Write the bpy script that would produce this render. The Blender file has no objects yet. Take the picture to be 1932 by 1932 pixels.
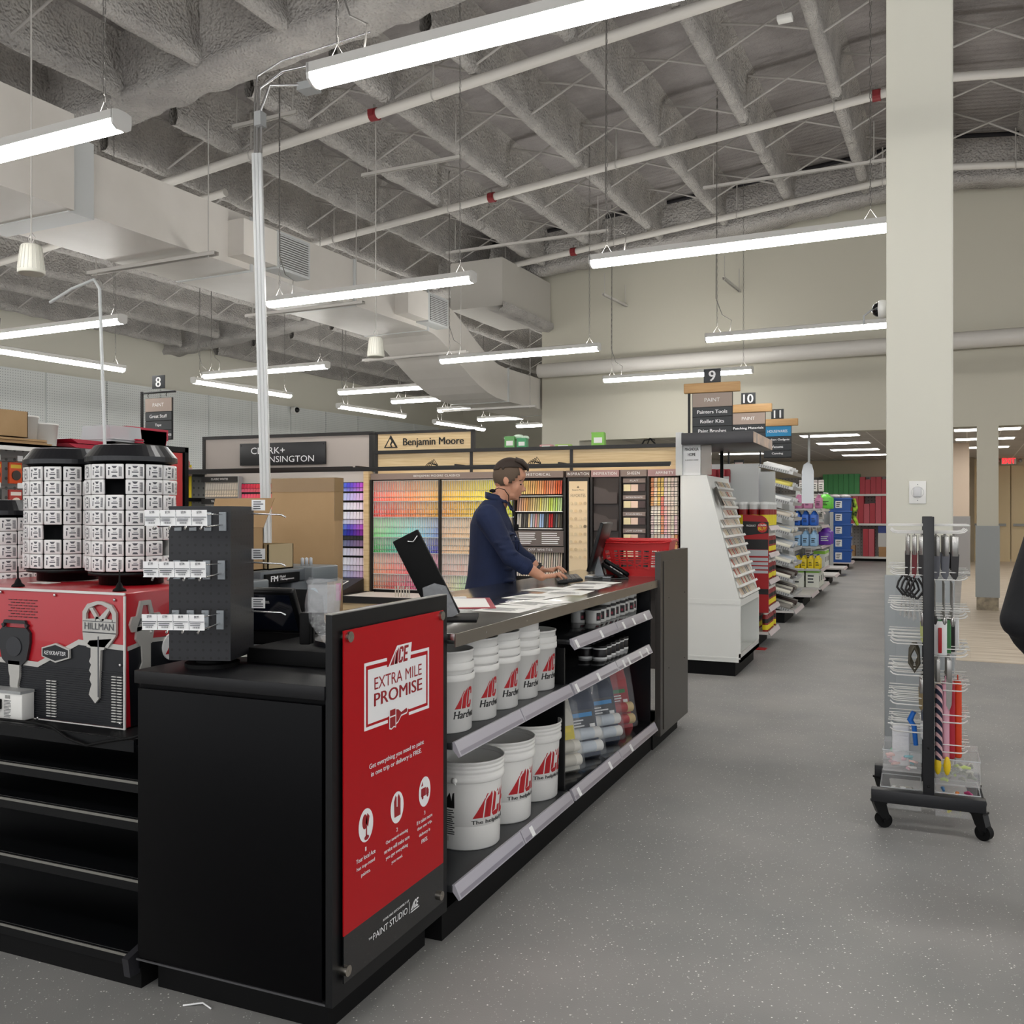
import bpy, bmesh, math, random
from mathutils import Vector, Matrix, noise as mnoise
random.seed(7)
S=bpy.context.scene
C=S.collection
R=math.radians
# ---------- camera ----------
TH=23.2; FPX=1760.0; H=1.5
cd=bpy.data.cameras.new('camera'); cam=bpy.data.objects.new('camera',cd); C.objects.link(cam)
cam.location=(0,0,H); cam.rotation_euler=(R(90),0,R(TH)); cd.sensor_width=36; cd.lens=FPX/1932*36
cd.clip_start=.05; cd.clip_end=200
S.camera=cam
# ---------- world and exposure ----------
w=bpy.data.worlds.new('world'); S.world=w; w.use_nodes=True
w.node_tree.nodes['Background'].inputs[0].default_value=(.95,.97,1,1)
w.node_tree.nodes['Background'].inputs[1].default_value=.6
S.view_settings.view_transform='Standard'; S.view_settings.look='None'; S.view_settings.gamma=1
S.view_settings.use_curve_mapping=False
S.view_settings.exposure=1.0
TUBE=15.0; UPR=1.6
# ---------- frames: fixtures F, building B, left wall L, paint displays D ----------
FR={'F':23.2,'B':26.0,'L':29.7,'D':20.0}
def fr(f,x,y,z=0):
    a=R(FR[f]-TH); return Vector((x*math.cos(a)+y*math.sin(a),-x*math.sin(a)+y*math.cos(a),z))
def rz(f): return -R(FR[f]-TH)
def ray(px,py,f='F'):
    t=R(FR[f]); u=(px-966)/FPX; return -math.sin(t)+u*math.cos(t), math.cos(t)+u*math.sin(t), (966-py)/FPX
def at_z(px,py,z,f='F'):
    a,b,c=ray(px,py,f); d=(z-H)/c; return Vector((a*d,b*d,z))
def at_y(px,py,y,f='F'):
    a,b,c=ray(px,py,f); d=y/b; return Vector((a*d,y,H+c*d))
def at_x(px,py,x,f='F'):
    a,b,c=ray(px,py,f); d=x/a; return Vector((x,b*d,H+c*d))
def camp(x,d,z): # camera-right offset, depth -> world
    t=R(TH); return Vector((x*math.cos(t)-d*math.sin(t), x*math.sin(t)+d*math.cos(t), z))
# ---------- materials ----------
def lin(h):
    h=h.lstrip('#'); o=[]
    for i in (0,2,4):
        c=int(h[i:i+2],16)/255; o.append(c/12.92 if c<=.04045 else ((c+.055)/1.055)**2.4)
    return (*o,1)
MC={}
def mat(name,col='#888888',rough=.5,metal=0,emit=None,estr=1,alpha=1,trans=0,bump=None,spec=.5,coat=0,vary=None):
    if name in MC: return MC[name]
    m=bpy.data.materials.new(name); m.use_nodes=True; nt=m.node_tree; b=nt.nodes['Principled BSDF']
    c=lin(col) if isinstance(col,str) else col
    b.inputs['Base Color'].default_value=c; b.inputs['Roughness'].default_value=rough; b.inputs['Metallic'].default_value=metal
    b.inputs['Specular IOR Level'].default_value=spec; b.inputs['Coat Weight'].default_value=coat
    if trans: b.inputs['Transmission Weight'].default_value=trans
    if alpha<1: b.inputs['Alpha'].default_value=alpha
    if emit: b.inputs['Emission Color'].default_value=lin(emit) if isinstance(emit,str) else emit; b.inputs['Emission Strength'].default_value=estr
    if bump or vary:
        tc=nt.nodes.new('ShaderNodeTexCoord')
    if bump:
        sc,st=bump[0],bump[1]
        n=nt.nodes.new('ShaderNodeTexNoise'); n.inputs['Scale'].default_value=sc; n.inputs['Detail'].default_value=4
        nt.links.new(tc.outputs['Object'],n.inputs['Vector'])
        bp=nt.nodes.new('ShaderNodeBump'); bp.inputs['Strength'].default_value=st; bp.inputs['Distance'].default_value=bump[2] if len(bump)>2 else .01
        nt.links.new(n.outputs['Fac'],bp.inputs['Height']); nt.links.new(bp.outputs['Normal'],b.inputs['Normal'])
    if vary:
        n=nt.nodes.new('ShaderNodeTexNoise'); n.inputs['Scale'].default_value=vary[0]; n.inputs['Detail'].default_value=5
        nt.links.new(tc.outputs['Object'],n.inputs['Vector'])
        r=nt.nodes.new('ShaderNodeValToRGB'); r.color_ramp.elements[0].position=.35; r.color_ramp.elements[1].position=.65
        r.color_ramp.elements[0].color=lin(vary[1]); r.color_ramp.elements[1].color=lin(vary[2])
        nt.links.new(n.outputs['Fac'],r.inputs[0]); nt.links.new(r.outputs[0],b.inputs['Base Color'])
    MC[name]=m; return m
def nodes(m): return m.node_tree, m.node_tree.nodes, m.node_tree.links, m.node_tree.nodes['Principled BSDF']
# object colour material
def objmat(name,rough=.5):
    m=mat(name,rough=rough); nt,N,Lk,b=nodes(m); oi=N.new('ShaderNodeObjectInfo'); Lk.new(oi.outputs['Color'],b.inputs['Base Color']); return m
# ---------- mesh builder ----------
class MB:
    def __init__(s): s.v=[];s.f=[];s.m=[];s.sm=[];s.mi=0
    def add(s,vs,fs,smooth=False,M=None):
        o=len(s.v)
        if M is not None: vs=[M@Vector(v) for v in vs]
        s.v+=[tuple(v) for v in vs]
        for f in fs: s.f.append([i+o for i in f]); s.m.append(s.mi); s.sm.append(smooth)
        return s
    def use(s,i): s.mi=i; return s
    def box(s,x0,x1,y0,y1,z0,z1,M=None):
        return s.add([(x0,y0,z0),(x1,y0,z0),(x1,y1,z0),(x0,y1,z0),(x0,y0,z1),(x1,y0,z1),(x1,y1,z1),(x0,y1,z1)],
         [(0,3,2,1),(4,5,6,7),(0,1,5,4),(1,2,6,5),(2,3,7,6),(3,0,4,7)],M=M)
    def bbox(s,x0,x1,y0,y1,z0,z1,b=.004,M=None): # chamfered box
        bm=bmesh.new(); bmesh.ops.create_cube(bm,size=1)
        for v in bm.verts: v.co=((x0+x1)/2+v.co.x*(x1-x0),(y0+y1)/2+v.co.y*(y1-y0),(z0+z1)/2+v.co.z*(z1-z0))
        bmesh.ops.bevel(bm,geom=list(bm.edges),offset=b,segments=2,affect='EDGES',profile=.5)
        bm.verts.index_update(); vs=[tuple(v.co) for v in bm.verts]; fs=[[v.index for v in f.verts] for f in bm.faces]; bm.free()
        return s.add(vs,fs,True,M)
    def tube(s,pts,r,n=8,cap=True):
        pts=[Vector(p) for p in pts]; rings=[]; rr=r if isinstance(r,(list,tuple)) else [r]*len(pts)
        up=None
        for i,p in enumerate(pts):
            t=(pts[min(i+1,len(pts)-1)]-pts[max(i-1,0)]).normalized()
            if up is None: up=Vector((0,0,1)) if abs(t.z)<.9 else Vector((1,0,0))
            a=t.cross(up)
            if a.length<1e-5: a=t.orthogonal()
            a.normalize(); b=a.cross(t).normalized(); up=b
            rings.append([p+(a*math.cos(2*math.pi*k/n)+b*math.sin(2*math.pi*k/n))*rr[i] for k in range(n)])
        vs=[v for g in rings for v in g]; fs=[]
        for i in range(len(pts)-1):
            for k in range(n):
                fs.append((i*n+k,i*n+(k+1)%n,(i+1)*n+(k+1)%n,(i+1)*n+k))
        s.add(vs,fs,True)
        if cap:
            s.add(rings[0],[tuple(range(n))]); s.add(rings[-1],[tuple(reversed(range(n)))])
        return s
    def lathe(s,prof,n=24,M=None,a0=0,a1=None,smooth=True):
        full=a1 is None; a1=2*math.pi if full else a1; k=n if full else n+1; vs=[]
        for (r,z) in prof:
            for i in range(k):
                a=a0+(a1-a0)*i/n; vs.append((r*math.cos(a),r*math.sin(a),z))
        fs=[]
        for j in range(len(prof)-1):
            for i in range(n):
                i2=(i+1)%k; fs.append((j*k+i,j*k+i2,(j+1)*k+i2,(j+1)*k+i))
        return s.add(vs,fs,smooth,M)
    def cyl(s,p0,p1,r,n=16,r2=None): return s.tube([p0,p1],[r,r if r2 is None else r2],n)
    def prism(s,pts,t0,t1,ax='y',M=None,smooth=False): # polygon in 2D extruded along axis
        n=len(pts)
        if ax=='y': g=lambda a,b,t:(a,t,b)
        elif ax=='x': g=lambda a,b,t:(t,a,b)
        else: g=lambda a,b,t:(a,b,t)
        vs=[g(a,b,t0) for a,b in pts]+[g(a,b,t1) for a,b in pts]
        fs=[tuple(range(n)),tuple(reversed(range(n,2*n)))]
        if smooth: s.add(vs,fs,False,M); s.add(vs,[(i,i+n,(i+1)%n+n,(i+1)%n) for i in range(n)],True,M)
        else: s.add(vs,fs+[(i,i+n,(i+1)%n+n,(i+1)%n) for i in range(n)],False,M)
        return s
    def ball(s,c,r,n=12,M=None):
        rx,ry,rz_=(r,r,r) if not isinstance(r,(tuple,list)) else r
        vs=[];fs=[];m=n//2
        for j in range(m+1):
            for i in range(n):
                a=2*math.pi*i/n;b=math.pi*j/m; vs.append((c[0]+rx*math.cos(a)*math.sin(b),c[1]+ry*math.sin(a)*math.sin(b),c[2]+rz_*math.cos(b)))
        for j in range(m):
            for i in range(n): fs.append((j*n+i,(j+1)*n+i,(j+1)*n+(i+1)%n,j*n+(i+1)%n))
        return s.add(vs,fs,True,M)
    def quad(s,a,b,c,d): return s.add([a,b,c,d],[(0,1,2,3)])
    def mesh(s,name,mats):
        me=bpy.data.meshes.new(name); me.from_pydata(s.v,[],s.f)
        for m in (mats if isinstance(mats,(list,tuple)) else [mats]): me.materials.append(m)
        me.polygons.foreach_set('material_index',s.m); me.polygons.foreach_set('use_smooth',s.sm)
        bm=bmesh.new(); bm.from_mesh(me); bmesh.ops.recalc_face_normals(bm,faces=bm.faces); bm.to_mesh(me); bm.free()
        me.update(); return me
    def obj(s,name,mats,parent=None,loc=(0,0,0),rot=0): return mkobj(name,s.mesh(name,mats),parent,loc,rot)
def mkobj(name,me,parent=None,loc=(0,0,0),rot=0):
    o=bpy.data.objects.new(name,me); C.objects.link(o); o.location=loc
    o.rotation_euler=rot if isinstance(rot,(tuple,list)) else (0,0,rot)
    if parent: o.parent=parent
    return o
def tag(o,label,cat=None,group=None,kind=None):
    if label: o['label']=label
    if cat: o['category']=cat
    if group: o['group']=group
    if kind: o['kind']=kind
    return o
def thing(name,label,cat,loc=(0,0,0),rot=0,group=None):
    o=bpy.data.objects.new(name,None); C.objects.link(o); o.location=loc; o.rotation_euler=(0,0,rot) if not isinstance(rot,(tuple,list)) else rot
    o.empty_display_size=.1
    return tag(o,label,cat,group)
def struct(name,mb,m,loc=(0,0,0),rot=0): return tag(mb.obj(name,m,None,loc,rot),None,None,None,'structure')
KIDS={}
def dup(root,loc,rot=None,label=None,group=None,color=None):
    if root.name not in KIDS: KIDS[root.name]=[(c,list(c.children)) for c in root.children]
    r=root.copy(); C.objects.link(r); r.location=loc
    if rot is not None: r.rotation_euler=rot if isinstance(rot,(tuple,list)) else (0,0,rot)
    if label: r['label']=label
    if group: r['group']=group
    if color: r.color=color
    for c,g in KIDS[root.name]:
        k=c.copy(); C.objects.link(k); k.parent=r
        if color: k.color=color
        for q in g:
            k2=q.copy(); C.objects.link(k2); k2.parent=k
    return r
ORD=['first','second','third','fourth','fifth','sixth','seventh','eighth','ninth','tenth','eleventh','twelfth','thirteenth','fourteenth','fifteenth','sixteenth','seventeenth','eighteenth','nineteenth','twentieth']+['%dth'%i if i%10 not in(1,2,3) else '%d%s'%(i,{1:'st',2:'nd',3:'rd'}[i%10]) for i in range(21,60)]
# ---------- lettering ----------
TXT={}
def txtmesh(s,bold=0,shear=0,spacing=1):
    k=(s,bold,shear,spacing)
    if k in TXT: return TXT[k]
    cu=bpy.data.curves.new('t','FONT'); cu.body=s; cu.size=1; cu.offset=bold; cu.shear=shear; cu.space_character=spacing; cu.align_x='LEFT'; cu.resolution_u=3; cu.fill_mode='FRONT'
    o=bpy.data.objects.new('t',cu); me=bpy.data.meshes.new_from_object(o)
    vs=[v.co.copy() for v in me.vertices]; fs=[list(p.vertices) for p in me.polygons]
    bpy.data.objects.remove(o); bpy.data.curves.remove(cu); bpy.data.meshes.remove(me)
    x0=min(v.x for v in vs);x1=max(v.x for v in vs);y0=min(v.y for v in vs);y1=max(v.y for v in vs)
    TXT[k]=([((v.x-x0)/(x1-x0),(v.y-y0)/(y1-y0)) for v in vs],fs,(x1-x0)/(y1-y0)); return TXT[k]
FACE={'S':lambda u,v,t:(u,-t,v),'E':lambda u,v,t:(t,u,v),'U':lambda u,v,t:(u,v,t),'W':lambda u,v,t:(-t,-u,v)}
def addtext(mb,s,u0,v0,w=None,h=None,face='S',t=.0015,bold=.01,shear=0,spacing=1,align='c',fn=None):
    """text whose box starts at (u0,v0) bottom; align c centres on u0"""
    vs,fs,asp=txtmesh(s,0,shear,spacing)
    if w is None: w=h*asp
    if h is None: h=w/asp
    x=u0-w/2 if align=='c' else u0
    g=fn or FACE[face]
    o=Vector(g(x,v0,t)); n=(Vector(g(x+.01,v0,t))-o).cross(Vector(g(x,v0+.01,t))-o).normalized()
    for i,dx in enumerate((0,) if bold<.012 else (-bold*.9*h,0,bold*.8*h)): mb.add([Vector(g(x+a*w+dx,v0+b*h,t))+n*(.0003*i) for a,b in vs],fs)
    return mb
def addpoly(mb,pts,face='S',t=.001,fn=None):
    g=fn or FACE[face]
    mb.add([g(a,b,t) for a,b in pts],[tuple(range(len(pts)))]); return mb
# the red hardware mark: big slanted A, then C E   (unit box 1.75 x 1)
ACE_A=[[(0,0),(.62,1),(.80,1),(.80,.0),(.60,.0),(.60,.62),(.42,.0)],]
def addace(mb,u0,v0,h,face='S',t=.0015,fn=None,letters='ACE',sx=1,sub=False):
    g=fn or FACE[face]; sh=.14
    def P(pts,dx=0):
        mb.add([g(u0+(dx+a+sh*b)*h*sx,v0+b*h,t) for a,b in pts],[tuple(range(len(pts)))])
    # A as a wedge plus slanted bar
    P([(0,0),(.14,.22),(.42,.22),(.42,0)]); P([(.14,.22),(.36,.6),(.42,.6),(.42,.22)]); P([(.36,.6),(.5,.86),(.56,.86),(.42,.6)])
    P([(.48,0),(.60,.78),(.78,1),(.78,0)]); P([(.48,.0),(.48,.62),(.60,.78),(.66,0)])
    if 'C' in letters:
        o=.84
        P([(0,.12),(0,.88),(.17,.8),(.17,.2)],o);P([(0,.88),(.1,1),(.36,1),(.46,.88),(.3,.83),(.17,.83)],o);P([(.3,.83),(.46,.88),(.46,.66),(.3,.66)],o)
        P([(0,.12),(.17,.17),(.3,.17),(.46,.12),(.36,0),(.1,0)],o);P([(.3,.17),(.3,.34),(.46,.34),(.46,.12)],o)
    if 'E' in letters:
        o=1.36
        P([(0,0),(0,1),(.17,1),(.17,0)],o);P([(.17,.83),(.17,1),(.46,1),(.46,.83)],o);P([(.17,.42),(.17,.58),(.4,.58),(.4,.42)],o);P([(.17,0),(.17,.17),(.46,.17),(.46,0)],o)
    return mb
# barcode / small print bars used on labels whose print is unreadable
def fineprint(mb,u0,u1,v0,v1,rows,face='S',t=.001,fn=None,rnd=random):
    g=fn or FACE[face]; dv=(v1-v0)/rows
    for i in range(rows):
        a=u0; e=u1-(u1-u0)*rnd.random()*.35; v=v1-(i+.75)*dv
        mb.add([g(a,v,t),g(e,v,t),g(e,v+dv*.45,t),g(a,v+dv*.45,t)],[(0,1,2,3)])
    return mb
def barcode(mb,u0,u1,v0,v1,n=12,face='S',t=.001,fn=None):
    g=fn or FACE[face]; dw=(u1-u0)/n
    for i in range(n):
        w_=dw*(.3+.4*((i*7)%3)/2); a=u0+i*dw
        mb.add([g(a,v0,t),g(a+w_,v0,t),g(a+w_,v1,t),g(a,v1,t)],[(0,1,2,3)])
    return mb
BLK=mat('black_metal','#08090b',.38,spec=.3); BLKM=mat('black_matte','#070708',.65,spec=.2); BLKG=mat('black_gloss','#08090b',.12)
WHT=mat('white_plastic','#e4e3df',.4); WPR=mat('white_print','#f2f2f2',.6); KPR=mat('black_print','#101010',.6)
GRY=mat('grey_metal','#9a9c9c',.45); LGR=mat('light_grey_metal','#c4c6c5',.45); DGR=mat('dark_grey','#3b3d40',.5)
STEEL=mat('steel','#b9b9b6',.28,metal=1); CHR=mat('chrome_wire','#d8d8d8',.22,metal=1); RED=mat('red','#b01a22',.45); CLR=mat('clear_plastic','#ffffff',.08,alpha=.14)
WIRE=mat('wire_white','#dddddb',.3,metal=.3); CARD=mat('cardboard','#a98a62',.8,bump=(30,.15,.005),vary=(2.2,'#a2835c','#b0916a'))
# ================= shell =================
WALLC='#bdb9aa'
MW=mat('wall_paint',WALLC,.75,bump=(60,.05,.003))
MPIL=mat('pillar_paint','#d6d4c7',.7)
# rubber floor with fine flecks
mfl=mat('rubber_floor','#4a4a4b',.5,spec=.45); nt,N,Lk,b=nodes(mfl)
tc=N.new('ShaderNodeTexCoord')
vo=N.new('ShaderNodeTexVoronoi'); vo.inputs['Scale'].default_value=38; Lk.new(tc.outputs['Object'],vo.inputs['Vector'])
cr=N.new('ShaderNodeValToRGB'); cr.color_ramp.elements[0].position=.09; cr.color_ramp.elements[0].color=(1,1,1,1); cr.color_ramp.elements[1].position=.115; cr.color_ramp.elements[1].color=(0,0,0,1)
Lk.new(vo.outputs['Distance'],cr.inputs[0])
vo2=N.new('ShaderNodeTexVoronoi'); vo2.inputs['Scale'].default_value=75; Lk.new(tc.outputs['Object'],vo2.inputs['Vector'])
cr2=N.new('ShaderNodeValToRGB'); cr2.color_ramp.elements[0].position=.10; cr2.color_ramp.elements[0].color=(.5,.5,.5,1); cr2.color_ramp.elements[1].position=.14; cr2.color_ramp.elements[1].color=(0,0,0,1)
Lk.new(vo2.outputs['Distance'],cr2.inputs[0])
mxx=N.new('ShaderNodeMath'); mxx.operation='MAXIMUM'; Lk.new(cr.outputs[0],mxx.inputs[0]); Lk.new(cr2.outputs[0],mxx.inputs[1])
no=N.new('ShaderNodeTexNoise'); no.inputs['Scale'].default_value=1.3; no.inputs['Detail'].default_value=7; Lk.new(tc.outputs['Object'],no.inputs['Vector'])
cr3=N.new('ShaderNodeValToRGB'); cr3.color_ramp.elements[0].color=lin('#828281'); cr3.color_ramp.elements[1].color=lin('#979592'); cr3.color_ramp.elements[0].position=.3; cr3.color_ramp.elements[1].position=.7
Lk.new(no.outputs['Fac'],cr3.inputs[0])
mx=N.new('ShaderNodeMix'); mx.data_type='RGBA'; Lk.new(mxx.outputs[0],mx.inputs[0]); Lk.new(cr3.outputs[0],mx.inputs[6]); mx.inputs[7].default_value=lin('#f6f5f2'); Lk.new(mx.outputs[2],b.inputs['Base Color'])
n2=N.new('ShaderNodeTexNoise'); n2.inputs['Scale'].default_value=180; Lk.new(tc.outputs['Object'],n2.inputs['Vector']); bp=N.new('ShaderNodeBump'); bp.inputs['Strength'].default_value=.25; bp.inputs['Distance'].default_value=.002
Lk.new(n2.outputs['Fac'],bp.inputs['Height']); Lk.new(bp.outputs['Normal'],b.inputs['Normal'])
struct('floor',MB().box(-22,12,-9,33,-.1,0),mfl,rot=rz('B'))
# pale worn plank floor
mwf=mat('plank_floor','#c9bba6',.55); nt,N,Lk,b=nodes(mwf); tc=N.new('ShaderNodeTexCoord')
mp=N.new('ShaderNodeMapping'); mp.inputs['Scale'].default_value=(.6,9,1); Lk.new(tc.outputs['Object'],mp.inputs['Vector'])
no=N.new('ShaderNodeTexNoise'); no.inputs['Scale'].default_value=2; no.inputs['Detail'].default_value=6; Lk.new(mp.outputs[0],no.inputs['Vector'])
cr=N.new('ShaderNodeValToRGB'); cr.color_ramp.elements[0].color=lin('#b5a48e'); cr.color_ramp.elements[1].color=lin('#d8ccba'); cr.color_ramp.elements[0].position=.35; cr.color_ramp.elements[1].position=.65
Lk.new(no.outputs['Fac'],cr.inputs[0]); Lk.new(cr.outputs[0],b.inputs['Base Color'])
struct('floor_wood',MB().box(-.1,12,10.45,33,0,.004),mwf,rot=rz('B'))
RX,RZ,SL,SR=-.25,6.42,.088,.12
def zg(x): return RZ+SL*(x-RX) if x<RX else RZ-SR*(x-RX)
DK=.62
# deck: corrugated metal under thin grey foam
mdk=mat('roof_deck','#a39e9c',.9,vary=(1.6,'#918c8a','#aaa5a3')); nt,N,Lk,b=nodes(mdk); tc=N.new('ShaderNodeTexCoord')
wv=N.new('ShaderNodeTexWave'); wv.bands_direction='Y'; wv.inputs['Scale'].default_value=2.6; wv.inputs['Distortion'].default_value=.3; Lk.new(tc.outputs['Object'],wv.inputs['Vector'])
n2=N.new('ShaderNodeTexNoise'); n2.inputs['Scale'].default_value=34; n2.inputs['Detail'].default_value=3; Lk.new(tc.outputs['Object'],n2.inputs['Vector'])
ad=N.new('ShaderNodeMath'); ad.operation='MULTIPLY_ADD'; ad.inputs[1].default_value=.5; Lk.new(wv.outputs['Fac'],ad.inputs[0]); Lk.new(n2.outputs['Fac'],ad.inputs[2])
bp=N.new('ShaderNodeBump'); bp.inputs['Strength'].default_value=.8; bp.inputs['Distance'].default_value=.03; Lk.new(ad.outputs[0],bp.inputs['Height']); Lk.new(bp.outputs['Normal'],b.inputs['Normal'])
mb=MB()
for (xa,xb) in ((-22,RX),(RX,12)):
    za,zb=zg(xa)+DK,zg(xb)+DK
    mb.add([(xa,-9,za),(xb,-9,zb),(xb,31.5,zb),(xa,31.5,za),(xa,-9,za+.15),(xb,-9,zb+.15),(xb,31.5,zb+.15),(xa,31.5,za+.15)],[(0,1,2,3),(4,7,6,5),(0,4,5,1),(2,6,7,3)])
struct('ceiling',mb,mdk,rot=rz('B'))
mfoam=mat('sprayed_foam','#b4b0ab',.95,vary=(2.5,'#a8a4a0','#bcb8b3')); nt,N,Lk,b=nodes(mfoam); tc=N.new('ShaderNodeTexCoord')
vo=N.new('ShaderNodeTexVoronoi'); vo.inputs['Scale'].default_value=38; vo.feature='SMOOTH_F1'; Lk.new(tc.outputs['Object'],vo.inputs['Vector'])
n2=N.new('ShaderNodeTexNoise'); n2.inputs['Scale'].default_value=22; n2.inputs['Detail'].default_value=5; Lk.new(tc.outputs['Object'],n2.inputs['Vector'])
ad=N.new('ShaderNodeMath'); ad.operation='ADD'; Lk.new(vo.outputs['Distance'],ad.inputs[0]); Lk.new(n2.outputs['Fac'],ad.inputs[1])
bp=N.new('ShaderNodeBump'); bp.inputs['Strength'].default_value=1; bp.inputs['Distance'].default_value=.03; Lk.new(ad.outputs[0],bp.inputs['Height']); Lk.new(bp.outputs['Normal'],b.inputs['Normal'])
# walls
PEG=mat('pegboard','#e6e9e7',.6)
def pegnodes(m,scale,thr,dark,ax=(1,2)):
    nt,N,Lk,b=nodes(m); tc=N.new('ShaderNodeTexCoord'); sp=N.new('ShaderNodeSeparateXYZ'); Lk.new(tc.outputs['Object'],sp.inputs[0])
    o=[]
    for k in ax:
        mu=N.new('ShaderNodeMath'); mu.operation='MULTIPLY'; mu.inputs[1].default_value=scale; Lk.new(sp.outputs[k],mu.inputs[0])
        fc=N.new('ShaderNodeMath'); fc.operation='FRACT'; Lk.new(mu.outputs[0],fc.inputs[0])
        sb=N.new('ShaderNodeMath'); sb.operation='SUBTRACT'; sb.inputs[1].default_value=.5; Lk.new(fc.outputs[0],sb.inputs[0])
        p=N.new('ShaderNodeMath'); p.operation='MULTIPLY'; Lk.new(sb.outputs[0],p.inputs[0]); Lk.new(sb.outputs[0],p.inputs[1]); o.append(p)
    a=N.new('ShaderNodeMath'); a.operation='ADD'; Lk.new(o[0].outputs[0],a.inputs[0]); Lk.new(o[1].outputs[0],a.inputs[1])
    g=N.new('ShaderNodeMath'); g.operation='LESS_THAN'; g.inputs[1].default_value=thr; Lk.new(a.outputs[0],g.inputs[0])
    mx=N.new('ShaderNodeMix'); mx.data_type='RGBA'; mx.inputs[6].default_value=b.inputs['Base Color'].default_value[:]; mx.inputs[7].default_value=lin(dark)
    Lk.new(g.outputs[0],mx.inputs[0]); Lk.new(mx.outputs[2],b.inputs['Base Color'])
pegnodes(PEG,12,.03,'#7d8486')
pegnodes(PEG,20,.022,'#8d9393')
struct('wall_left',MB().box(-17.3,-17,-6,31,0,5.6),mat('wall_paint_left','#dcd9cc',.75),rot=rz('L'))
mb=MB()
for k in range(-4,10):
    y=11.29+1.36*k; mb.box(-16.98,-16.9,y+.02,y+1.34,0,4.22)
    mb.box(-16.98,-16.93,y-.02,y+.02,0,4.22)
struct('trim_1',mb,PEG,rot=rz('L'))
struct('wall_back_left',MB().box(-22,-7.15,27.5,27.7,0,6.5),MW,rot=rz('B'))
# wall with openings
mb=MB(); Y0,Y1=15.94,16.2
mb.box(-7.15,-6.4,Y0,Y1,0,2.81)
mb.box(.135,.43,Y0,Y1,0,2.81)
mb.box(3.2,12,Y0,Y1,0,2.81)
mb.add([(x,y,z) for y in (Y0,Y1) for x,z in ((-7.15,2.81),(12,2.81),(12,5.2),(RX,6.7),(-7.15,6.1))],[(0,1,2,3,4),(9,8,7,6,5),(0,5,6,1),(0,4,9,5),(1,6,7,2),(4,3,8,9),(3,2,7,8)])
struct('wall_back',mb,MW,rot=rz('B'))
# return wall behind its left end
struct('wall_return',MB().box(-7.15,-7.0,16.2,31,0,6.4),MW,rot=rz('B'))
# room beyond: suspended ceiling
mct=mat('ceiling_tile','#c6c0b8',.85); nt,N,Lk,b=nodes(mct); tc=N.new('ShaderNodeTexCoord'); bk=N.new('ShaderNodeTexBrick'); bk.offset=0; bk.inputs['Scale'].default_value=1
bk.inputs['Brick Width'].default_value=.61; bk.inputs['Row Height'].default_value=1.22; bk.inputs['Mortar Size'].default_value=.012; bk.inputs['Color1'].default_value=lin('#b9b3ab'); bk.inputs['Color2'].default_value=lin('#b4aea6'); bk.inputs['Mortar'].default_value=lin('#dedad2')
Lk.new(tc.outputs['Object'],bk.inputs['Vector']); Lk.new(bk.outputs['Color'],b.inputs['Base Color'])
struct('ceiling_suspended',MB().box(-7,12,16.2,33,3.12,3.2),mct,rot=rz('B'))
MPW=mat('far_wall','#cfc2ab',.8)
struct('wall_far',MB().box(-7.3,.2,30.9,31.1,0,3.2),MPW,rot=rz('B'))
struct('wall_far_right',MB().box(.2,12,31.9,32.1,0,3.12).box(.05,.2,30.9,32.1,0,3.12),mat('far_wall_right','#d8c8aa',.8),rot=rz('B'))
FPG=mat('grey_pegboard','#a9a5a2',.7); pegnodes(FPG,10,.03,'#77736f',(0,2))
struct('trim_2',MB().box(-6,-.02,30.86,30.9,0.1,2.6),FPG,rot=rz('B'))
# partition column inside the far room
t=thing('column','peach boxed column with grey wainscot in the far room','column',fr('B',-.12,24.2),rz('B'))
MB().box(-.18,.17,0,.4,0,3.12).obj('shaft',mat('peach','#e3cfbb',.7),t)
MB().box(-.2,.19,-.015,.415,0,1.4).obj('wainscot',mat('wainscot','#a5a3a3',.4),t)
# wainscot around the wall pier
WSC=mat('wainscot2','#8f9291',.4)
t=thing('wainscot_panel','grey plastic wainscot around the wall pier, brown worn skirt','wall panel',fr('B',.2825,15.94),rz('B'))
MB().box(-.165,.165,-.02,.28,.2,1.29).obj('cladding',WSC,t)
MB().box(-.15,.15,-.012,.27,0,.2).obj('worn_base',mat('worn_base','#8d8271',.8,bump=(30,.6,.01),vary=(9,'#71685a','#a3967f')),t)
# near pillar
t=thing('pillar','tall square cream pillar with grey corner guard base beside the rolling rack','pillar',fr('B',-.2445,5.74),rz('B'))
MB().bbox(-.1715,.1715,0,.343,0,6.9,.006).obj('shaft',MPIL,t)
MB().bbox(-.18,.18,-.01,.353,.06,1.14,.004).box(-.12,.12,-.013,-.009,.07,1.13).obj('wainscot',mat('wainscot3','#9a9fa1',.4),t)
MB().box(-.185,.185,-.014,.357,0,.09).obj('base_cove',mat('cove','#171717',.6),t)
# switch plate + camera on the pillar
p=at_y(1731,929,5.73,'B')
t=thing('wall_plate','square white wall sensor plate on the front of the cream pillar','wall plate',fr('B',p.x,5.738,p.z),rz('B'))
MB().bbox(-.044,.044,-.006,0,-.064,.064,.002).obj('plate',WHT,t)
MB().bbox(-.021,.021,-.016,-.006,-.026,.03,.005).obj('sensor',mat('pale_grey','#cfcfd0',.4),t)
mb=MB().lathe([(.030,0),(.034,.002),(.030,.004)],20,Matrix.Translation((0,-.007,0))@Matrix.Rotation(R(90),4,'X')); mb.obj('clear_ring',CLR,t)
MB().ball((0,-.006,.045),.003).ball((0,-.006,-.045),.003).obj('screw',GRY,t)
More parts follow.
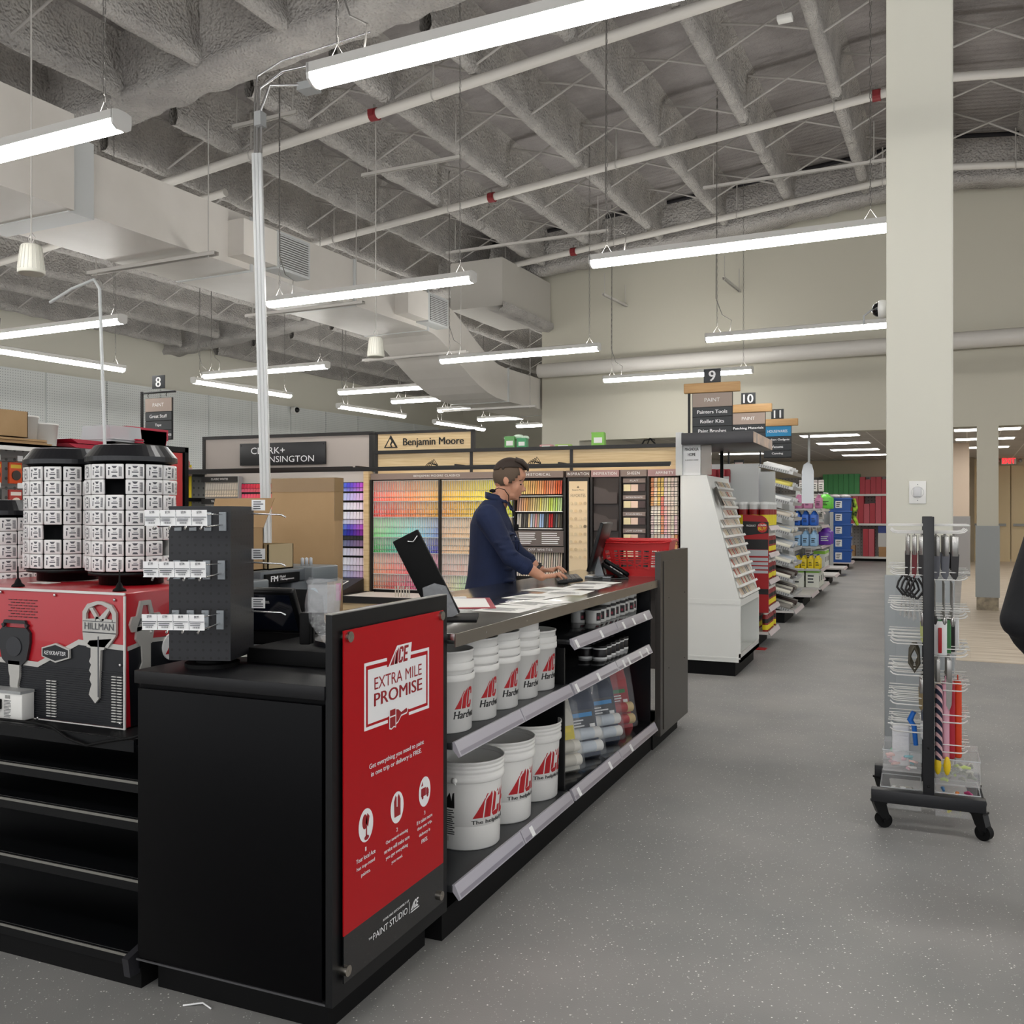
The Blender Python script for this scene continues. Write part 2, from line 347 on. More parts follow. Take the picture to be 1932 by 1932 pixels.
# ================= roof steel =================
def foamtube(x,y0,y1,z,prof,seed,step=.11,amp=.03,axis='y',zf=None):
    """foamed member along Y (or X) with lumpy cross-section prof [(a,z)]"""
    n=int((y1-y0)/step)+1; vs=[];fs=[];k=len(prof)
    for i in range(n+1):
        y=y0+(y1-y0)*i/n
        for j,(a,h) in enumerate(prof):
            q=mnoise.noise(Vector((a*9+seed,y*4.3,h*8)))*amp+mnoise.noise(Vector((a*2+seed,y*.8,h*2)))*amp*.5
            top=j in (0,k-1)
            c=Vector((a,h)); m_=Vector((0,.25)); dn=(c-m_).normalized() if (c-m_).length>0 else Vector((0,0))
            aa=a+(0 if top else dn.x*q); hh=h+(0 if top else dn.y*q)
            if axis=='y': vs.append((x+aa,y,z+hh))
            else: vs.append((y,x+aa,zf(y)+hh))
    for i in range(n):
        for j in range(k-1): fs.append((i*k+j,(i+1)*k+j,(i+1)*k+j+1,i*k+j+1))
    return vs,fs
jp=[(.14,.60),(.065,.54),(.04,.38),(.034,.2),(.06,.13),(.068,.04),(.035,-.015),(-.035,-.015),(-.068,.04),(-.06,.13),(-.034,.2),(-.04,.38),(-.065,.54),(-.14,.60)]
bays=[(-3.5,6.9),(7.6,15.1),(16.2,27.4)]
xs=[RX-.05-1.08*k for k in range(-3,16)]
brc=mat('pipe_grey','#b5b1ac',.6)
nm=['near bay, over the entrance end','middle bay, over the counter','far bay, beyond the back beam']
for bi,(ya,yb) in enumerate(bays):
    for k,x in enumerate(xs):
        if bi==2 and x>-7.4: continue
        z=zg(x)+.03; pos=fr('B',x,0,0)
        side='right of the cream pillar' if k<3 else 'left of the cream pillar'
        num=ORD[2-k] if k<3 else ORD[k-3]
        t=thing('roof_joist','grey foam-sprayed roof joist, %s %s, %s'%(num,side,['near bay','middle bay over the counter','far bay'][bi]),'joist',pos,rz('B'),'sprayed roof joists')
        vs,fs=foamtube(0,ya,yb,z,jp,k*3.3+bi,.1 if bi<2 else .4,.022)
        MB().add(vs,fs,True).obj('foamed_chord',mfoam,t)
        if k<len(xs)-1:
            dz=-(SL*1.08) if x<=RX+.01 else SR*1.08
            rows=[ya+.9+1.35*i for i in range(20)]
            for i,y in enumerate([r for r in rows if r<yb-.5]):
                yy=y+(.12 if k%2 else 0)
                MB().tube([(-.05,yy,z+.06),(-.5,yy+.1,z+.3+dz/2),(-1.0,yy+.2,z+.52+dz)],.014,5).tube([(-.1,yy+.22,z+.52),(-.5,yy+.1,z+.32+dz/2),(-1.02,yy,z+.06+dz)],.014,5).obj('cross_brace',brc,t)
gp=[(.30,.64),(.24,.5),(.19,.25),(.2,.12),(.24,.04),(.2,-.03),(0,-.03),(-.2,-.03),(-.24,.04),(-.2,.12),(-.19,.25),(-.24,.5),(-.30,.64)]
for y,nmn in ((7.08,'near grey foam-sprayed roof beam crossing above the counter'),(15.45,'far grey foam-sprayed roof beam along the top of the cream back wall'),(-4,'grey foam-sprayed roof beam over the entrance end')):
    vs,fs=foamtube(y,-21,12,0,gp,y,.12,.05,'x',zf=lambda x:zg(x))
    tag(MB().add(vs,fs,True).obj('roof_beam',mfoam,rot=rz('B')),nmn,'beam')
# dark strips drawn in for the shaded gaps between deck and far beam
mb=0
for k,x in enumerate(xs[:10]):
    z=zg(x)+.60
    tag(MB().tube([(-.12+x,15.0,zg(x)+.56),(-.92+x,15.0,zg(x-.8)+.56)],.032,6).obj('deck_shadow',mat('shadow','#1d1b20',.8),rot=rz('B')),'dark gap closure strip at the back edge of the roof deck, %s from the right'%ORD[k],'strip','deck closure strips')
# ================= pipes =================
PIPE=mat('painted_pipe','#cbc7c0',.5); RCP=mat('red_coupling','#7c1f24',.5)
def xpipe(y,r,x0,x1,label,z=None,off=-.06,name='sprinkler_pipe'):
    pts=[(x,y,(zg(x)+off) if z is None else z) for x in ([x0,RX,x1] if x0<RX<x1 and z is None else [x0,x1])]
    o=MB().tube(pts,r,14).obj(name,PIPE,rot=rz('B')); tag(o,label,'pipe'); return o
xpipe(8.55,.055,-9.2,9,'long white sprinkler pipe, nearest of the three over the counter')
xpipe(11.5,.05,-11,9,'long white sprinkler pipe, middle of the three over the counter')
xpipe(14.5,.05,-9.5,9,'long white sprinkler pipe, farthest, in front of the back beam')
xpipe(15.7,.13,-7.1,9,'thick white pipe running across the cream back wall',z=4.1)
xpipe(5.2,.05,-15.5,-8.7,'white pipe under the foam ceiling, far left, nearest')
xpipe(9.2,.05,-15.5,-8.6,'white pipe under the foam ceiling, left of the duct')
def clampring(x,y,zc,r,label,red=True):
    o=thing('pipe_coupling',label,'coupling',fr('B',x,y,zc),rz('B'),'red pipe couplings')
    MB().cyl((-.045,0,0),(.045,0,0),r+.016,16).box(-.03,.03,-r-.035,-r,-.03,.03).box(-.03,.03,r,r+.035,-.03,.03).obj('body',RCP,o)
    MB().cyl((0,0,r),(0,0,r+.06),.014,8).obj('sprinkler_head',CHR,o)
for px,py,y,w_ in ((706,205,8.55,'nearest pipe, left'),(928,360,11.5,'middle pipe'),(1082,468,14.5,'farthest pipe'),(1654,165,11.5,'middle pipe beside the pillar')):
    p=at_y(px,py,y,'B'); clampring(p.x,y,zg(p.x)-.06,.052,'dark red pipe coupling on the %s'%w_)
k=0
for (y,xx) in ((8.55,(-7.6,-5.1,-1.8,1.8)),(11.5,(-8.6,-6.6,-4.1,-1.4)),(14.5,(-7.2,-5.2,-3.2,-1.1,.6))):
    for x in xx:
        k+=1; z=zg(x)-.06
        tag(MB().cyl((x,y,z+.05),(x,y,z+.5),.011,6).tube([(x,y-.06,z),(x,y-.04,z+.05),(x,y,z+.07),(x,y+.04,z+.05),(x,y+.06,z),(x,y+.04,z-.05),(x,y,z-.065),(x,y-.04,z-.05),(x,y-.06,z)],.007,5).obj('pipe_hanger',brc,rot=rz('B')),
          'white pipe hanger loop, %s along the sprinkler pipes'%ORD[k-1],'hanger','pipe hangers')
# strut channels hanging under joists
def chan(p0,p1,label,hang=.8,w=.02):
    p0,p1=Vector(p0),Vector(p1); t=thing('strut_channel',label,'strut',fr('B',*p0),rz('B')); d=p1-p0; L=d.length
    ang=math.atan2(d.y,d.x); M=Matrix.Rotation(ang,4,'Z')
    mb=MB(); mb.box(0,L,-w,w,-.003,0,M=M).box(0,L,-w,-w+.003,-.04,0,M=M).box(0,L,w-.003,w,-.04,0,M=M).box(0,L,-w,-w+.008,-.04,-.037,M=M).box(0,L,w-.008,w,-.04,-.037,M=M)
    mb.obj('channel',mat('strut','#c2beb8',.5),t)
    for f in (.06,.94):
        q=M@Vector((L*f,0,0)); MB().cyl((q.x,q.y,-.06),(q.x,q.y,hang),.006,6).obj('rod',brc,t)
def chB(px0,py0,px1,py1,y,label,**k):
    a=at_y(px0,py0,y,'B'); b_=at_y(px1,py1,y,'B'); b_.z=a.z; chan(a,b_,label,**k)
chB(683,328,872,274,9.6,'short grey strut channel hung under the joists near the white pole',hang=.5)
chB(842,475,1148,400,12.6,'long pale strut channel hung below the joists in mid ceiling',hang=.5)
chB(1327,352,1671,270,12.8,'long pale strut channel beside the pillar top',hang=.5)
chB(440,236,560,200,8.0,'slotted strut channel carrying the junction box near the pole top',hang=.4)
a=at_y(1138,553,14.9,'B'); chan((a.x,14.9,a.z),(a.x+.06,15.93,a.z-.02),'small steel bracket arm on the back wall, left one',hang=.35)
a=at_y(1365,522,14.9,'B'); chan((a.x,14.9,a.z),(a.x+.04,15.93,a.z-.02),'small steel bracket arm on the back wall, right one',hang=.35)
# ================= ducts =================
DUC=mat('duct_paint','#d3cec6',.45,vary=(1.5,'#cec9c1','#d6d1ca')); DUT=mat('duct_tan','#cfc4b6',.5)
t=thing('air_duct','long rectangular white air duct with an S bend dropping towards the back','duct',fr('B',0,0,0),rz('B'))
MB().box(-8.55,-7.1,-3,5.72,4.17,5.02).obj('wide_section',DUC,t)
MB().box(-8.3,-7.2,5.95,11.9,4.2,4.79).obj('long_section',DUC,t)
MB().box(-8.35,-7.15,5.70,5.97,4.16,4.85).obj('collar',LGR,t)
pts=[];
top=[(11.9,4.79)]+[(11.9+2.6*i/10,4.0+.79*(.5+.5*math.cos(math.pi*i/10))) for i in range(1,11)]
bot=[(y-.25*math.sin(math.pi*i/10),z-.6+.03*i/10) for i,(y,z) in enumerate(top)]
prof=top+[(19.5,4.0),(19.5,3.43)]+bot[::-1]
MB().prism([(y,z) for y,z in prof],-8.3,-7.2,'x').obj('bend',DUC,t)
for y in (8.1,10.05,11.9,14.6,17): 
    z0,z1=(4.19,4.8) if y<13 else (3.42,4.01)
    MB().box(-8.32,-7.18,y-.02,y+.02,z0,z1).obj('flange',LGR,t)
for i,(px,py0,py1) in enumerate(((503,428,508),(789,560,616))):
    a=at_x(px,470,-7.2,'B'); y=a.y
    mb=MB().box(-7.2,-6.98,y-.62,y-.08,4.27,4.66); mb.obj('access_panel' if i==0 else 'takeoff_box',DUC,t)
    g=MB().box(-7.2,-6.99,y-.06,y+.52,4.25,4.68).obj('register',LGR,t)
    MB().box(-6.989,-6.985,y-.02,y+.48,4.28,4.65).obj('opening',mat('shade','#5b5855',.7),g)
    m2=MB()
    for k in range(14): m2.box(-6.99,-6.972,y-.02,y+.48,4.285+k*.0265,4.297+k*.0265)
    m2.obj('louver',LGR,g)
for k,(y,x1) in enumerate(((7.2,-6.85),(9.7,-6.8),(12.4,-6.8),(14.9,-6.8))):
    z=4.15 if k<3 else 3.38
    if k==2: z=3.95
    chan((-8.7,y,z),(x1,y,z),'slotted trapeze strut under the air duct, %s from the camera'%ORD[k],hang=1.35,w=.035)
t=thing('air_duct','boxed foam-topped duct end beside the left end of the back wall','duct',fr('B',0,0,0),rz('B'))
MB().box(-7.95,-6.96,13.9,15.9,4.95,5.75).obj('casing',mat('casing','#b7b3ab',.7),t)
vs,fs=foamtube(0,13.8,15.9,4.9,[(-6.9,.1),(-6.9,0),(-7.0,-.06),(-7.2,-.02)],5,.1,.02); MB().add(vs,fs,True).obj('foam_edge',mfoam,t)
# ================= tube lights =================
TUBEM=mat('tube_lens','#ffffff',.3,emit=(1,.985,.95,1),estr=TUBE); UPM=mat('added_uplight','#ffffff',.3,emit=(1,.985,.95,1),estr=TUBE*UPR); HOUS=mat('light_housing','#d9d7d2',.4)
def mk_light(loc,rot,L,label,hz,chain=True):
    t=thing('tube_light',label,'ceiling light',loc,rot,'suspended LED tube lights')
    n=10; prof=[(-.066,0.0),(-.066,.05),(-.03,.06),(.03,.06),(.066,.05),(.066,0.0)]
    MB().prism(prof,0,L,'x').obj('housing',HOUS,t)
    pr=[(.062*math.cos(a),-.055*math.sin(a)-.001) for a in [math.pi*i/8 for i in range(9)]]
    MB().prism(pr,.012,L-.012,'x').obj('lens',TUBEM,t)
    MB().add([(.05,-.025,.0605),(L-.05,-.025,.0605),(L-.05,.025,.0605),(.05,.025,.0605)],[(0,1,2,3)]).obj('added_uplight',UPM,t)  # glowing strip added on the housing top to brighten the ceiling
    for x in (-.004,L-.012): MB().prism(prof+[(.062,-.03),(.03,-.052),(-.03,-.052),(-.062,-.03)],x,x+.016,'x').obj('end_cap',WHT,t)
    for x in (.14,L-.14):
        mb=MB(); mb.tube([(x-.05,0,.06),(x,0,.14),(x+.05,0,.06)],.003,4)
        n=int((hz-.14)/.045)
        for i in range(n):
            z=.14+i*.045; dx=.008 if i%2 else 0; dy=0 if i%2 else .008
            mb.tube([(x-dx,-dy,z),(x-dx*.6,-dy*.6,z+.045),(x+dx,dy,z+.03),(x+dx,dy,z+.0)],.003,3,False)
        mb.obj('hanging_chain',mat('chain','#8f8c88',.4,metal=.6),t)
    MB().tube([(.3,0,.06),(.32,0,.2),(.2,.02,.28),(.12,.02,.5),(.14,0,hz)],.005,5).obj('power_cord',mat('cord_grey','#6f6c68',.5),t)
    return t
ZT=3.7
def lab(i): return i
LX=[(-2.97,3.81,'over the counter front, nearest one'),(-2.97,7.69,'beside the pillar, upper one'),(-2.97,11.7,'beside the pillar, lower one'),(-5.42,14.6,'behind the aisle 9 sign'),
(-6.6,7.7,'touching the white power pole'),(-6.85,11.7,'above the wooden paint displays, centre'),(-11.05,11.35,'behind the power pole, in the third row'),(-11.1,7.62,'far left, second row'),(-6.72,3.76,'upper left beside the pendant duct'),
(-10.35,14.0,'fourth row left of the duct bend'),(-10.25,15.6,'fifth row left of the duct bend'),(-10.25,17.4,'sixth row under the duct bend'),(-10.4,19.5,'seventh row at the back wall end'),(-10.3,21.4,'last and smallest at the back')]
extra=[(4.5,-.2,'far right over the entrance, added fill light'),(-6.72,-6.5,'last row left, added fill light'),(-2.97,-6.8,'last row middle, added fill light'),(.9,-6.8,'last row right, added fill light'),(-14.9,3.8,'far left beyond the pegs, first row, added fill light'),(-10.9,-3.9,'far left at the entrance end, added fill light'),(-2.97,-.2,'over the entrance, middle, added fill light'),(-6.72,-.2,'over the entrance, left, added fill light'),(.9,-.2,'over the entrance, right, added fill light'),(.9,3.81,'right of the pillar, near, added fill light'),(.9,7.7,'right of the pillar, middle, added fill light'),(.9,11.7,'right of the pillar, far, added fill light'),(-11.05,3.8,'far left, first row, added fill light'),(-2.97,-3.9,'behind the entrance end, added fill light'),(-11.05,-.2,'far left over the entrance, added fill light'),(4.5,3.81,'far right, near, added fill light'),(4.5,9,'far right, far, added fill light'),(-6.72,-3.9,'left of the entrance end, added fill light'),(.9,-3.9,'right of the entrance end, added fill light')]  # unseen tubes outside the frame, added to light the room
for (x,y,nmn) in LX+extra:
    L=2.44 if y<14 or nmn[0]=='b' else 1.85
    mk_light(fr('B',x,y,ZT),rz('B'),L,'white suspended tube light '+nmn,zg(x)+DK-ZT)
for k,(x,y) in enumerate([(-12.3,7.2),(-12.35,10.9),(-12.7,15.0),(-12.9,18.8),(-15.6,5.2),(-15.6,1.6),(-12.3,3.6)]):  # trailing entries are unseen tubes added to brighten the pegboard wall
    mk_light(fr('L',x,y,ZT),rz('L')+R(90),2.3,'white suspended tube light parallel to the pegboard wall, %s'%(ORD[k]+' from the camera' if k<4 else ORD[k-4]+' added beyond the left picture edge'),1.6)
# flat panels in the suspended ceiling
TP=mat('troffer','#ffffff',.3,emit=(1,.97,.92,1),estr=5)
k=0
for x,ys in ((-2.6,(18.2,20.6,23,25.5,28)),(.35,(18,20.4,23,26)),(-5.6,(18.2,22,26)),(3.4,(24,27,30))):
    for y in ys:
        k+=1; t=thing('ceiling_panel_light','flat white troffer light in the tiled ceiling beyond, %s of the far-room set'%ORD[k-1],'ceiling light',fr('B',x,y,3.12),rz('B'),'far-room troffer lights')
        MB().box(-.6,.6,-.3,.3,-.012,0).obj('frame',WHT,t); MB().box(-.57,.57,-.27,.27,-.016,-.012).obj('diffuser',TP,t)
# pendant speakers
def spk(px,py0,py1,d,label):
    a,b_,c=ray(px,(py0+py1)/2); z0=H+(966-py1)/FPX*d; h=(py1-py0)/FPX*d; r=h*.44
    t=thing('pendant_speaker',label,'speaker',(a*d,b_*d,z0))
    MB().lathe([(0,0.01),(r*.8,0.01),(r*.93,.0),(r,.03*h),(r*.98,.2*h),(r*.8,.8*h),(r*.72,.97*h),(r*.6,h),(0,h)],28).obj('shell',mat('speaker_white','#d5d3c8',.4),t)
    mb=MB()
    for i in range(20):
        a=i*math.pi/10; mb.tube([(r*1.0*math.cos(a),r*1.0*math.sin(a),.12*h),(r*.76*math.cos(a),r*.76*math.sin(a),.93*h)],.003,4)
    mb.obj('rib',mat('speaker_rib','#c3c1b6',.5),t)
    MB().cyl((0,0,h),(0,0,5.9-z0),.006,6).tube([(0,0,h),(.04,0,h+.05),(0,0,h+.1),(-.03,0,h+.05),(0,0,h)],.004,5).obj('suspension_cable',brc,t)
spk(59,462,517,7.0,'cream pendant speaker hanging below the duct at far left')
spk(709,637,674,10.5,'cream pendant speaker hanging right of the power pole')
# white power pole
def along(px0,py0,px1,py1,d): 
    a,b_,c=ray(px0,py0); a2,b2,c2=ray(px1,py1); return Vector((a*d,b_*d,H+c*d)),Vector((a2*d,b2*d,H+c2*d))
p0,p1=along(485,290,501,930,6.0); dirv=(p0-p1); pf=p1-dirv*((p1.z)/(dirv.z))
t=thing('power_pole','slender white ribbed power pole standing behind the cardboard boxes','pole',pf,rz('F'))
d=p0-pf; q=d.to_track_quat('Z','X').to_matrix().to_4x4()
Lp=d.length; mb=MB()
for x in (-.022,0,.022): mb.add(*(lambda b:(b.v,b.f))(MB().bbox(x-.009,x+.009,-.02,.02,0,Lp,.004)),False,q)
mb.box(-.029,.029,-.015,.015,0,Lp,M=q); mb.obj('shaft',mat('pole_white','#d4d6d6',.35),t)
MB().tube([d+Vector((0,0,.0)),d+Vector((0,0,.25)),d+Vector((.02,.0,.42)),d+Vector((.12,.1,.55)),d+Vector((.5,.4,.72))],.012,8).tube([d+Vector((.03,0,0)),d+Vector((.03,0,.28)),d+Vector((.1,.0,.42)),d+Vector((.4,.3,.5))],.010,8).tube([d+Vector((-.02,0,0)),d+Vector((-.02,0,.3)),d+Vector((.0,.0,.5)),d+Vector((.12,.1,.62)),d+Vector((.6,.4,.85))],.006,8).obj('conduit',CHR,t)
MB().box(d.x-.0,d.x+.05,-.03+d.y,.03+d.y,d.z+.17,d.z+.26).box(d.x+.22,d.x+.34,d.y+.12,d.y+.22,d.z+.42,d.z+.47).obj('junction_box',GRY,t)
# slim white post left and right details
p0,p1=along(188,545,198,850,7.5)
tag(MB().tube([p0+Vector((-.55,0,-.06)),p0+Vector((-.3,0,.03)),p0+Vector((-.06,0,.08)),p0+Vector((0,0,0)),p1,(p1.x,p1.y,.0)],.013,8).obj('conduit_pole',mat('pole_white2','#c9cccc',.35)),'thin white conduit pole rising behind the key drums','pole')
# dome camera on pillar
p=at_y(1668,580,5.8,'B')
t=thing('security_camera','white dome security camera mounted on the left side of the pillar','camera',fr('B',-.416,5.85,p.z),rz('B'))
MB().lathe([(0,0),(.05,0),(.055,.03),(.05,.05),(0,.05)],20,Matrix.Rotation(R(-90),4,'Y')).obj('housing',WHT,t)
MB().ball((-.05,0,0),(.038,.042,.042),16).obj('dome',mat('dome_black','#0c0d10',.08),t)
MB().tube([(-.03,0,.0),(-.09,0,.0),(-.13,0,-.03),(-.13,0,-.08)],.006,6).obj('cable',GRY,t)
p=at_x(553,774,-16.85,'L')
t=thing('security_camera','small white turret camera high on the left pegboard wall','camera',fr('L',*p),rz('L'))
MB().cyl((0,0,0),(.12,0,0),.1,16).obj('housing',WHT,t); MB().ball((.13,0,0),.07,12).obj('lens',BLKG,t)
# exit sign and doors
pe=at_y(1903,869.5,31.85,'B')
t=thing('exit_sign','white exit sign with red EXIT letters above the double door','exit sign',fr('B',pe.x,31.85,pe.z),rz('B'))
MB().bbox(-.2,.2,-.05,0,-.11,.11,.01).obj('housing',WHT,t)
addtext(MB(),'EXIT',0,-.08,.34,.16,fn=lambda u,v,q:(u,-.053,v),bold=.03).obj('lettering',mat('exit_red','#ff2020',.5,emit='#ff1a22',estr=2.2),t)
[MB().ball((x,-.05,0),.06).obj('lamp_head',GRY,t) for x in (-.3,.3)]
DRM=mat('door_cream','#d9c6a0',.55)
dx=at_y(1884,966,31.88,'B').x
t=MB().box(0,1.06,-.05,0,0,2.9).obj('door_1',DRM,None,fr('B',dx-.75,31.88,0),rz('B')); tag(t,None,kind='structure')
t2=MB().box(0,1.06,-.05,0,0,2.9).obj('door_2',DRM,None,fr('B',dx+.34,31.88,0),rz('B')); tag(t2,None,kind='structure')
MB().box(.05,.95,-.12,-.05,1.07,1.15).box(.5,.6,-.14,-.05,1.03,1.2).obj('push_bar',GRY,t); MB().box(.05,.95,-.12,-.05,1.07,1.15).box(.7,.8,-.14,-.05,1.03,1.2).obj('push_bar',GRY,t2)
struct('baseboard_far',MB().box(.2,8,31.86,31.9,0,.07),WHT,rot=rz('B'))

p=at_y(1481,34,9.3,'B')
t=thing('junction_box','small white ceiling junction box hanging from a thin conduit near the top edge','junction box',fr('B',p.x,9.3,p.z),rz('B'))
MB().bbox(-.07,.07,-.05,.05,-.03,.02,.004).obj('box',WHT,t); MB().tube([(0,0,.02),(-.02,0,.12),(-.12,0,.45)],.006,6).obj('conduit',brc,t)
# ================= service counter =================
NAVY=mat('black_blue','#0a0c12',.35)
PSH=mat('perforated_black','#26282b',.35)
t=thing('service_counter','long black retail counter with steel worktop edge and stocked open shelves facing the aisle','counter',(0,0,0))
XF=-1.47; XB=-2.23
MB().box(XB,-2.21,2.9,6.48,0,1.05).obj('back_panel',BLK,t)
MB().box(XB+.02,XF-.04,2.9,6.46,.0,.10).obj('kick_base',BLKM,t)
MB().box(-1.84,-1.82,2.91,5.7,.12,1.04).obj('pegboard_back',mat('black_peg','#17181b',.4),t)
pegnodes(MC['black_peg'],16,.025,'#000000',(1,2))
MB().box(-2.2,-1.5,5.68,5.70,.1,1.05).obj('side_panel',NAVY,t); MB().box(-2.2,-1.5,2.9,2.915,.1,1.05).obj('side_panel',NAVY,t)
MB().box(-1.85,-1.5,4.12,4.135,.1,.86).obj('upright',BLK,t)
RAIL=mat('clear_rail','#b9b6bf',.18,spec=.8); RIN=mat('rail_paper','#8d8994',.3,coat=.6)
def shelf(y0,y1,z,depth,m=PSH,segs=2,tags=()):
    MB().bbox(XF-.02-depth,XF-.01,y0,y1,z-.025,z,.003).obj('shelf',m,t)
    L=(y1-y0)/segs
    for i in range(segs):
        a=y0+i*L+.004; b_=y0+(i+1)*L-.004
        r=MB().prism([(XF-.012,z+.002),(XF-.002,z+.004),(XF+.022,z-.045),(XF+.014,z-.05),(XF-.012,z-.02)],a,b_,'y').obj('price_rail',RAIL,t)
        MB().add([(XF+.0005,a+.01,z-.003),(XF+.0005,b_-.01,z-.003),(XF+.0205,b_-.01,z-.041),(XF+.0205,a+.01,z-.041)],[(0,1,2,3)]).obj('rail_insert',RIN,r)
        for q in tags:
            if a<q<b_: MB().add([(XF+.003,q,z-.006),(XF+.003,q+.035,z-.006),(XF+.0215,q+.035,z-.041),(XF+.0215,q,z-.041)],[(0,1,2,3)]).obj('price_tag',WPR,r)
shelf(2.92,4.12,.19,.40,tags=(3.6,)); shelf(4.14,5.69,.19,.40,mat('glossy_black','#1a1b1d',.12),2,(4.2,4.7,5.1))
shelf(2.92,4.12,.69,.34,tags=()); shelf(4.14,5.56,.69,.33,MC['glossy_black'],2,(4.17,4.5,4.95,5.05,5.3,5.45)); shelf(4.14,5.56,.90,.33,MC['glossy_black'],2,(4.17,4.55,4.95,5.15,5.4))
wt=MB().bbox(-2.25,XF+.01,2.9,6.48,1.052,1.077,.003)
wt.obj('worktop',mat('brushed_steel','#b5b5b2',.16,metal=1,bump=(3,.04,.01)),t)
MB().box(XF+.0101,XF+.014,2.9,5.7,1.03,1.076).obj('edge_band',mat('edge_steel','#9c958b',.35,metal=.9),t)
MB().add([v for y in (3.15,3.55,3.95,4.35,4.75,5.15,5.55) for v in ((XF+.0145,y,1.05),(XF+.0145,y+.006,1.05),(XF+.0145,y+.006,1.056),(XF+.0145,y,1.056))],[tuple(range(4*i,4*i+4)) for i in range(7)]).obj('edge_screw',CHR,t)
# far end panel
t=thing('end_panel','tall dark end panel closing the far end of the counter','panel',(0,0,0))
MB().box(-1.475,-1.44,5.71,6.48,.10,1.25).box(-1.44,-1.434,5.78,6.42,.13,1.19).obj('board',mat('dark_bronze','#3f3b38',.35),t)
MB().box(-2.2,-1.55,5.75,6.42,0,.1).box(-1.56,-1.5,5.75,6.42,0,.13).obj('kick_plate',BLKM,t)
[MB().ball((-1.434,y,z),.004,6).obj('screw',BLK,t) for y in (5.9,6.35) for z in (.5,.95)]
# promise panel
t=thing('promise_panel','black end panel carrying a red acrylic sign reading EXTRA MILE PROMISE','sign panel',(0,0,0))
MB().box(-1.512,-1.49,2.2,2.9,.11,1.212).obj('board',mat('panel_black','#0d0e10',.4,spec=.35),t)
MB().box(-1.512,-1.4895,2.1995,2.9005,1.211,1.214).obj('top_edge',mat('edge_pale','#8f8d88',.5),t)
AC=mat('acrylic_red','#b50f19',.3,spec=.25)
MB().box(-1.482,-1.478,2.24,2.85,.297,1.163).obj('red_sheet',AC,t)
MB().box(-1.482,-1.478,2.24,2.85,.163,.297).obj('black_sheet',mat('acrylic_black','#111214',.2,coat=.4),t)
for (y,z) in ((2.262,1.144),(2.83,1.146),(2.25,.198),(2.822,.195)):
    MB().cyl((-1.49,y,z),(-1.468,y,z),.0155,20).cyl((-1.468,y,z),(-1.4675,y,z),.0035,8).obj('standoff_bolt',mat('nickel','#b8b2a8',.25,metal=1),t)
XT=-1.4775
E=lambda u,v,q=0:(XT+q,u,v)
def ring(mb,pts,wd,fn=E):
    """outline band around closed polygon"""
    n=len(pts); c=Vector((sum(p[0] for p in pts)/n,sum(p[1] for p in pts)/n))
    inn=[]
    for i in range(n):
        a,b_,c_=Vector(pts[i-1]),Vector(pts[i]),Vector(pts[(i+1)%n]); d1=(b_-a).normalized(); d2=(c_-b_).normalized()
        n1=Vector((-d1.y,d1.x)); n2=Vector((-d2.y,d2.x)); m_=(n1+n2); m_=m_/max(m_.length_squared,.1)*2
        inn.append(b_+m_*wd)
    mb.add([fn(*p) for p in pts]+[fn(p.x,p.y) for p in inn],[(i,(i+1)%n,(i+1)%n+n,i+n) for i in range(n)])
mb=MB()
fp=[(2.346,.855),(2.746,.848),(2.746,1.05),(2.346,1.055)]
ring(mb,fp,.010); 
mb.add([E(2.366,.872),E(2.726,.868),E(2.726,1.028),E(2.366,1.033)],[(0,1,2,3)])
mb.obj('white_frame',WPR,t)
mb=MB(); mb.add([(XT+.0004,*p) for p in ((2.475,1.025),(2.615,1.025),(2.615,1.062),(2.475,1.062))],[(0,1,2,3)]); mb.add([(XT+.0004,*p) for p in ((2.48,.846),(2.61,.846),(2.61,.872),(2.48,.872))],[(0,1,2,3)]); mb.obj('frame_gap',AC,t)
def acepoly(mb,u0,v0,h,q,**k): addace(mb,u0,v0,h,fn=lambda u,v,w_:(XT+q,u,v),**k)
mb=MB(); mb.add([(XT+.0008,*p) for p in ((2.478,1.020),(2.617,1.020),(2.628,1.083),(2.535,1.083))],[(0,1,2,3)]); mb.obj('mark_backing',WPR,t)
mb=MB(); acepoly(mb,2.492,1.027,.050,.0012,sx=1.18); mb.obj('mark',mat('print_red','#9c1620',.5),t)
mb=MB(); fe=lambda u,v,q:(XT+.0008,u,v)
addtext(mb,'EXTRA MILE',2.548,.968,.292,.036,fn=fe,bold=.0); addtext(mb,'PROMISE',2.548,.918,.295,.039,fn=fe,bold=.03); mb.obj('red_lettering',MC['print_red'],t)
mb=MB(); fe2=lambda u,v,q:(XT+.0006,u,v)
for s,u,v,w_,h in (('Get everything you need to paint',2.540,.733,.335,.019),('in one trip or delivery is FREE.',2.538,.708,.31,.019),
  ('1',2.353,.503,.006,.012),('2',2.535,.503,.009,.012),('3',2.714,.503,.009,.012),
  ('Your local Ace',2.354,.480,.105,.0135),('has top-rated',2.354,.455,.098,.0135),('paints.',2.354,.431,.05,.0135),
  ('Our award-winning',2.535,.480,.135,.0135),('service will make sure',2.535,.457,.155,.0125),('you get everything',2.535,.433,.135,.0135),('you need.',2.535,.410,.068,.0125),
  ('If it takes more',2.714,.482,.105,.0125),('than one trip,',2.714,.460,.10,.0135),('delivery is',2.714,.436,.075,.0135),('FREE.',2.714,.413,.042,.0125),
  ('THE',2.379,.232,.02,.006),('AVAILABLE EXCLUSIVELY AT',2.53,.2555,.16,.0065)):
    addtext(MB(),s,u,v,w_,h,fn=fe2,bold=.012).obj('lettering',WPR,t)
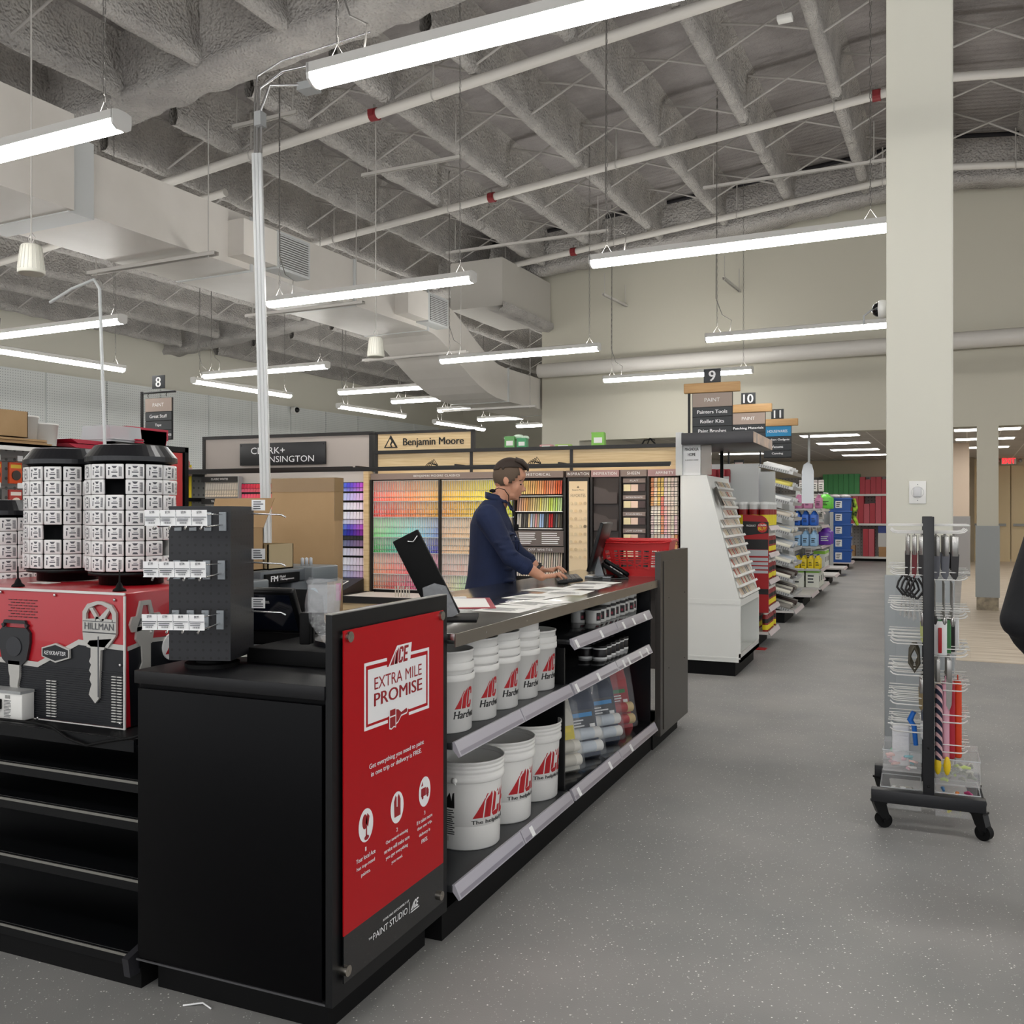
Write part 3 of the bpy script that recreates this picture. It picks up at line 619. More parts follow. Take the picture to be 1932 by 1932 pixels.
addtext(mb,'PAINT STUDIO',2.498,.222,.205,.020,fn=fe2,bold=0)
mb.box(XT,XT+.0006,2.613,2.6145,.215,.252); acepoly(mb,2.622,.221,.026,.0006); mb.box(XT,XT+.0006,2.622,2.678,.214,.217)
for (u,v) in ((2.355,.578),(2.536,.578),(2.715,.578)):
    mb.add([fe2(u+.040*math.cos(a),v+.049*math.sin(a),0) for a in [i*math.pi/14 for i in range(28)]],[tuple(range(28))])
mb.obj('lettering',WPR,t)
mb=MB(); f3=lambda u,v:(XT+.001,u,v)
def pl(pts): mb.add([f3(*p) for p in pts],[tuple(range(len(pts)))])
def circ(u,v,r,ry=None,n=14): pl([(u+r*math.cos(i*2*math.pi/n),v+(ry or r)*math.sin(i*2*math.pi/n)) for i in range(n)])
# icons: brush hand, apron, truck ; paint brush under the frame
circ(2.348,.590,.014,.022); pl([(2.362,.612),(2.374,.60),(2.366,.57),(2.352,.585)]); pl([(2.352,.545),(2.36,.545),(2.36,.575),(2.354,.575)]); circ(2.358,.541,.013,.007)
pl([(2.518,.55),(2.532,.55),(2.532,.61),(2.526,.618),(2.516,.60)]); pl([(2.538,.55),(2.556,.55),(2.556,.60),(2.546,.618),(2.538,.61)]); pl([(2.532,.55),(2.538,.55),(2.538,.58),(2.532,.58)])
pl([(2.69,.565),(2.722,.565),(2.722,.592),(2.69,.592)]); pl([(2.724,.565),(2.742,.565),(2.742,.578),(2.735,.588),(2.724,.588)]); circ(2.700,.562,.006); circ(2.734,.562,.006); pl([(2.69,.6),(2.70,.615),(2.703,.6)])
mb.obj('icons',MC['print_red'],t)
mb=MB(); f3=lambda u,v:(XT+.001,u,v)
pl([(2.487,.832),(2.50,.828),(2.515,.833),(2.528,.829),(2.528,.893),(2.487,.893)]); 
pl([(2.528,.838),(2.542,.842),(2.56,.858),(2.596,.860),(2.604,.870),(2.596,.882),(2.56,.876),(2.542,.888),(2.528,.889)])
mb.obj('brush_backing',WPR,t)
mb=MB(); f3=lambda u,v:(XT+.0014,u,v)
pl([(2.491,.836),(2.50,.832),(2.515,.837),(2.524,.833),(2.524,.866),(2.491,.866)]); pl([(2.491,.87),(2.524,.87),(2.524,.889),(2.491,.889)])
pl([(2.529,.843),(2.542,.847),(2.56,.863),(2.594,.864),(2.60,.870),(2.594,.878),(2.56,.871),(2.542,.883),(2.529,.885)])
mb.obj('brush_mark',MC['print_red'],t)
# ================= pails =================
PW=mat('pail_white','#e9e8e4',.38); PR_=mat('pail_red','#b3141e',.45); PK=mat('pail_black','#131313',.5)
def wrapfn(r0,r1,h,az,off=.0012):
    """(u,v) -> conical surface; u metres along arc from az"""
    def g(u,v,q=0):
        r=r0+(r1-r0)*v/h+off; a=az+u/((r0+r1)/2); return (r*math.cos(a),r*math.sin(a),v)
    return g
def addwrapped(parent,name,build,m,r0,r1,h,az):
    """build flat (u,v), slice it into strips, then bend around the pail"""
    mb=MB(); build(mb,lambda u,v,q=0:(u,v,0))
    bm=bmesh.new(); vs=[bm.verts.new(v) for v in mb.v]
    for f in mb.f:
        try: bm.faces.new([vs[i] for i in f])
        except ValueError: pass
    us=[v[0] for v in mb.v]; a=min(us); e=max(us)
    x=a+.012
    while x<e:
        bmesh.ops.bisect_plane(bm,geom=bm.verts[:]+bm.edges[:]+bm.faces[:],plane_co=(x,0,0),plane_no=(1,0,0)); x+=.012
    g=wrapfn(r0,r1,h,az)
    for v in bm.verts:
        e_=v.co.z; c=Vector(g(v.co.x,v.co.y)); v.co=c+Vector((c.x,c.y,0)).normalized()*e_
    bmesh.ops.recalc_face_normals(bm,faces=bm.faces)
    me=bpy.data.meshes.new(name); bm.to_mesh(me); bm.free(); me.materials.append(m)
    return mkobj(name,me,parent)
def big_pail(loc,label):
    h=.345
    t=thing('paint_bucket',label,'bucket',loc,0,'open white buckets on the low shelf')
    pr=[(.0,.0),(.126,.0),(.131,.006),(.1345,.13),(.139,.262),(.148,.264),(.151,.268),(.151,.285),(.147,.288),(.1435,.292),(.1435,.298),(.149,.302),(.149,.308),(.144,.311),(.144,.316),(.1495,.319),(.1495,.325),(.1445,.328),(.1445,.334),(.152,.338),(.152,.345),(.1455,.345),(.143,.30),(.138,.2),(.130,.012),(0,.012)]
    MB().lathe(pr,44).obj('body',PW,t)
    MB().ball((.02,-.153,.276),.012,8).tube([(.02,-.158,.276),(.08,-.16,.23),(.145,-.08,.2),(.155,.02,.2)] if 0 else [(.02,-.158,.276),(.03,-.162,.262)],.003,5).obj('handle_boss',PW,t)
    az=R(-55)
    addwrapped(t,'red_mark',lambda mb,g:addace(mb,.0,.125,.108,fn=g,letters='ACE',sx=.92),PR_,.13,.139,.262,az)
    addwrapped(t,'slogan',lambda mb,g:addtext(mb,'The helpful place',-.005,.097,.215,.02,align='l',fn=g,bold=.03),PK,.13,.139,.262,az)
    addwrapped(t,'warning_print',lambda mb,g:(addpoly(mb,[(-.125,.165),(-.07,.165),(-.07,.245),(-.125,.245)],fn=g),fineprint(mb,-.125,-.07,.06,.16,12,fn=g),barcode(mb,-.125,-.098,.035,.055,8,fn=g)),PK,.13,.139,.262,az)
    return t
pos=[(-1.636,3.36),(-1.636,3.69),(-1.636,4.02)]
b0=big_pail((*pos[0],.19),'large open white bucket with red logo, nearest of the three on the low shelf')
dup(b0,(*pos[1],.19),R(3),'large open white bucket with red logo, middle of the three on the low shelf')
dup(b0,(*pos[2],.19),R(-3),'large open white bucket with red logo, farthest of the three on the low shelf')
def pail_stack(loc,label,h,rings,rot=0):
    t=thing('pail_stack',label,'bucket stack',loc,rot,'stacked white pails on the upper shelf')
    z=.19; pr=[(0,0),(.098,0),(.102,.004),(.106,z-.004),(.112,z-.002),(.1135,z+.003),(.1135,z+.02),(.109,z+.024)]
    MB().lathe(pr,36).obj('pail',PW,t)
    zz=z+.024
    for i in range(rings):
        hh=(h-z-.024)/rings
        top=(i==rings-1)
        p=[(.106,zz)]
        p+=[(.1065,zz+hh-.03),(.111,zz+hh-.028),(.112,zz+hh-.024),(.112,zz+hh-.006),(.1085,zz+hh-.002),(.1085,zz+hh)]
        if top: p=[(.106,zz),(.107,zz+hh-.007),(.1105,zz+hh-.006),(.1105,zz+hh),(.104,zz+hh),(.1,zz+hh-.1),(0,zz+hh-.1)]
        MB().lathe(p,36).obj('pail',PW,t); zz+=hh
    az=R(-42)-rot
    addwrapped(t,'red_mark',lambda mb,g:addace(mb,0,.088,.075,fn=g,letters='AC',sx=.85),PR_,.100,.106,.19,az)
    addwrapped(t,'lettering',lambda mb,g:addtext(mb,'Hardware',-.004,.052,.145,.028,align='l',fn=g,bold=.05,shear=.2),PK,.100,.106,.19,az)
    return t
for i,(y,h,r_) in enumerate(((3.118,.30,2),(3.345,.318,3),(3.565,.315,3),(3.79,.335,3),(4.0,.27,2))):
    pail_stack((-1.612,y,.69),'stack of white nested pails, %s from the promise panel on the upper shelf'%ORD[i],h,r_,R((i*37)%7-3))
# ================= paint cans on shelves =================
CANW=mat('can_white','#d9d9d6',.35); CANB=mat('can_label_dark','#1d1a1c',.4); LID=mat('can_lid','#232325',.4); PKR=mat('can_red','#8d2a3c',.5)
def can(loc,h,r,dark,label,g,rot=0):
    t=thing('sample_jar',label,'jar',loc,rot,g)
    MB().lathe([(0,0),(r*.96,0),(r,.004),(r,h*.84),(r*.96,h*.86)],20).obj('jar_body',CANB if dark else CANW,t)
    MB().lathe([(r*1.0,h*.85),(r*1.04,h*.86),(r*1.04,h*.98),(r*.98,h),(0,h)],20).obj('lid',LID if not dark else mat('lid_black','#101012',.3),t)
    if dark: MB().lathe([(r+.0008,.0),(r+.0012,.003),(r+.0012,.011),(r+.0008,.012)],20).lathe([(r+.0008,h*.72),(r+.0012,h*.73),(r+.0012,h*.82),(r+.0008,h*.83)],20).obj('white_band',WPR,t)
    else:
        f=wrapfn(r,r,h,R(-48)); mb=MB(); [mb.add([f(u,h*.2),f(u+.008,h*.2),f(u+.008,h*.7),f(u,h*.7)],[(0,1,2,3)]) for u in (.0,.008,.016,.024)]; mb.obj('label_patch',CANB,t)
        mb=MB(); [mb.add([f(u,h*.3,0),f(u+.007,h*.3,0),f(u+.007,h*.48,0),f(u,h*.48,0)],[(0,1,2,3)]) for u in (.004,.011)]
        for i,v in enumerate(mb.v): mb.v[i]=(v[0]*1.012,v[1]*1.012,v[2])
        mb.obj('label_stripe',PKR,t)
    return t
c0=can((-1.58,4.80,.90),.085,.042,False,'white and black sample jar, lower row on the top shelf under the steel edge','sample jars on the top counter shelf')
pos=[(y,x,l) for l in range(2) for x in (0,1) for y in range(9)]
for (k,x,l) in pos:
    if l==0 and x==0 and k==0: continue
    if l==1 and (k<2 and x==0): continue
    dup(c0,(-1.58-.09*x+.006*math.sin(k*3+x),4.80+.0905*k,.90+.086*l),R((k*53+x*17+l*29)%50-25),
        'white and black sample jar, %s row, %s line, %s from the near end, top shelf'%(['lower','upper'][l],['front','rear'][x],ORD[k]))
d0=can((-1.585,4.93,.69),.075,.04,True,'dark jar with white bands, front line, first from the near end, middle shelf','dark jars on the middle counter shelf')
for k in range(6):
    for x in (0,1):
        for l in (0,):
            if k==0 and x==0: continue
            dup(d0,(-1.585-.083*x,4.93+.083*k,.69),0,'dark jar with white bands, %s line, %s from the near end, middle shelf'%(['front','rear'][x],ORD[k]))
# ================= roller kits =================
PLS=mat('kit_clear','#cfd3d8',.1,alpha=.13,coat=.5)
def kit(x,y,rot,tray,lab,cloth,name='roller_kit',stripe='#2f8fd0',h=.40,w_=.24,cardc='#3a3f46'):
    t=thing(name,lab,'paint roller kit',(x,y,.19),rot,None)
    # leaning pack: local front faces +x, width along y; leans back
    M=Matrix.Rotation(R(-13),4,'Y')
    mt=mat('tray_'+tray[1:],tray,.4)
    MB().prism([(-.085,0),(-.01,0),(-.01,h*.72),(-.03,h),(-.085,h*.93)],-w_/2,w_/2,'y',M=M).obj('tray',mt,t)
    MB().box(-.008,-.004,-w_/2+.01,w_/2-.01,h*.33,h*.62,M=M).obj('card',mat('card_'+cardc[1:],cardc,.5),t)
    mb=MB(); mb.box(-.004,-.002,-w_/2+.02,w_/2-.03,h*.53,h*.585,M=M); mb.obj('stripe',mat('st_'+stripe[1:],stripe,.5),t)
    mb=MB(); fineprint(mb,-w_/2+.02,w_/2-.06,h*.36,h*.51,4,fn=lambda u,v,q:M@Vector((-.001,u,v))); mb.box(-.003,-.001,w_/2-.055,w_/2-.02,h*.37,h*.43,M=M); mb.obj('fine_print',WPR,t)
    rm=mat('roller_'+cloth[1:],cloth,.9,bump=(300,.3,.002))
    for z in (.055,.125):
        q=Matrix.Translation((.012,0,0)); r_=MB(); p0=M@Vector((.02,-w_/2+.02,z)); p1=M@Vector((.02,w_/2-.02,z)); r_.tube([p0,p1],.03,18); ro=r_.obj('roller_cover',rm,t)
        MB().tube([p0+(p1-p0)*.25+Vector((.0012,0,.001)),p0+(p1-p0)*.75+Vector((.0012,0,.001))],.0306,18,False).obj('wrap_label',mt if tray!='#0f2444' else mat('kl','#cfd8e0',.4),ro)
    MB().bbox(-.02,.055,-w_/2,w_/2,.002,h*.97,.02,M=M).obj('clear_shell',PLS,t)
    return t
kit(-1.60,4.42,R(-32),'#c9c5b8','roller kit in a clear pack with yellow label, leaning beside the lower buckets','#e8e4d8',stripe='#e8d028',cardc='#d9c62a',h=.36,w_=.2)
kit(-1.60,4.72,R(-32),'#0f2444','navy tray roller kit with blue striped card, nearer of the two navy ones','#e9e9e6')
kit(-1.60,5.08,R(-32),'#0f2444','navy tray roller kit with blue striped card, farther of the two navy ones','#ecebe6')
kit(-1.62,5.42,R(-32),'#b5141d','red tray roller kit with tan covers, at the far end of the low shelf','#dcc089',stripe='#1e7a35',cardc='#9c1420')
# ================= things on the worktop =================
PAP=mat('paper','#ebe9e4',.6)
ZC=1.0772
def sheet(x,y,w_,h,rot,label,lines=5,title=None,z=ZC):
    t=thing('paper_sheet',label,'paper',(x,y,z),rot,'loose sheets on the steel worktop')
    MB().box(-w_/2,w_/2,-h/2,h/2,0,.0007).obj('page',PAP,t)
    mb=MB(); f=lambda u,v,q:(u,v,.0010)
    fineprint(mb,-w_*.38,w_*.38,-h*.35,h*.1,lines,fn=f)
    if title: addtext(mb,title,0,h*.2,w_*.6,.022,fn=f,bold=.03)
    mb.obj('print',mat('ink','#4a4a4c',.7),t); return t
t=thing('clipboard','red clipboard holding a white form at the near end of the worktop','clipboard',(-1.93,3.86,ZC),R(28))
MB().bbox(-.165,.165,-.24,.24,0,.004,.0015).obj('board',mat('clip_red','#a8404a',.4),t)
MB().box(-.14,.14,-.21,.2,.004,.0048).obj('form',PAP,t)
MB().box(-.05,.05,.195,.235,.004,.014).obj('clip',CHR,t)
for i,(x,y,r_,n,ti) in enumerate(((-1.62,3.74,78,5,'SAFETY'),(-1.60,4.02,62,6,None),(-1.72,4.3,70,8,'NOTICE'),(-1.66,4.62,82,7,None),(-1.80,4.75,66,8,None),(-1.68,4.98,80,6,None),(-1.72,5.28,74,7,None))):
    sheet(x,y,.216,.28,R(r_-90+12),'white printed sheet, %s along the steel worktop from the near end'%ORD[i],n,None,ZC+.0012*(i%3))
# keyboard, monitor, phone, basket
def toF(px,py,z): return at_z(px,py,z)
kc=(-2.04,5.42)
t=thing('keyboard','black computer keyboard under the clerk\'s hands','keyboard',tuple(camp(.345,5.70,1.077)),R(TH))
M=Matrix.Rotation(R(-6),4,'Y')
MB().bbox(-.075,.075,-.21,.21,.006,.022,.005,M=M).obj('base',BLK,t)
mb=MB()
for r_ in range(5):
    for k in range(14): mb.box(-.062+r_*.026,-.040+r_*.026,-.195+k*.028,-.171+k*.028,.022,.027,M=M)
mb.obj('keys',mat('keys','#1b1c1f',.4),t)
t=thing('computer_monitor','slim black computer monitor seen edge-on, facing the clerk','monitor',(-1.915,5.78,1.077),R(190))
M=Matrix.Rotation(R(-16),4,'Y')
MB().bbox(-.012,.012,-.25,.25,.05,.37,.006,M=M).obj('screen_housing',BLK,t)
MB().box(.012,.0125,-.235,.235,.065,.355,M=M).obj('display',mat('screen_dark','#101826',.1,emit='#31435c',estr=.4),t)
MB().prism([(-.03,.0),(-.09,.0),(-.06,.1),(-.04,.19),(-.015,.2)],-.03,.03,'y').bbox(-.14,.03,-.1,.1,0,.012,.004).obj('stand',mat('silver','#8f9296',.3,metal=.8),t)
t=thing('desk_phone','black desk phone with keypad, beside the monitor','phone',(-1.80,5.83,1.077),R(200))
M=Matrix.Rotation(R(-32),4,'Y')
MB().bbox(-.09,.09,-.09,.09,.03,.055,.008,M=M).obj('body',BLKM,t)
MB().bbox(-.10,.09,-.11,-.065,.055,.085,.012,M=M).obj('handset',BLK,t)
mb=MB(); [mb.box(-.05+i*.025,-.033+i*.025,-.02+j*.028,.0+j*.028,.055,.06,M=M) for i in range(4) for j in range(3)]; mb.obj('keypad',mat('grey_keys','#cfcfcc',.5),t)
MB().tube([(-.05,.09,.01),(-.1,.2,.006),(.0,.26,.006),(.12,.2,.006),(.06,.12,.006),(.1,.05,.006)],.004,6).obj('cord',mat('cord_dark','#333436',.5),t)
t=thing('shopping_basket','red plastic shopping basket at the far end of the worktop','basket',(-1.69,6.1,1.077),R(6))
BR=mat('basket_red','#c81d22',.35)
def bw(x,z): return (x)*(1+.22*z/.235)
mb=MB(); L_,W_=.185,.125
def side(p,q,nh,name):
    # grid of slats between bottom edge p->q flaring outwards
    pass
def pt(s,u,z):
    k=1+.25*z/.235
    c=[(-L_,-W_),(L_,-W_),(L_,W_),(-L_,W_)]; a=Vector(c[s]); b_=Vector(c[(s+1)%4]); v=a+(b_-a)*u; return (v.x*k,v.y*k,z)
for s in range(4):
    n=8 if s%2==0 else 6
    mb.add([pt(s,0,0),pt(s,1,0),pt(s,1,.045),pt(s,0,.045)],[(0,1,2,3)]); mb.add([pt(s,0,.17),pt(s,1,.17),pt(s,1,.235),pt(s,0,.235)],[(0,1,2,3)])
    for k in range(n+1):
        u=min(max(k/n,.02),.98); du=.012 if 0<k<n else .03
        mb.add([pt(s,max(u-du,0),.045),pt(s,min(u+du,1),.045),pt(s,min(u+du,1),.17),pt(s,max(u-du,0),.17)],[(0,1,2,3)])
    for z in (.075,.105,.137):
        mb.add([pt(s,0,z),pt(s,1,z),pt(s,1,z+.009),pt(s,0,z+.009)],[(0,1,2,3)])
    for k in range(n): # bracing curve
        mb.add([pt(s,k/n,.06+.03*math.sin(k*.7)),pt(s,(k+1)/n,.06+.03*math.sin(k*.7+.7)),pt(s,(k+1)/n,.07+.03*math.sin(k*.7+.7)),pt(s,k/n,.07+.03*math.sin(k*.7))],[(0,1,2,3)])
mb.add([pt(0,0,.002),pt(1,0,.002),pt(2,0,.002),pt(3,0,.002)],[(0,1,2,3)])
bo=mb.obj('body',BR,t); so=bo.modifiers.new('s','SOLIDIFY'); so.thickness=.003
mb=MB(); k=1.26
ring2=[(-L_*k,-W_*k),(L_*k,-W_*k),(L_*k,W_*k),(-L_*k,W_*k)]
for i in range(4):
    a,b_=ring2[i],ring2[(i+1)%4]; mb.tube([(a[0]*1.01,a[1]*1.01,.235),(b_[0]*1.01,b_[1]*1.01,.235)],.009,8)
mb.obj('rim',BR,t)
MB().tube([(-L_*k,-W_*k-.012,.232),(-L_*k*.8,-W_*k-.016,.222),(0,-W_*k-.018,.218),(L_*k*.8,-W_*k-.016,.222),(L_*k,-W_*k-.012,.232)],.006,8).obj('handle',BR,t)
MB().tube([(-L_*k,W_*k+.012,.232),(0,W_*k+.018,.218),(L_*k,W_*k+.012,.232)],.006,8).obj('handle',BR,t)
# black leaning display board near the panel
a=camp(-.46,3.95,1.0)
t=thing('leaning_board','tall black slanted board in a clear wrap, rising behind the promise panel','display board',tuple(camp(-.255,3.70,1.077)),R(TH))
M=Matrix.Rotation(R(-27),4,'Y')
MB().bbox(-.055,.055,-.02,.02,0,.37,.004,M=M).bbox(-.13,.12,-.12,.12,0,.01,.003).obj('board',BLKM,t)
mb=MB().prism([(-.05,.0),(.05,.0),(.055,.12),(.02,.15),(-.03,.155),(-.05,.1)],-.035,-.022,'y',M=M); mb.obj('plastic_wrap',mat('wrap','#c9ccd0',.1,alpha=.3,coat=.8,bump=(30,1,.02)),t)
MB().tube([M@Vector((.0,-.028,.345)),M@Vector((.02,-.03,.333)),M@Vector((.045,-.028,.347))],.003,6).obj('hook',CHR,t)
# ================= near black cabinet and shelf unit =================
t=thing('base_cabinet','plain black laminate cabinet at the near corner, carrying the pegboard spinner','cabinet',(0,0,0))
CB=mat('cabinet_black','#030305',.35,spec=.12)
MB().box(-2.21,-1.513,2.215,2.89,.115,.97).obj('body',CB,t)
MB().bbox(-2.205,-1.525,2.2,2.217,.12,.955,.0015).obj('door',CB,t)
MB().bbox(-2.215,-1.513,2.195,2.895,.97,1.01,.002).obj('top',mat('top_black','#0d0d10',.42,spec=.35),t)
MB().box(-2.19,-1.55,2.27,2.85,0,.115).obj('kick_plate',BLKM,t)
MB().box(-2.21,-1.513,2.198,2.202,.112,.117).obj('bottom_edge',mat('edge_grey','#4a4a4c',.4),t)
t=thing('shelf_unit','black open shelf unit below the red key machine','shelving',(0,0,0))
MB().box(-3.6,-2.23,2.62,2.64,.1,.79).obj('back_panel',MC['black_peg'],t)
MB().box(-3.6,-2.23,2.24,2.63,0,.09).obj('plinth',BLKM,t)
for z,d in ((.79,.47),(.655,.36),(.535,.36),(.345,.38),(.105,.40)):
    a=2.215 if z>.7 else 2.24
    s_=MB().bbox(-3.6,-2.23,a,2.62 if z<.7 else 2.95,z-.022,z,.003).box(-3.6,-2.23,a-.006,a,z-.04,z-.002).obj('shelf',mat('shelf_black','#0b0c0e',.35,spec=.25),t)
    if z<.7: MB().box(-3.6,-2.235,a-.008,a-.006,z-.012,z-.004).obj('rail_strip',mat('rail_dim','#77756f',.4),s_)
MB().box(-2.235,-2.225,2.24,2.62,.09,.77).obj('upright',BLK,t)
MB().prism([(2.19,.11),(2.26,.13),(2.26,.05),(2.2,.05)],-2.26,-2.235,'x').obj('rail_end',mat('shelf_end','#2c2c30',.4),t)
# ================= key machine =================
t=thing('key_machine','red and black key cutting kiosk with giant key graphics, below the key drums','key machine',(0,0,0))
KR=mat('kiosk_red','#b01824',.35,coat=.3); KS=mat('kiosk_silver','#c3c1bc',.35,metal=.3); KSD=mat('kiosk_silver_dark','#55565a',.4)
Yk=2.30; Xk=-2.357
MB().bbox(-3.30,Xk,Yk,2.92,.792,1.236,.006).obj('housing',KR,t)
rib=mat('ribbed_black','#101218',.4); 
MB().add([(-3.3,Yk-.002,.795),(Xk-.006,Yk-.002,.795),(Xk-.006,Yk-.002,1.052),(-2.56,Yk-.002,1.06),(-2.75,Yk-.002,.973),(-2.95,Yk-.002,.98),(-3.3,Yk-.002,.985)],[tuple(range(7))]).obj('black_panel',rib,t)
mb=MB()
for i in range(24): 
    z=.80+i*.0075; mb.box(-3.28,Xk-.01,Yk-.0045,Yk-.002,z,z+.0035)
mb.obj('ribs',rib,t)
mb=MB()
band=[(-3.3,.985),(-2.95,.98),(-2.75,.973),(-2.56,1.06),(Xk-.004,1.052)]
for i in range(4):
    a,b_=band[i],band[i+1]; mb.add([(a[0],Yk-.005,a[1]-.004),(b_[0],Yk-.005,b_[1]-.004),(b_[0],Yk-.005,b_[1]+.014),(a[0],Yk-.005,a[1]+.014)],[(0,1,2,3)])
mb.obj('silver_band',KS,t)
MB().box(Xk-.004,Xk+.002,Yk-.006,Yk,.79,1.225).box(-3.3,Xk,Yk-.005,Yk,1.228,1.236).box(-3.3,Xk,Yk-.005,Yk,.788,.793).obj('edge_trim',mat('trim_white','#dad9d6',.3),t)
# side face
MB().add([(Xk+.002,Yk+.02,.795),(Xk+.002,2.91,.795),(Xk+.002,2.91,1.05),(Xk+.002,2.47,1.075),(Xk+.002,2.40,1.07),(Xk+.002,Yk+.01,1.05)],[tuple(range(6))]).obj('black_panel',rib,t)
MB().add([(Xk+.003,Yk+.005,1.045),(Xk+.003,2.40,1.062),(Xk+.003,2.40,1.076),(Xk+.003,Yk+.005,1.06)],[(0,1,2,3)]).add([(Xk+.003,2.40,1.062),(Xk+.003,2.9,1.04),(Xk+.003,2.9,1.054),(Xk+.003,2.4,1.076)],[(0,1,2,3)]).obj('silver_band',KS,t)
def key(x,z0,zt,w,blade_h,label,face='S',dark=False,holes=3,name='key_emblem'):
    """relief key; head centre x, head from zt down"""
    f=(lambda u,v,q=0:(u,Yk-.012-q,v)) if face=='S' else (lambda u,v,q=0:(Xk+.008+q,u,v))
    th=.010; sgn=-1 if face=='S' else 1
    def pr(mb,pts,q=0,th_=.009):
        n=len(pts); A=[f(u,v,q) for u,v in pts]; B=[f(u,v,q-th_) for u,v in pts]
        mb.add(A+B,[tuple(range(n))]+[(i,i+n,(i+1)%n+n,(i+1)%n) for i in range(n)])
    return f,pr
KG=mat('key_grey','#bcbab5',.38,metal=.25); KD=mat('key_dark','#232427',.45)
# centre key (shouldered head with three windows)
f,pr=key(0,0,0,0,0,'')
mb=MB(); hx=-2.460
def hp(pts): return [(hx+a*.0745,1.055+b*.151) for a,b in pts]
# blade with shoulders
pr(mb,[(hx-.043,1.075),(hx-.056,1.06),(hx-.056,1.052),(hx-.038,1.05),(hx-.038,1.02),(hx-.045,1.005),(hx-.036,.995),(hx-.045,.975),(hx-.036,.965),(hx-.043,.945),(hx-.034,.93),(hx-.040,.915),(hx-.046,.895),(hx-.018,.868),(hx-.002,.885),(hx+.006,1.045),(hx+.02,1.047),(hx+.028,1.06),(hx+.055,1.085)])
pr(mb,hp([(-.95,.12),(-.5,0),(.5,0),(.95,.25),(1,.32),(-1,.32)]))
pr(mb,hp([(-1,.30),(1,.30),(1,.56),(-1,.56)]))
for pts in ([(-1,.56),(-.78,.56),(-.78,.72),(-1,.76)],[(-1,.76),(-.78,.72),(-.62,.84),(-.72,.93)],[(-.78,.56),(-.2,.56),(-.2,.62),(-.78,.60)],[(-.72,.93),(-.62,.84),(-.1,.93),(-.15,1)],[(-.15,1),(-.1,.93),(.12,.93),(.18,1)],[(.18,1),(.12,.93),(.60,.84),(.72,.93)],[(.72,.93),(.60,.84),(.76,.72),(1,.76)],[(1,.76),(.76,.72),(.76,.56),(1,.56)],
   [(-.25,.56),(.15,.56),(-.05,.66),(-.2,.66)],[(-.22,.60),(.0,.62),(-.42,.86),(-.6,.84)],[(.1,.56),(.25,.58),(.62,.82),(.5,.86),(-.02,.64)],[(.15,.56),(.80,.56),(.80,.61),(.15,.62)]): pr(mb,hp(pts))
k1=mb.obj('key_emblem',KG,t); k1['label']='silver key graphic lettered HILLMAN'
mb=MB(); addtext(mb,'HILLMAN',hx,1.112,.128,.022,fn=lambda u,v,q:(u,Yk-.0127,v),bold=.03); mb.box(hx-.072,hx+.072,Yk-.0130,Yk-.012,1.138,1.140).box(hx-.072,hx+.072,Yk-.0130,Yk-.012,1.102,1.104).box(hx-.006,hx-.001,Yk-.0130,Yk-.012,.89,1.09).obj('lettering',KSD,k1)
# left key, black fob
hx=-2.855; mb=MB(); pr(mb,[(hx-.03,.985),(hx-.028,.95),(hx-.022,.93),(hx-.022,.90),(hx-.012,.885),(hx+.02,.885),(hx+.016,.90),(hx+.024,.93),(hx+.026,.985)]); mb.obj('key_blade',KG,t)
mb=MB(); o=[(hx-.058,1.10),(hx-.076,1.085),(hx-.078,1.05),(hx-.06,.99),(hx-.035,.972),(hx+.035,.972),(hx+.058,.99),(hx+.074,1.05),(hx+.074,1.085),(hx+.058,1.10)]
pr(mb,o); pr(mb,[(hx-.058,1.10),(hx-.05,1.104),(hx-.05,1.118),(hx-.065,1.11)]);pr(mb,[(hx+.058,1.10),(hx+.05,1.104),(hx+.05,1.118),(hx+.065,1.11)]);pr(mb,[(hx-.055,1.115),(hx+.055,1.115),(hx+.05,1.126),(hx-.05,1.126)])
k2=mb.obj('key_fob',KD,t); k2['label']='black plastic key head graphic'
mb=MB(); pr(mb,[(hx+.037*math.cos(i*math.pi/12),1.035+.034*math.sin(i*math.pi/12)) for i in range(24)],.003,.004); mb.obj('oval_boss',mat('fob2','#2f3034',.35),k2)
# side key
f,pr=key(0,0,0,0,0,'','E'); hx=2.372; mb=MB()
pr(mb,[(hx-.03,1.12),(hx+.05,1.12),(hx+.04,1.08),(hx+.035,1.06),(hx-.02,1.06),(hx-.035,1.08)]); pr(mb,[(hx-.06,1.13),(hx-.05,1.105),(hx+.06,1.11),(hx+.085,1.14),(hx+.07,1.16),(hx-.05,1.155)])
for pts in ([(hx-.03,1.155),(hx-.012,1.155),(hx-.004,1.19),(hx-.015,1.205)],[(hx-.015,1.205),(hx-.004,1.19),(hx+.022,1.19),(hx+.03,1.205)],[(hx+.03,1.205),(hx+.022,1.19),(hx+.03,1.155),(hx+.045,1.155)]): pr(mb,pts)
pr(mb,[(hx-.01,1.06),(hx+.03,1.06),(hx+.03,.9),(hx-.01,.9),(hx-.016,.98),(hx-.006,1.0)])
k3=mb.obj('key_emblem',KG,t); k3['label']='silver key graphic lettered ACE on the side'
mb=MB(); addtext(mb,'ACE',hx+.01,1.122,.075,.026,fn=lambda u,v,q:(Xk+.0085,u,v),bold=.03); mb.obj('lettering',KSD,k3)
mb=MB(); pr(mb,[(2.50+.042*math.cos(i*math.pi/12),1.035+.045*math.sin(i*math.pi/12)) for i in range(24)]); d_=mb.obj('round_badge',WPR,t)
mb=MB(); addace(mb,2.468,1.012,.044,fn=lambda u,v,q:(Xk+.0085,u,v),letters='A'); mb.obj('badge_mark',PR_,d_)
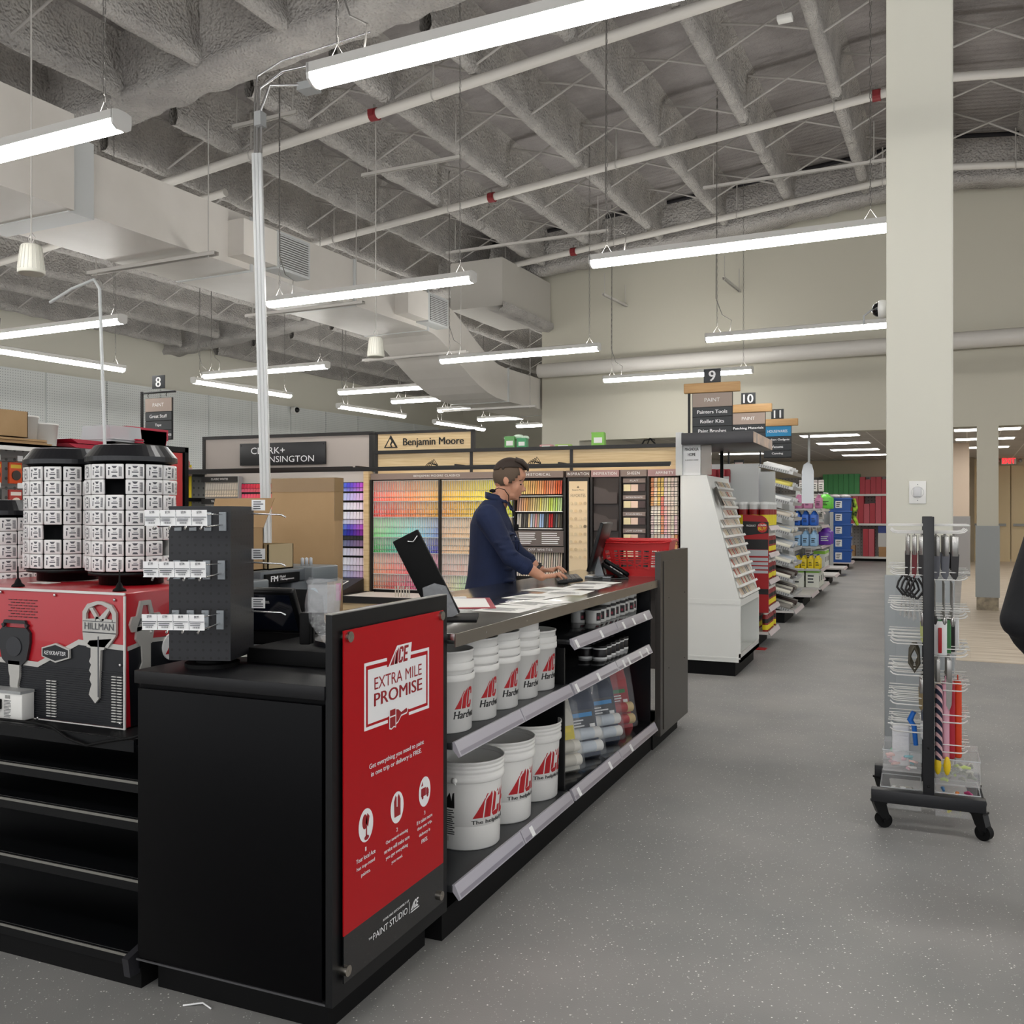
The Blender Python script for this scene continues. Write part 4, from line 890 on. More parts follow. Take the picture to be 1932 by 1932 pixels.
# badge KEYKRAFTER
cx,cz=-2.659,1.024
def hexa(w,h): return [(cx-w,cz-h*.45),(cx-w,cz+h*.45),(cx,cz+h),(cx+w,cz+h*.45),(cx+w,cz-h*.45),(cx,cz-h)]
f=lambda u,v,q=0:(u,Yk-.006-q,v)
b1=MB().prism(hexa(.064,.033),Yk-.012,Yk-.004,'y').obj('nameplate',KS,t); MB().prism(hexa(.058,.027),Yk-.0135,Yk-.012,'y').obj('plate_face',rib,b1)
addtext(MB(),'KEYKRAFTER',cx,cz-.007,.10,.013,fn=lambda u,v,q:(u,Yk-.014,v),bold=.03,shear=.2).obj('lettering',WPR,b1)
# louvres, vents and screws
mb=MB()
for r_ in range(7):
    for k in range(5+(r_%2==0)): x=-2.895+(0 if r_%2==0 else .012)+k*.0245; z=1.195-r_*.0098; mb.box(x,x+.016,Yk-.003,Yk,z,z+.0022)
mb.obj('louvre_slots',mat('slot','#3a0d10',.5),t)
mb=MB()
for (x,z0,n) in ((-2.695,.806,14),(-2.40,.812,17)):
    for c_ in (0,.0245):
        for i in range(n): mb.box(x-.01+c_,x+.009+c_,Yk-.009,Yk-.004,z0+i*.0092,z0+i*.0092+.003)
mb.obj('vent_slots',mat('vent_white','#c9c8c4',.4),t)
mb=MB()
for (x,z) in ((-2.93,1.22),(-2.67,1.218),(-2.40,1.212),(-2.375,1.0),(-2.375,.81),(-2.75,.795),(-2.86,.905)): mb.ball((x,Yk-.005,z),.0055,8)
mb.obj('dome_screw',CHR,t)
pb=MB().bbox(-3.1,-2.765,2.245,2.295,.793,.885,.003).obj('power_box',WHT,t)
MB().box(-3.1,-2.765,2.24,2.295,.883,.893).obj('box_lid',GRY,pb)
mb=MB(); fineprint(mb,-2.90,-2.868,.862,.876,3,fn=lambda u,v,q:(u,2.2445,v)); barcode(mb,-2.845,-2.82,.864,.876,9,fn=lambda u,v,q:(u,2.2445,v)); fineprint(mb,-2.85,-2.815,.80,.86,12,fn=lambda u,v,q:(u,2.2445,v)); mb.obj('fine_print',mat('ink2','#555555',.6),pb)
MB().bbox(-2.885,-2.858,2.215,2.245,.826,.862,.004).obj('socket_plug',BLKM,pb)
t2=MB().tube([(-2.87,2.222,.845),(-2.92,2.2,.84),(-2.99,2.2,.82),(-2.95,2.205,.80),(-2.88,2.215,.799),(-2.80,2.225,.798),(-2.68,2.222,.80),(-2.58,2.205,.80),(-2.50,2.20,.77),(-2.42,2.20,.755),(-2.34,2.203,.775),(-2.24,2.205,.795),(-2.222,2.22,.80)],.0045,8).obj('looped_cable',BLKM); tag(t2,'black power cord looping in front of the red key machine','cord')
# ================= key drums =================
CARDM=mat('pack_white','#e8e7e6',.35,coat=.3); INK=mat('pack_ink','#505257',.5)
def mk_pack():
    t=thing('key_pack','x','key pack',(0,0,0)); 
    MB().bbox(0,.010,-.031,.031,-.0265,.0265,.003).obj('card',CARDM,t)
    mb=MB(); f=lambda u,v,q=0:(.0103,u,v)
    barcode(mb,.0165,.0265,-.018,.016,3,fn=f)
    for i in range(9): 
        z=-.016+i*.0038; mb.add([f(.015,z),f(.0225,z),f(.0225,z+.0018),f(.015,z+.0018)],[(0,1,2,3)])
    mb.add([f(-.011,-.005),f(.011,-.005),f(.011,-.001),f(-.011,-.001)],[(0,1,2,3)])
    mb.add([f(-.010,.019),f(.010,.019),f(.004,.011),f(-.004,.011)],[(0,1,2,3)]); mb.add([f(-.010,-.020),f(.010,-.020),f(.006,-.013),f(-.006,-.013)],[(0,1,2,3)])
    mb.add([f(-.022,.008),f(-.015,.008),f(-.015,.015),f(-.022,.015)],[(0,1,2,3)]); mb.add([f(-.022,-.014),f(-.018,-.014),f(-.018,.004),f(-.022,.004)],[(0,1,2,3)])
    mb.add([f(-.006,.003),f(.008,.003),f(.008,.005),f(-.006,.005)],[(0,1,2,3)])
    mb.obj('print',INK,t); return t
pk=None
def drum(x,y,r,z0,rows,label,which,miss=(),faceaz=-62):
    global pk
    t=thing('key_drum',label,'display drum',(x,y,z0),0)
    h=rows*.0548+.01
    MB().lathe([(0,0),(r*.72,0),(r*.72,.03),(r*.95,.034),(r*.95,.048),(r*.84,.05),(r*.84,.05+h),(0,.05+h)],40).obj('core',BLK,t)
    MB().lathe([(r*.9,.045+h),(r*1.0,.05+h),(r*1.03,.05+h),(r*1.03,.066+h),(r*1.03,.067+h),(r*.82,.108+h),(r*.815,.109+h),(r*.8,.11+h),(0,.11+h)],48,smooth=False).obj('cap',mat('cap_black','#17181c',.3),t)
    n=14; st=2*math.pi/n
    for j in range(rows):
        for i in range(-4,5):
            if (rows-1-j,i+4) in miss: continue
            az=R(faceaz)+i*st; rr=r*.93
            loc=(x+rr*math.cos(az),y+rr*math.sin(az),z0+.077+j*.0548)
            lb='white key pack, %s row, %s column from the left, %s'%(ORD[rows-1-j],ORD[i+4],which)
            if pk is None: pk=mk_pack(); pk.location=loc; pk.rotation_euler=(0,0,az); tag(pk,lb,None,'key packs on the drums')
            else: dup(pk,loc,(0,R(((i*7+j*3)%5-2)*1.2),az+R(((i*5+j)%5-2)*1.5)),lb)
    return t
drum(-2.645,2.61,.155,1.238,7,'black capped drum of white key packs, right one on the kiosk','right drum',((1,4),(5,7),(5,8)),-66)
drum(-3.02,2.66,.155,1.238,7,'black capped drum of white key packs, middle one on the kiosk','middle drum',((4,4),(0,6)),-62)
drum(-3.44,2.70,.15,1.10,6,'shorter black capped drum of white key packs at the left picture edge','left drum',(),-55)
MB().box(-3.7,-3.31,2.5,2.9,.79,1.10).obj('pedestal',BLK,t)
for i,(x,y) in enumerate(((-2.425,2.34),(-2.90,2.34))):
    a=thing('antenna','small black antenna on a round foot, %s end of the kiosk top'%['right','left'][i],'antenna',(x,y,1.237))
    MB().lathe([(0,0),(.022,0),(.02,.006),(.012,.012),(.008,.024),(.003,.03),(.0018,.07),(0,.072)],14).obj('mast',BLKM,a)
tag(MB().box(-2.98,-2.90,2.46,2.52,1.2375,1.239).box(-2.99,-2.93,2.45,2.5,1.2391,1.2405).obj('paper_scrap',PAP),'white paper slips lying on the kiosk between drums','paper')
# ================= pegboard spinner =================
BP=mat('black_peg2','#191a1f',.42); pegnodes(BP,40,.028,'#000000',(1,2))
BP2=mat('black_peg3','#191a1f',.42); pegnodes(BP2,40,.028,'#000000',(0,2))
cx,cy=camp(-.869,2.88,0)[:2]; sa=.197
rot=R(TH-5)  # near corner edge directions
t=thing('pegboard_spinner','four-sided black pegboard spinner with hooks and price tags on the near cabinet','display spinner',(cx,cy,1.01),rot)
MB().box(-sa,0,0,.0,.03,.51)
mb=MB(); mb.use(0).add([(-sa,0,.03),(0,0,.03),(0,0,.508),(-sa,0,.508),(-sa,sa,.03),(0,sa,.03),(0,sa,.508),(-sa,sa,.508)],[(0,1,2,3),(5,4,7,6)])
mb.use(1).add([(-sa,0,.03),(0,0,.03),(0,0,.508),(-sa,0,.508),(-sa,sa,.03),(0,sa,.03),(0,sa,.508),(-sa,sa,.508)],[(1,5,6,2),(4,0,3,7),(3,2,6,7),(0,4,5,1)])
mb.obj('pegboard_body',[BP2,BP],t)
MB().cyl((-sa/2,sa/2,0),(-sa/2,sa/2,.012),.085,28).cyl((-sa/2,sa/2,.012),(-sa/2,sa/2,.03),.05,20).obj('turntable',BLKM,t)
MB().bbox(-.105,.035,sa+.13,sa+.15,.46,.54,.003).obj('header_board',BLK,t) if 0 else None
HKP=mat('hook_plate','#8f959a',.4)
def hook_set(nm_z,n,texts,off):
    for k in range(n):
        x=-sa+.018+off+k*.0475
        h=MB().box(x-.010,x+.012,-.006,0,nm_z-.03,nm_z+.028).obj('peg_hook',HKP,t)
        MB().tube([(x,-.006,nm_z-.012),(x,-.13,nm_z-.015),(x+.0,-.15,nm_z-.008),(x,-.165,nm_z-.022)],.0032,8).tube([(x,-.004,nm_z+.02),(x,-.17,nm_z+.022)],.002,6).obj('prong',CHR,h)
        g=MB().add([(x-.022,-.172,nm_z-.012),(x+.024,-.172,nm_z-.012),(x+.024,-.176,nm_z+.034),(x-.022,-.176,nm_z+.034)],[(0,1,2,3)]).box(x-.022,x+.024,-.1755,-.1735,nm_z-.012,nm_z-.010).obj('price_tag',WPR,h)
        m2=MB(); fn=lambda u,v,q:(u,-.1765-.0006,v)
        addtext(m2,texts[k],x+.001,nm_z+.023,.014,.008,fn=fn,bold=.03); barcode(m2,x-.010,x+.012,nm_z-.006,nm_z-.001,10,fn=fn); m2.add([fn(x-.021,nm_z+.012,0),fn(x+.023,nm_z+.012,0),fn(x+.023,nm_z+.014,0),fn(x-.021,nm_z+.014,0)],[(0,1,2,3)]); fineprint(m2,x-.018,x+.02,nm_z+.0,nm_z+.010,2,fn=fn)
        m2.obj('tag_print',INK,h)
hook_set(.462,4,['$7.99']*4,.012); hook_set(.312,4,['$7.99']*4,.008); hook_set(.158,4,['$7.99','$7.99','$8.99','$8.99'],.004)
for z in (.485,.325,.165):
    MB().tube([(0,sa*.9,z),(.10,sa*.9,z-.004),(.115,sa*.9,z-.012)],.003,6).obj('prong',CHR,t)
    g=MB().box(.0,.045,sa*.9+.001,sa*.9+.002,z+.01,z+.045).obj('price_tag',WPR,t)
    mb=MB(); fineprint(mb,.006,.04,z+.013,z+.042,4,fn=lambda u,v,q:(u,sa*.9,v)); mb.obj('tag_print',INK,t)
# ================= register on the near counter =================
t=thing('cash_register','black point of sale terminal with tilted screen on the near counter','cash register',(-2.13,2.78,1.01),R(8))
M=Matrix.Rotation(R(28),4,'X')
MB().bbox(-.12,.12,.03,.26,.0,.05,.008).prism([(.05,.05),(.22,.05),(.2,.17),(.12,.2)],-.09,.09,'x').obj('base',BLKM,t)
MB().bbox(-.13,.13,.0,.03,.06,.24,.008,M=M).obj('screen_housing',BLK,t)
MB().bbox(-.115,.115,-.002,.0,.075,.225,.0008,M=M).obj('screen',mat('pos_screen','#0f1420',.12),t)
MB().prism([(-.28,.0),(-.12,.0),(-.12,.2),(-.2,.16)],.0,.14,'y').obj('printer_hood',BLKM,t)
MB().box(-.02,.03,-.0035,-.002,.19,.2,M=M).obj('badge',GRY,t)
t=thing('counter_riser','low black riser box with round turntable beside the register','riser',(-1.75,2.55,1.01),R(0))
MB().bbox(-.24,.22,-.10,.26,0,.05,.004).obj('box',BLKM,t)
MB().cyl((.03,.12,.05),(.03,.12,.068),.135,36).obj('turntable',mat('disc_black','#222327',.25),t)
t=thing('card_reader','black card reader stand wrapped in clear plastic','card reader',tuple(camp(-.655,2.98,1.079)),R(TH))
MB().bbox(-.02,.015,-.02,.02,0,.10,.004).bbox(-.008,.02,.0,.03,.0,.085,.004).obj('stand',BLKM,t)
MB().bbox(-.05,.05,-.015,.0,.10,.19,.004,M=Matrix.Translation((.055,0,0))).obj('reader',mat('reader_clear','#e3e5e8',.15,alpha=.2),t)
mb=MB()
pts=[]; 
for j in range(9):
    for i in range(13):
        a=i/12*math.pi*2; r_=.052+.006*math.sin(a*5+j); k=1 if j>3 else .45+.14*j
        pts.append((.055+r_*k*1.05*math.cos(a)+(0 if j>2 else .01*(3-j)),-.008+r_*.5*k*math.sin(a),.0+j*.026+.004*math.sin(a*3)))
mb.add(pts,[(j*13+i,j*13+i+1,(j+1)*13+i+1,(j+1)*13+i) for j in range(8) for i in range(12)],True)
mb.obj('plastic_wrap',mat('wrap2','#eceef0',.1,alpha=.2,coat=.8,bump=(40,1,.02)),t)
for i,(x,y,r_) in enumerate(((-1.66,2.80,20),(-1.60,2.74,-12),(-2.25,2.62,35))): sheet(x if i<2 else -2.10,y if i<2 else 2.62,.12,.16,R(r_),['crumpled white receipt by the card reader','folded white note by the promise panel','white note tucked under the register'][i],4,None,1.064 if i<2 else 1.0105)
# ================= paint shaker and cartons =================
SG=mat('shaker_grey','#5f6468',.45); SG2=mat('shaker_grey_light','#747a7e',.4); SGD=mat('shaker_dark','#3a3f43',.5)
t=thing('paint_shaker','grey enclosed paint shaker machine with black nameplate under the cartons','paint shaker',(0,0,0))
MB().bbox(-3.62,-3.02,3.42,4.33,0,1.14,.01).obj('body',SGD,t)
MB().bbox(-3.62,-2.93,3.40,3.72,0,1.10,.01).obj('side_column',SG,t); MB().bbox(-3.62,-2.94,3.98,4.30,0,1.135,.01).obj('side_column',SG,t)
MB().bbox(-3.64,-2.90,3.38,3.74,1.10,1.17,.008).obj('top_cover',SG2,t); MB().bbox(-3.64,-2.95,3.74,4.2,1.14,1.205,.006).obj('top_cover',SG,t); MB().bbox(-3.64,-2.90,4.10,4.34,1.12,1.21,.008).obj('top_cover',SG2,t)
n_=MB().box(-2.948,-2.93,3.76,4.03,1.142,1.19).obj('nameplate',BLK,t)
mb=MB(); fn=lambda u,v,q:(-2.929,u,v); addtext(mb,'FM',3.82,1.152,.055,.028,fn=fn,bold=.06); addtext(mb,'Fluid',3.885,1.168,.045,.012,fn=fn,bold=.03); addtext(mb,'Management',3.925,1.153,.11,.012,fn=fn,bold=.03); mb.obj('lettering',WPR,n_)
MB().bbox(-3.02,-2.94,3.78,3.93,1.03,1.11,.006).obj('control_box',SG,t); MB().cyl((-2.94,3.87,1.075),(-2.925,3.87,1.075),.013,14).obj('knob',mat('dark_red','#4a2024',.4),t)
MB().box(-2.9395,-2.938,3.90,3.925,1.055,1.10).box(-2.9395,-2.938,3.82,3.85,1.035,1.06).obj('warning_sticker',WPR,t)
MB().bbox(-3.0,-2.95,3.77,3.88,.92,.99,.008).obj('clamp_arm',SG2,t)
s_=MB().box(-3.0195,-3.018,3.93,3.99,.0,.0).box(-3.018,-3.015,3.925,3.975,1.02,1.075).obj('label_sticker',mat('sticker_yellow','#b9b85a',.5),t)
d_=MB().cyl((-2.94,4.16,1.05),(-2.936,4.16,1.05),.045,28).obj('logo_sticker',mat('sticker_blue','#8fb9d6',.4),t); addtext(MB(),'DVX',4.16,1.035,.06,.026,fn=lambda u,v,q:(-2.9355,u,v),bold=.05,shear=.2).obj('lettering',KPR,d_)
t=thing('carton','tall flat brown carton standing behind the shaker, pink sticker on its side','carton',(0,0,0))
MB().bbox(-3.55,-3.10,4.60,4.69,0,1.70,.004).obj('box',CARD,t)
MB().box(-3.552,-3.098,4.598,4.692,1.62,1.702).box(-3.102,-3.0985,4.60,4.69,1.45,1.70).obj('packing_tape',mat('tape','#a98b62',.15,alpha=.55,coat=.6),t)
MB().box(-3.1,-3.0985,4.615,4.665,.98,1.08).obj('pink_sticker',mat('pink','#e0409c',.5),t)
def openbox(x0,x1,y0,y1,z0,z1,label,flap,m=CARD):
    t=thing('carton',label,'carton',(x0,y0,z0)); w_,d_,h_=x1-x0,y1-y0,z1-z0
    MB().box(0,w_,0,.006,0,h_).box(0,w_,d_-.006,d_,0,h_).box(0,.006,0,d_,0,h_).box(w_-.006,w_,0,d_,0,h_).box(0,w_,0,d_,0,.006).obj('box',m,t)
    mb=MB()
    for f in flap:
        if f=='n': mb.add([(0,d_,h_),(w_,d_,h_),(w_+.03,d_+.05,h_+.15),(-.01,d_+.05,h_+.15)],[(0,1,2,3)])
        if f=='e': mb.add([(w_,0,h_),(w_,d_,h_),(w_+.10,d_,h_+.1),(w_+.10,0,h_+.1)],[(0,1,2,3)])
        if f=='s': mb.add([(0,0,h_),(w_,0,h_),(w_,-.02,h_+.12),(0,-.02,h_+.12)],[(0,1,2,3)])
        if f=='w': mb.add([(0,0,h_),(0,d_,h_),(-.10,d_,h_+.05),(-.10,0,h_+.05)],[(0,1,2,3)])
    if mb.v:
        f=mb.obj('flap',m,t); q=f.modifiers.new('s','SOLIDIFY'); q.thickness=.004
    return t
openbox(-3.36,-3.02,3.55,3.85,1.206,1.42,'open brown carton with raised flap on the shaker, nearer one','nw')
openbox(-3.30,-3.0,3.86,4.07,1.206,1.335,'smaller open carton with dark inside, on the shaker beside the tall one','',mat('cardboard_pale','#b09e7c',.8))
for i in range(3): tag(MB().lathe([(0,0),(.009,0),(.009,.04),(.0,.045)],10).obj('glass_vial',mat('vial','#b9bcc0',.15),None,(-3.0+.01*i,4.15+.024*i,1.212)),'small clear vial standing on the shaker top, %s'%['nearest','middle','farthest'][i],'vial','vials on the shaker')
# ================= paint colour displays (frame D) =================
import colorsys
YD=8.83; rD=rz('D')
WOODL=mat('light_wood','#d9bd92',.5); nt,N,Lk,b=nodes(WOODL); tc=N.new('ShaderNodeTexCoord'); mp=N.new('ShaderNodeMapping'); mp.inputs['Scale'].default_value=(1.2,1,22); Lk.new(tc.outputs['Object'],mp.inputs['Vector'])
no=N.new('ShaderNodeTexNoise'); no.inputs['Scale'].default_value=2.5; no.inputs['Detail'].default_value=4; Lk.new(mp.outputs[0],no.inputs['Vector']); cr=N.new('ShaderNodeValToRGB'); cr.color_ramp.elements[0].color=lin('#cfb284'); cr.color_ramp.elements[1].color=lin('#e0c79c'); cr.color_ramp.elements[0].position=.35; cr.color_ramp.elements[1].position=.65
Lk.new(no.outputs['Fac'],cr.inputs[0]); Lk.new(cr.outputs[0],b.inputs['Base Color'])
TAUPE=mat('taupe','#8d7d76',.5); BEIGE=mat('sign_beige','#b5aba3',.6); FRB=mat('frame_black','#16120f',.45)
WARM=mat('led_warm','#ffffff',.3,emit=(1,.80,.58,1),estr=42)
def dbox(x0,x1,y0,y1,z0,z1): return MB().box(x0,x1,y0,y1,z0,z1)
t=thing('paint_display','long wooden colour display wall lettered Benjamin Moore, behind the clerk','paint display',(0,0,0),rD)
dbox(-4.79,-1.5,YD+.02,YD+.45,0,1.91).obj('carcass',mat('carcass','#2a2522',.6),t)
dbox(-4.74,-1.5,YD,YD+.04,1.905,2.12).obj('upper_panel',WOODL,t)
mb=MB().box(-4.76,-1.5,YD-.02,YD+.06,2.115,2.15)
for x in (-4.76,-3.67,-2.605): mb.box(x,x+.03,YD-.01,YD+.05,1.9,2.15)
mb.obj('black_frame',FRB,t)
s_=dbox(-4.73,-3.66,YD,YD+.04,2.15,2.335).obj('sign_board',WOODL,t)
MB().box(-4.76,-3.63,YD-.01,YD+.05,2.325,2.352).box(-4.76,-4.735,YD-.01,YD+.05,2.13,2.34).box(-3.66,-3.63,YD-.01,YD+.05,2.13,2.34).obj('sign_frame',FRB,t)
fD=lambda q:(lambda u,v,w=0:(u,YD-q,v))
addtext(MB(),'Benjamin Moore',-4.085,2.175,.69,.10,fn=fD(.004),bold=.035).obj('lettering',KPR,t)
mb=MB(); f=fD(.004)
def tri(cx,z0,w_,h_,q): 
    g=fD(q); return [g(cx-w_,z0),g(cx+w_,z0),g(cx,z0+h_)]
mb.add(tri(-4.575,2.178,.082,.135,.004),[(0,1,2)]); mb.obj('peak_mark',KPR,t)
mb=MB(); g=fD(.0055); mb.add([g(-4.635,2.187),g(-4.60,2.187),g(-4.567,2.25),g(-4.585,2.272)],[(0,1,2,3)]); mb.add([g(-4.52,2.187),g(-4.555,2.187),g(-4.567,2.21),g(-4.553,2.235)],[(0,1,2,3)]); mb.add([g(-4.60,2.19),g(-4.575,2.19),g(-4.585,2.215)],[(0,1,2)]); mb.obj('peak_lines',WOODL,t)
secs=[(-4.785,-3.175,'BENJAMIN MOORE CLASSICS',.52,TAUPE),(-3.165,-2.66,'HISTORICAL',.25,TAUPE),(-2.63,-2.385,'INSPIRATION',.22,mat('taupe2','#6f5f58',.5)),(-2.375,-2.10,'INSPIRATION',.23,mat('pinkish','#b08d8d',.5)),(-2.085,-1.83,'SHEEN',.12,TAUPE),(-1.82,-1.5,'AFFINITY',.17,MC['pinkish'])]
for x0,x1,s,w_,m in secs:
    h_=dbox(x0,x1,YD-.06,YD+.02,1.84,1.905).obj('category_header',m,t)
    addtext(MB(),s,(x0+x1)/2 if s[0]!='B' else -4.02,1.858,w_,.028,fn=fD(.0615),bold=.02,spacing=1.15).obj('lettering',WPR,h_)
for x in (-4.79,-3.995,-3.185,-2.65,-2.38,-2.095,-1.825): dbox(x,x+.02,YD-.07,YD+.02,.66,1.84).obj('divider',FRB,t)
# light bar on brackets
MB().box(-7.0,-1.53,YD-.47,YD-.43,1.925,1.955).box(-7.0,-1.53,YD-.47,YD-.465,1.912,1.93).obj('light_bar',FRB,t)
MB().add([(-7.0,YD-.455,1.924),(-1.53,YD-.455,1.924),(-1.53,YD-.428,1.934),(-7.0,YD-.428,1.934)],[(3,2,1,0)]).obj('light_strip',WARM,t)
for x in (-4.755,-3.655,-2.595): dbox(x,x+.02,YD-.44,YD+.02,1.955,1.97).obj('bracket',FRB,t)
for x in (-3.9,-2.83): 
    mb=MB()
    for k in range(4): mb.tube([(x-.06+k*.02,YD-.45,1.955),(x-.03+k*.02,YD-.45,1.985+.012*k),(x+.02+k*.015,YD-.45,1.97),(x+.07,YD-.45,1.958)],.004,5)
    mb.obj('loose_wire',BLKM,t)
# ---- vertex coloured chip racks (uncountable) ----
mvc=mat('chip_print','#ffffff',.6); nt,N,Lk,b=nodes(mvc); at=N.new('ShaderNodeVertexColor'); at.layer_name='Col'; Lk.new(at.outputs[0],b.inputs['Base Color'])
def chiprack(x0,x1,zs,n,colf,name):
    vs=[];fs=[];cols=[]; dw=(x1-x0)/n
    for r_ in range(len(zs)-1):
        zt,zb=zs[r_],zs[r_+1]
        for i in range(n):
            for (sa_,sb_) in ((0,.5),(.5,.8),(.8,1.0)):
                o=len(vs); a=x0+i*dw+dw*.08; e=a+dw*.84; y=YD-.012-.016*sa_
                z1=zt-(zt-zb)*sa_-.004; z0=zt-(zt-zb)*sb_+.002
                vs+=[(a,y-.012,z0),(e,y-.012,z0),(e,y,z1),(a,y,z1)]; fs.append((o,o+1,o+2,o+3)); cols.append(colf(i/n,r_,sa_))
    me=bpy.data.meshes.new(name); me.from_pydata(vs,[],fs); me.materials.append(mvc)
    ca=me.color_attributes.new('Col','FLOAT_COLOR','CORNER'); k=0
    for f_,c in zip(fs,cols):
        for _ in range(4): ca.data[k].color=c; k+=1
    return me
def hsv(h,s,v): 
    r_,g_,b_=colorsys.hsv_to_rgb(h%1,s,v); return (r_**2.2,g_**2.2,b_**2.2,1)
def cl1(u,r_,s):
    k=random.Random(int(u*100)*7+r_*13+int(s*9)); j=k.random()*.08
    if r_==0: return hsv(.01+.10*u,.42+.3*s+j,.97-.06*j)
    if r_==1: return hsv(.01+.11*u,.72+.25*s-j,.93-.25*s*k.random())
    if r_==2: return hsv(.33+.30*u,.20+.22*s+j,.93-.1*s)
    if r_==3: return hsv(.36+.32*u,.38+.4*s+j,.82-.25*s)
    if r_==4: return hsv(.06-.14*u,.28+.3*s+j,.95-.05*s)
    return hsv(.07-.22*u,.42+.35*s+j,.88-.18*s)
def cl2(u,r_,s):
    k=random.Random(int(u*100)*5+r_*11+int(s*9)); j=k.random()*.08
    if r_==0: return hsv(.115+.06*u,.55+.3*s+j,.97)
    if r_==1: return hsv(.10+.08*u,.85+.1*s-j,.95-.15*s)
    if r_<4: return hsv(.08+.03*u,.20+.15*s+j,.95-.08*s)
    return hsv(.04+.8*u*(r_==5),.10+.1*s+j,.93-.12*s)
zs=[1.829,1.615,1.449,1.236,1.072,.85,.69]
for (x0,x1,cf) in ((-4.765,-4.0,cl1),(-3.97,-3.19,cl2)):
    o=mkobj('colour_cards',chiprack(x0,x1,zs,38,cf,'colour_cards'),t); o['kind']='stuff'
    mb=MB()
    dw=(x1-x0)/38
    for i in range(39): mb.box(x0+i*dw-.0016,x0+i*dw+.0016,YD-.034,YD,.69,1.829)
    for z in zs: mb.box(x0,x1,YD-.042,YD,z-.006,z)
    o=mb.obj('white_grid',WHT,t)
# affinity, sheen, inspiration columns
o=mkobj('colour_cards',chiprack(-1.80,-1.51,[1.83,1.74,1.65,1.56,1.47,1.38,1.29,1.2,1.1,1.0,.9,.8],9,lambda u,r_,s:hsv(random.Random(int(u*50)*3+r_//2).choice([.02,.08,.1,.06,.12,.98]),random.Random(int(u*50)*9+r_//3).choice([.08,.12,.2,.5,.12,.15]),.95),'colour_cards'),t); o['kind']='stuff'
dbox(-2.36,-2.11,YD-.02,YD,.7,1.84).obj('dark_rack',mat('rack_brown','#3a312e',.5),t)
for k,z in enumerate((1.58,1.32,1.06,.8)):
    p_=MB().add([(-2.35,YD-.05,z),(-2.12,YD-.05,z),(-2.12,YD-.05,z+.11),(-2.2,YD-.05,z+.11),(-2.23,YD-.05,z+.14),(-2.35,YD-.05,z+.17)],[tuple(range(6))]).obj('brochure_pocket',mat('pocket','#4a403c',.35),t)
dbox(-2.07,-1.84,YD-.02,YD,.7,1.84).obj('dark_rack',MC['rack_brown'],t)
for k,(z,s) in enumerate(((1.78,'FLAT'),(1.62,'MATTE/ULTRA MATTE'),(1.46,'EGGSHELL'),(1.30,'LOW LUSTRE'),(1.14,'SATIN/PEARL'))):
    h_=dbox(-2.065,-1.845,YD-.04,YD,z,z+.04).obj('sheen_label',TAUPE,t); addtext(MB(),s,-1.955,z+.013,min(.16,.02*len(s)),.014,fn=fD(.0415),bold=.02).obj('lettering',WPR,h_)
    for q,c in enumerate(('#f2e3b5','#efd0bd','#50403f')): dbox(-2.06+q*.072,-1.992+q*.072,YD-.035,YD,z-.08,z-.015).obj('sheen_sample',mat('sh'+c[1:],c,.5),t)
# favourites board
dbox(-2.615,-2.40,YD-.05,YD,.5,1.835).obj('board_frame',FRB,t)
p_=dbox(-2.60,-2.415,YD-.056,YD-.05,.52,1.80).obj('favourites_board',mat('board_cream','#ead3ad',.5),t)
mb=MB(); addtext(mb,'Benjamin Moore',-2.5075,1.705,.115,.018,fn=fD(.0565),bold=.03); addtext(mb,'FAVORITES',-2.5075,1.645,.15,.032,fn=fD(.0565)); g=fD(.0565); mb.add([g(-2.522,1.735),g(-2.493,1.735),g(-2.5075,1.757)],[(0,1,2)]); mb.obj('lettering',mat('brown_ink','#7d6a55',.6),p_)
for r_ in range(10):
    for c_ in range(4):
        if r_<8:
            x=-2.578+c_*.047; z=1.585-r_*.075
            o=MB().cyl((x,YD-.056,z),(x,YD-.062,z),.015,14).obj('sample_chip',mat('sc%d'%((r_+c_)%4),['#e5cfa6','#dcc9a5','#e3c79a','#cdb591'][(r_+c_)%4],.5) if (r_,c_)!=(3,3) else mat('sc_brown','#84745c',.5),t)
# info panel + off whites
i_=dbox(-3.16,-2.655,YD-.06,YD,1.165,1.315).obj('info_panel',mat('taupe_dark','#6d625d',.5),t)
mb=MB(); fineprint(mb,-3.12,-2.93,1.18,1.30,6,fn=fD(.0605)); fineprint(mb,-2.88,-2.69,1.18,1.30,6,fn=fD(.0605)); mb.obj('fine_print',WPR,i_)
i_=dbox(-3.17,-2.645,YD-.075,YD,1.10,1.155).obj('off_whites_header',MC['taupe_dark'],t); addtext(MB(),'OFF WHITES',-2.89,1.116,.25,.024,fn=fD(.0765),bold=.02,spacing=1.3).obj('lettering',WPR,i_)
